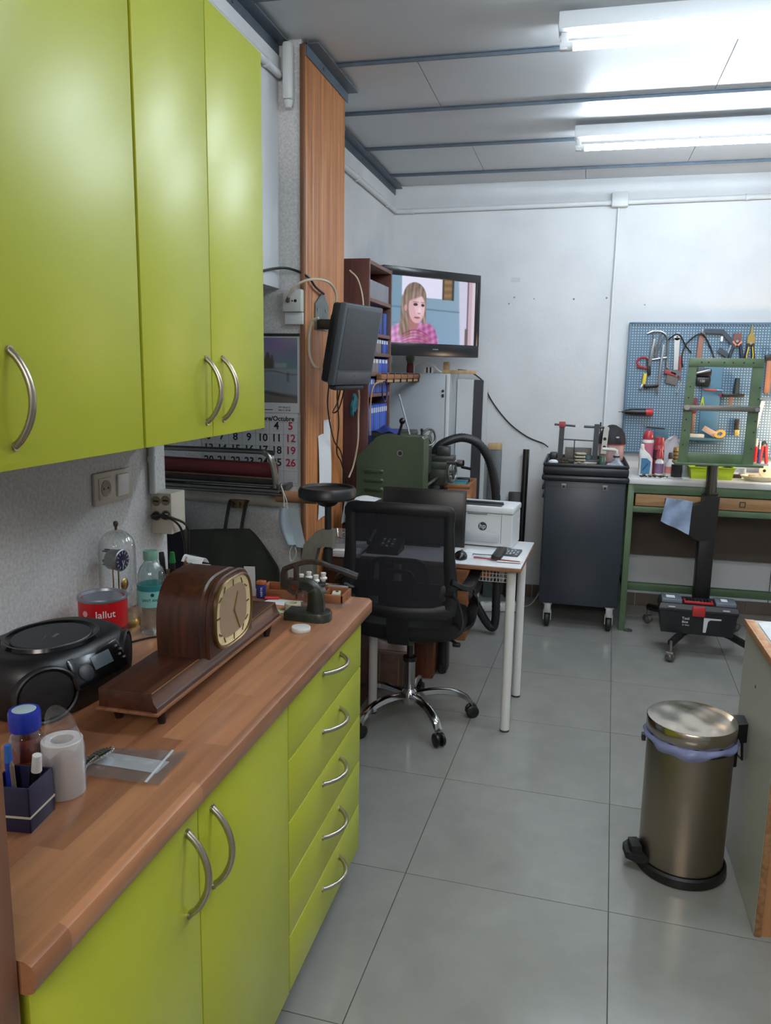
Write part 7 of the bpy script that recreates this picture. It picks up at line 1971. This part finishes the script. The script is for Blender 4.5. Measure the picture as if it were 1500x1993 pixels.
# bottles and things on the bench
def bench_bottle(name, label, c, prof, m, parts=(), n=24, cat='bottle'):
    q = thing(name, label, cat, c)
    obj('bottle_body', MB().lathe(prof, c, n), m, q, 45)
    for pn, pr_, m_ in parts:
        obj(pn, MB().lathe(pr_, c, n, cap0=False, cap1=pn != 'label'), m_, q)
    return q
bwh = M('bottle_white', (208, 210, 210), 0.35)
lbb = M('label_blue', (62, 112, 150), 0.4)
lbr = M('label_red', (172, 50, 66), 0.4)
c = Vector((0.398, 4.93, BT))
q = thing('cleaner_bottle', 'white angled squeeze bottle with a blue label at the bench end', 'bottle', c)
mb = MB().rings([[c + Vector((x * s_ + ox, y * s_ * 0.55, z)) for x, y in [(0.040 * math.copysign(abs(math.cos(a)) ** 0.6, math.cos(a)), 0.040 * math.copysign(abs(math.sin(a)) ** 0.6, math.sin(a))) for a in [k * PI / 14 for k in range(28)]]] for z, s_, ox in ((0.0, 0.95, 0), (0.005, 1.0, 0), (0.10, 0.95, 0), (0.125, 0.80, -0.008), (0.150, 0.42, -0.022), (0.160, 0.36, -0.024))])
obj('bottle_body', mb, bwh, q, 45)
obj('label', MB().prism([(-0.026, 0.012), (0.024, 0.012), (0.028, 0.085), (0.006, 0.105), (-0.026, 0.105)], 0.0225, 0.0235, frame(c, (1, 0, 0), (0, 0, 1))), lbb, q)
obj('label_stroke', MB().tube([c + Vector((-0.016, -0.0240, 0.035)), c + Vector((0.012, -0.0240, 0.075))], 0.0025, 6), M('stroke_navy', (30, 60, 100), 0.4), q)
obj('cap', MB().lathe([(0.012, 0.158), (0.012, 0.182), (0.006, 0.188), (0.0, 0.188)], c + Vector((-0.024, 0, 0)), 18), white, q)
bench_bottle('spray_can', 'tall white spray can with a red domed cap behind the squeeze bottle', Vector((0.412, 5.03, BT)), [(0.0, 0.0), (0.033, 0.0), (0.034, 0.004), (0.034, 0.20), (0.028, 0.212), (0.0, 0.213)], bwh,
             [('cap', [(0.030, 0.206), (0.031, 0.222), (0.028, 0.245), (0.016, 0.262), (0.0, 0.265)], M('cap_red_dome', (164, 52, 60), 0.35)), ('label', [(0.0343, 0.05), (0.0346, 0.05), (0.0346, 0.19), (0.0343, 0.19)], M('label_pinkish', (190, 110, 130), 0.45))])
bench_bottle('spray_can', 'red spray can with a red cap, second in the row of bench bottles', Vector((0.478, 5.03, BT)), [(0.0, 0.0), (0.030, 0.0), (0.031, 0.004), (0.031, 0.17), (0.024, 0.182), (0.0, 0.183)], M('can_red', (150, 56, 66), 0.4),
             [('cap', [(0.028, 0.178), (0.029, 0.20), (0.026, 0.222), (0.0, 0.226)], M('cap_red_dome')), ('label', [(0.0312, 0.09), (0.0315, 0.09), (0.0315, 0.15), (0.0312, 0.15)], M('label_dark', (60, 44, 52), 0.45))])
bench_bottle('glue_bottle', 'small white and red labelled bottle with a red cap before the spray cans', Vector((0.478, 4.945, BT)), [(0.0, 0.0), (0.024, 0.0), (0.025, 0.004), (0.025, 0.085), (0.012, 0.105), (0.010, 0.115), (0.0, 0.115)], bwh,
             [('cap', [(0.022, 0.105), (0.020, 0.135), (0.012, 0.160), (0.0, 0.162)], M('cap_red_dome')), ('label', [(0.0252, 0.015), (0.0255, 0.015), (0.0255, 0.075), (0.0252, 0.075)], M('label_mix', (128, 96, 128), 0.45))])
bench_bottle('spray_bottle', 'white bottle with a brown spray head and pale red label', Vector((0.540, 4.955, BT)), [(0.0, 0.0), (0.028, 0.0), (0.030, 0.006), (0.028, 0.07), (0.012, 0.10), (0.012, 0.105), (0.0, 0.105)], bwh,
             [('spray_head', [(0.013, 0.103), (0.014, 0.125), (0.010, 0.14), (0.0, 0.142)], M('head_darkbrown', (70, 56, 50), 0.5)), ('label', [(0.0296, 0.018), (0.0300, 0.018), (0.0293, 0.058), (0.0290, 0.058)], M('label_salmon', (206, 128, 118), 0.45))])
t = bench_bottle('brass_cartridge', 'perforated brass cylinder standing behind the small bottles', Vector((0.590, 5.05, BT)), [(0.0, 0.0), (0.026, 0.0), (0.027, 0.004), (0.027, 0.16), (0.022, 0.166), (0.0, 0.166)], M('perforated_brass', (170, 134, 84), 0.4, 0.5), cat='cylinder')
mb = MB()
for k in range(10):
    for r_ in range(6):
        a = -PI + k * PI / 9
        mb.cyl((0.590 + 0.0270 * math.cos(a), 5.05 + 0.0270 * math.sin(a), BT + 0.03 + r_ * 0.022), (0.590 + 0.0275 * math.cos(a), 5.05 + 0.0275 * math.sin(a), BT + 0.03 + r_ * 0.022), 0.004, n=6)
stuff(obj('holes', mb, ink, t))
tag(obj('cleaning_cloth', MB().grid(lambda u, v: (0.505 + 0.115 * u, 5.09 + 0.03 * v, BT + 0.16 + 0.065 * math.sin(PI * u) ** 0.7 + 0.012 * math.sin(13 * u + 6 * v) - 0.16 * v * v), 16, 8).grid(lambda u, v: (0.505 + 0.115 * u, 5.12 + 0.004 * math.sin(5 * u), BT + 0.001 + v * (0.16 + 0.065 * math.sin(PI * u) ** 0.7)), 12, 3), M('tissue_white', (206, 206, 216), 0.8), None, 70), 'crumpled white tissue heap behind the brass cylinder', 'tissue')
tag(obj('steel_jar', MB().lathe([(0.0, 0.0), (0.03, 0.0), (0.031, 0.004), (0.031, 0.075), (0.0, 0.078)], (0.575, 4.915, BT), 22), M('jar_black', (30, 30, 32), 0.4)), 'short black pot on the bench before the brass cylinder', 'pot')
tag(obj('clear_tub', MB().lathe([(0.040, 0.0), (0.044, 0.08), (0.042, 0.08), (0.038, 0.003), (0.0, 0.003)], (0.618, 4.985, BT), 26), clear('tub_clear', (222, 230, 234), 0.1, 0.12, 0.6, 0.2)), 'clear plastic tub beside the lime green tray', 'tub')
t = thing('watch_parts', 'dark watch bracelets and small parts scattered at the bench edge', 'parts', (0.43, 4.85, BT))
for k in range(16):
    a = k * 1.9
    x, y = 0.372 + 0.0095 * k + 0.005 * math.sin(a), 4.845 + 0.018 * math.sin(2.3 * a)
    obj('link', MB().box((x, y, BT + 0.006 + 0.004 * (k % 3)), (0.018, 0.012, 0.008), 0.002, (0.2 * math.sin(a), 0.2, a)), [ink, iron, brass][k % 3], t)
tag(obj('thin_file', MB().cyl((0.50, 4.83, BT + 0.004), (0.60, 4.822, BT + 0.004), 0.003, n=8), sil), 'thin silver file lying on the bench behind the drawers', 'file')
tag(obj('bench_sheet', MB().box((0.56, 4.86, BT + 0.0012), (0.16, 0.10, 0.0012), 0, (0, 0, 0.08)), paper), 'white paper sheet on the bench before the lime tray', 'paper')
# lime tray with tools
def tray(name, label, x0, x1, y0, y1, z, h, m, th=0.004, fl=0.012):
    q = thing(name, label, 'tray', ((x0 + x1) / 2, (y0 + y1) / 2, z))
    rim = lambda d, zz_: [Vector((a, b_, zz_)) for a, b_ in ((x0 - d, y0 - d), (x1 + d, y0 - d), (x1 + d, y1 + d), (x0 - d, y1 + d))]
    obj('tray_shell', MB().rings([rim(0, z), rim(fl, z + h), rim(fl + 0.006, z + h), rim(fl + 0.006, z + h + 0.004), rim(fl - th, z + h + 0.004), rim(-th, z + th)]), m, q, 20)
    return q
lime_pl = M('lime_plastic', (188, 208, 40), 0.4)
tray('lime_tray', 'bright lime green plastic tray in the middle of the bench', 0.655, 0.875, 4.88, 5.03, BT, 0.068, lime_pl)
tray('lime_tray', 'second lime green tray half hidden behind the first one', 0.622, 0.70, 5.06, 5.15, BT, 0.075, M('lime_plastic_dark', (150, 178, 44), 0.4))
tag(obj('dark_tools', MB().box((0.735, 4.95, BT + 0.055), (0.10, 0.06, 0.035), 0.006, (0, 0.1, 0.2)), M('tool_maroon', (64, 42, 44), 0.5)), 'dark maroon tool block lying in the lime tray', 'tool')
tag(obj('dark_brush', MB().box((0.85, 4.955, BT + 0.062), (0.06, 0.02, 0.018), 0.004, (0, -0.3, 0.2)), blk), 'short black brush lying at the end of the lime tray', 'brush')
t = thing('movement_rack', 'pale wooden rack of small dark movements behind the lime tray', 'rack', (0.76, 5.17, BT))
obj('rack_base', MB().span((0.69, 5.14, BT), (0.84, 5.20, BT + 0.006), 0.001), M('rack_pale', (206, 180, 136), 0.5), t)
for k in range(8):
    obj('rack_post', MB().box((0.700 + 0.018 * k, 5.15, BT + 0.030), (0.005, 0.006, 0.048 + 0.008 * (k % 2)), 0.001), M('rack_pale'), t)
obj('rack_bar', MB().box((0.765, 5.146, BT + 0.034), (0.14, 0.005, 0.006)).box((0.765, 5.146, BT + 0.014), (0.14, 0.005, 0.006)), M('rack_pale'), t)
for k in range(6):
    obj('dark_movement', MB().cyl((0.712 + 0.021 * k, 5.16, BT + 0.022), (0.712 + 0.021 * k, 5.18, BT + 0.022), 0.010, n=12), iron, t)
t = thing('parts_plate', 'cream oval plate of clock parts at the right end of the bench', 'plate', (1.03, 4.92, BT))
obj('plate_dish', MB().lathe([(0.0, 0.0), (0.07, 0.0), (0.095, 0.022), (0.10, 0.028), (0.097, 0.030), (0.07, 0.008), (0.0, 0.006)], (1.03, 4.92, BT), 36, sx=1.05, sy=0.75), M('plate_cream', (206, 196, 164), 0.35), t)
obj('coil_spring', MB().lathe([(0.006, 0.006), (0.022, 0.006), (0.026, 0.020), (0.020, 0.034), (0.008, 0.032)], (0.99, 4.915, BT), 20, cap0=False, cap1=False), M('coil_cream', (196, 176, 128), 0.4, 0.3), t)
obj('clock_face', MB().lathe([(0.0, 0.0), (0.045, 0.0), (0.047, 0.003), (0.045, 0.006), (0.0, 0.006)], n=28, mat=frame((1.075, 4.955, BT + 0.045), (1, 0.1, 0), (0, 0.7, 0.75))), M('face_cream', (216, 204, 170), 0.4), t)
obj('dark_boss', MB().ball((1.055, 4.93, BT + 0.058), 0.009, 12, 8), iron, t)
tag(obj('dark_knife', MB().box((0.915, 5.0, BT + 0.012), (0.07, 0.022, 0.022), 0.004, (0, 0, 0.1)), M('knife_brown', (62, 50, 46), 0.5)), 'dark brown handle block between the lime tray and the plate', 'handle')
tag(obj('clear_cup', MB().lathe([(0.018, 0.0), (0.022, 0.05), (0.020, 0.05), (0.016, 0.003), (0.0, 0.003)], (0.965, 5.08, BT), 20), clear('tub_clear')), 'small clear cup behind the dark brown handle block', 'cup')

# ------------------------------------------------------------------ rolling clock stand with the green frame
fg = M('stand_green', (74, 94, 66), 0.42, var=0.08, vs=12)
t = thing('frame_stand', 'black rolling stand carrying an upright green steel frame before the bench', 'stand', (0.735, 4.66, 0))
SXc, SYc = 0.735, 4.70
obj('column', MB().span((SXc - 0.042, SYc - 0.045, 0.10), (SXc + 0.042, SYc + 0.045, 0.775), 0.006), M('stand_black', (18, 18, 19), 0.4), t)
FC = frame((SXc, SYc, 0), (1, 0, 0), (0, 0, 1))
obj('arm_bracket', MB().prism([(-0.105, 0.64), (-0.042, 0.60), (0.042, 0.62), (0.048, 0.86), (-0.036, 0.86), (-0.038, 0.815), (-0.105, 0.795)], -0.047, 0.047, FC), M('bracket_black', (24, 21, 21), 0.4), t)
obj('inner_tube', MB().cyl((SXc + 0.004, SYc, 0.855), (SXc + 0.004, SYc, 1.035), 0.030, n=24), M('polished_tube', (112, 108, 102), 0.22, 0.9), t)
obj('collar', MB().cyl((SXc + 0.004, SYc, 0.850), (SXc + 0.004, SYc, 0.872), 0.040, n=24), M('stand_black'), t)
obj('top_plate', MB().span((0.528, SYc - 0.07, 1.032), (0.985, SYc + 0.07, 1.044), 0.002), fg, t)
LF = frame((0, SYc - 0.02, 0), (1, 0, 0), (0, 0, 1))
gf = obj('left_upright', MB().prism([(0.548, 1.044), (0.597, 1.044), (0.610, 1.612), (0.566, 1.612)], -0.006, 0.006, LF), fg, t)
obj('right_upright', MB().prism([(0.884, 1.044), (0.940, 1.044), (0.945, 1.612), (0.893, 1.612)], -0.006, 0.006, LF), fg, t)
obj('top_bar', MB().span((0.566, SYc - 0.030, 1.568), (0.945, SYc - 0.012, 1.616), 0.002), fg, t)
obj('bottom_bar', MB().span((0.597, SYc - 0.026, 1.044), (0.884, SYc - 0.014, 1.098), 0.001), fg, t)
obj('grey_cross_bar', MB().span((0.552, SYc - 0.042, 1.330), (0.945, SYc - 0.028, 1.360), 0.002), M('bar_grey', (104, 100, 94), 0.4, 0.5), t)
obj('wing_nut', MB().cyl((0.572, SYc - 0.05, 1.346), (0.572, SYc - 0.040, 1.346), 0.014, n=14).cyl((0.93, SYc - 0.05, 1.344), (0.93, SYc - 0.040, 1.344), 0.011, n=14), steel, t)
for x, z in ((0.572, 1.46), (0.568, 1.40), (0.565, 1.28), (0.562, 1.22), (0.558, 1.14), (0.926, 1.46), (0.924, 1.40), (0.920, 1.28), (0.916, 1.22), (0.912, 1.13)):
    obj('bolt_hole', MB().cyl((x + 0.010, SYc - 0.0272, z), (x + 0.010, SYc - 0.0262, z), 0.0045, n=10), ink, t)
for k in range(6):
    x = 0.63 + [0, 0.035, 0.115, 0.16, 0.215, 0.262][k]
    obj('bolt_hole', MB().cyl((x, SYc - 0.0312, 1.592), (x, SYc - 0.0302, 1.592), 0.0045, n=10), ink, t)
obj('foot_block', MB().span((SXc - 0.06, SYc - 0.06, 0.085), (SXc + 0.06, SYc + 0.06, 0.125), 0.004), M('stand_black'), t)
for (x, y) in ((0.484, 4.99), (0.548, 4.315), (0.952, 4.352), (0.985, 4.96)):
    d = (Vector((x, y, 0)) - Vector((SXc, SYc, 0)))
    e = d.normalized()
    l_ = obj('base_leg', MB().tube([Vector((SXc, SYc, 0.105)) + e * 0.03, Vector((SXc, SYc, 0.118)) + d * 0.6, Vector((x, y, 0.105))], 0.021, 8), M('stand_black'), t)
    obj('stem', MB().cyl((x, y, 0.05), (x, y, 0.118), 0.009, n=10), steel, l_)
    s_ = Vector((-e.y, e.x, 0))
    mb = MB().ball((x, y, 0.028), 0.0275, 16, 12).cyl(Vector((x, y, 0.034)) + s_ * 0.020, Vector((x, y, 0.034)) - s_ * 0.020, 0.024, n=16)
    obj('ball_caster', mb, M('caster_steel', (120, 116, 108), 0.3, 0.8), l_)
# blue cloth over the bracket arm
t = tag(obj('shop_towel', MB().sheet(lambda u, v: (0.500 + 0.142 * u - 0.020 * v + 0.012 * u * v, SYc - 0.062 - 0.010 * math.sin(3 * PI * u) * v - 0.006 * math.sin(9 * u + 5 * v), 0.842 - 0.012 * u - (0.135 + 0.055 * u) * v), 20, 14, 0.003, (0, -1, 0)).sheet(lambda u, v: (0.505 + 0.130 * u, SYc - 0.060 + 0.10 * v, 0.841 - 0.012 * u - 0.04 * v * v), 12, 6, 0.003, (0, 0, 1)), M('towel_blue', (136, 152, 178), 0.9, var=0.08, vs=16, bump=0.4, bs=300), None, 60), 'pale blue cloth draped over the arm of the rolling stand', 'cloth')

# toolbox standing on the legs of the stand
t = thing('toolbox', 'black toolbox with a red latch resting on the base of the rolling stand', 'toolbox', (0.70, 4.50, 0.10))
BB = Matrix.Translation((0.690, 4.500, 0.128)) @ Matrix.Rotation(-0.03, 4, 'Z')
tb = M('toolbox_black', (20, 22, 26), 0.45)
def tbr(z, sx_, sy_):
    return [BB @ Vector((x, y, z)) for x, y in ((-sx_, -sy_), (sx_, -sy_), (sx_, sy_), (-sx_, sy_))]
obj('box_body', MB().rings([tbr(0, 0.184, 0.075), tbr(0.125, 0.198, 0.083), tbr(0.128, 0.200, 0.085)]), tb, t, 20)
obj('lid', MB().rings([tbr(0.129, 0.203, 0.088), tbr(0.140, 0.203, 0.088), tbr(0.165, 0.195, 0.078)]), M('toolbox_lid', (34, 36, 42), 0.4), t, 20)
for sx_ in (-1, 1):
    c_ = obj('clear_organiser', MB().box((sx_ * 0.138, -0.012, 0.176), (0.105, 0.115, 0.022), 0.004).rot(BB), M('organiser_grey', (104, 112, 122), 0.25), t)
    obj('paper_tag', MB().box((sx_ * 0.138 - 0.005, -0.012, 0.1876), (0.045 if sx_ < 0 else 0.032, 0.05, 0.001)).rot(BB), paper, c_)
    obj('clasp', MB().box((sx_ * 0.138, -0.090, 0.150), (0.036, 0.008, 0.008), 0.002).rot(BB), lgrey, t)
obj('red_frame', MB().box((0, -0.062, 0.176), (0.150, 0.012, 0.014), 0.003).box((-0.070, -0.03, 0.174), (0.010, 0.06, 0.010), 0.002).box((0.070, -0.03, 0.174), (0.010, 0.06, 0.010), 0.002).rot(BB), M('toolbox_red', (170, 40, 42), 0.4), t)
for k in range(7):
    obj('grip_rib', MB().box((-0.054 + 0.018 * k, -0.02, 0.178), (0.008, 0.07, 0.014), 0.002).rot(BB), tb, t)
obj('red_latch', MB().box((0.0, -0.090, 0.135), (0.066, 0.016, 0.055), 0.004).rot(BB), M('toolbox_red'), t)
obj('lettering', write(write(write(MB(), 'Tool', BB @ frame((-0.062, -0.0815, 0.088), (1, 0, 0), (0, 0.10, 1)), 0.020), 'Box', BB @ frame((-0.064, -0.0800, 0.068), (1, 0, 0), (0, 0.10, 1)), 0.020), '16" 40cm', BB @ frame((-0.060, -0.0785, 0.050), (1, 0, 0), (0, 0.10, 1)), 0.010), paper, t)
obj('white_panel', MB().prism([(0.030, 0.020), (0.115, 0.020), (0.115, 0.098), (0.030, 0.098)], 0.0795, 0.0825, BB @ frame((0, 0, 0), (1, 0, 0), (0, 0, 1))), M('panel_dark', (24, 26, 32), 0.4), t)
pp = obj('picture_strip', MB().prism([(0.030, 0.018), (0.045, 0.018), (0.052, 0.08), (0.062, 0.090), (0.118, 0.092), (0.118, 0.100), (0.030, 0.100)], 0.0822, 0.0838, BB @ frame((0, 0, 0), (1, 0, 0), (0, 0, 1))), M('strip_white', (196, 198, 200), 0.5), t)

# ------------------------------------------------------------------ pedal bin
bs = bpy.data.materials.new('bin_brushed_steel')
nt, b = nodes_of(bs)
b.inputs['Base Color'].default_value = rgb((150, 138, 122))
b.inputs['Metallic'].default_value = 1.0
b.inputs['Roughness'].default_value = 0.32
tc = nt.nodes.new('ShaderNodeTexCoord')
mp = nt.nodes.new('ShaderNodeMapping')
mp.inputs['Scale'].default_value = (300, 300, 2)
nt.links.new(tc.outputs['Object'], mp.inputs['Vector'])
nz = nt.nodes.new('ShaderNodeTexNoise')
nt.links.new(mp.outputs[0], nz.inputs['Vector'])
bp = nt.nodes.new('ShaderNodeBump')
bp.inputs['Strength'].default_value = 0.12
bp.inputs['Distance'].default_value = 0.001
nt.links.new(nz.outputs['Fac'], bp.inputs['Height'])
nt.links.new(bp.outputs['Normal'], b.inputs['Normal'])
c = Vector((0.386, 2.425, 0))
t = thing('pedal_bin', 'brushed steel pedal bin with a dented lid standing in the aisle', 'bin', c)
obj('bin_body', MB().lathe([(0.0, 0.012), (0.1245, 0.012), (0.125, 0.02), (0.126, 0.42), (0.125, 0.425), (0.0, 0.425)], c, 64), bs, t)
obj('base_ring', MB().lathe([(0.0, 0.0), (0.134, 0.0), (0.138, 0.006), (0.136, 0.028), (0.129, 0.034)], c, 64, cap1=False), blk, t)
lidm = M('lid_steel', (176, 166, 152), 0.2, 1.0)
def lidtop(u, v):
    a = 2 * PI * u
    r = 0.129 * max(v, 0.0005)
    bump_ = 0.0022 * math.sin(26 * r * math.cos(a) * 2 + 2) * math.sin(19 * r * math.sin(a) * 2 + 1) * min(1.0, (1 - v) * 4)
    return (c.x + r * math.cos(a), c.y + r * math.sin(a), 0.492 + 0.006 * (1 - v * v) + bump_)
ld = obj('lid', MB().grid(lidtop, 64, 14).lathe([(0.129, 0.492), (0.131, 0.490), (0.131, 0.448), (0.128, 0.446), (0.0, 0.446)], c, 64, cap0=False), lidm, t, 60)
def bagrim(u, v):
    a = 2 * PI * u
    droop = 0.008 + 0.009 * math.sin(3 * a + 1) + 0.005 * math.sin(7 * a)
    r = 0.129 + 0.009 * math.sin(PI * v) + 0.003 * math.sin(11 * a + 3 * v)
    return (c.x + r * math.cos(a), c.y + r * math.sin(a), 0.447 - v * (0.022 + max(0, droop)))
obj('bin_bag', MB().grid(bagrim, 72, 8), clear('bin_bag_lilac', (196, 202, 236), 0.3, 0.06, 0.35, 0.62, (150, 158, 206)), t, 70, False)
obj('rim_ring', MB().lathe([(0.1265, 0.418), (0.129, 0.420), (0.129, 0.432), (0.1265, 0.434)], c, 48, cap0=False, cap1=False), blk, t)
pd = Vector((-0.97, -0.22, 0)).normalized()
ps = Vector((-pd.y, pd.x, 0))
mb = MB().prism([(0.115, -0.055), (0.15, -0.05), (0.172, -0.03), (0.176, 0.02), (0.15, 0.045), (0.115, 0.05)], 0.03, 0.052, frame(c, pd, ps)).prism([(0.13, -0.028), (0.158, -0.026), (0.160, 0.026), (0.13, 0.028)], 0.052, 0.074, frame(c, pd, ps))
obj('pedal', mb, blk_matt, t)
hd = Vector((0.96, 0.28, 0)).normalized()
hs = Vector((-hd.y, hd.x, 0))
mb = MB().prism([(0.12, -0.04), (0.175, -0.03), (0.182, 0.0), (0.175, 0.03), (0.12, 0.04)], 0.425, 0.485, frame(c, hd, hs)).prism([(0.125, -0.025), (0.142, -0.02), (0.142, 0.02), (0.125, 0.025)], 0.34, 0.43, frame(c, hd, hs))
hg = obj('hinge_block', mb, blk, t)
obj('carry_handle', MB().tube([c + hd * 0.150 + hs * 0.022 + Vector((0, 0, 0.43)), c + hd * 0.156 + hs * 0.022 + Vector((0, 0, 0.365)), c + hd * 0.156 - hs * 0.022 + Vector((0, 0, 0.365)), c + hd * 0.150 - hs * 0.022 + Vector((0, 0, 0.43))], 0.004, 8), blk, hg)
obj('bag_clip', MB().box(c + Vector((-0.137, -0.01, 0.418)), (0.012, 0.02, 0.022), 0.002), blk, t)

# ------------------------------------------------------------------ white counter at the right edge
pw = wood('counter_front_wood', (150, 104, 66), (184, 136, 92), 0.5, (40, 40, 3))
t = thing('side_counter', 'white-sided counter with wooden edges at the right of the aisle', 'counter', (0.95, 2.36, 0))
obj('side_panel', MB().span((0.548, 2.136, 0.002), (0.566, 2.590, 0.748)), M('panel_white', (178, 178, 168), 0.35), t)
obj('panel_edge', MB().span((0.5485, 2.131, 0.002), (0.566, 2.1358, 0.748), 0.001), wood('raw_chipboard', (120, 84, 52), (156, 116, 78), 0.8, (60, 60, 60)), t)
obj('front_boards', MB().span((0.566, 2.138, 0.0), (1.7, 2.156, 0.748)), pw, t)
obj('counter_top', MB().span((0.546, 2.128, 0.748), (1.75, 2.592, 0.766), 0.001), M('counter_white', (206, 206, 198), 0.35), t)
obj('wood_lipping', MB().span((0.541, 2.123, 0.745), (0.5465, 2.597, 0.767), 0.001).span((0.546, 2.123, 0.745), (1.75, 2.1285, 0.767), 0.001), pw, t)
obj('wood_border', MB().span((0.546, 2.128, 0.7655), (0.568, 2.592, 0.7672), 0.0005), pw, t)
obj('cam_hole', MB().cyl((0.5475, 2.40, 0.62), (0.5482, 2.40, 0.62), 0.0055, n=12), ink, t)
tag(obj('white_napkin', MB().sheet(lambda u, v: (0.572 + 0.09 * u, 2.36 + 0.19 * v, 0.7685 + 0.012 * math.sin(PI * u) * abs(math.sin(5 * v + 2)) + 0.0015), 10, 12, 0.001), paper, None, 60), 'crumpled white paper napkin on the counter top', 'paper')
tag(obj('cloth_roll', MB().cyl((0.635, 2.40, 0.795), (0.64, 2.56, 0.795), 0.026, n=20), M('cloth_ecru', (206, 200, 186), 0.8)), 'ecru cloth roll lying on the napkin at the counter end', 'roll')
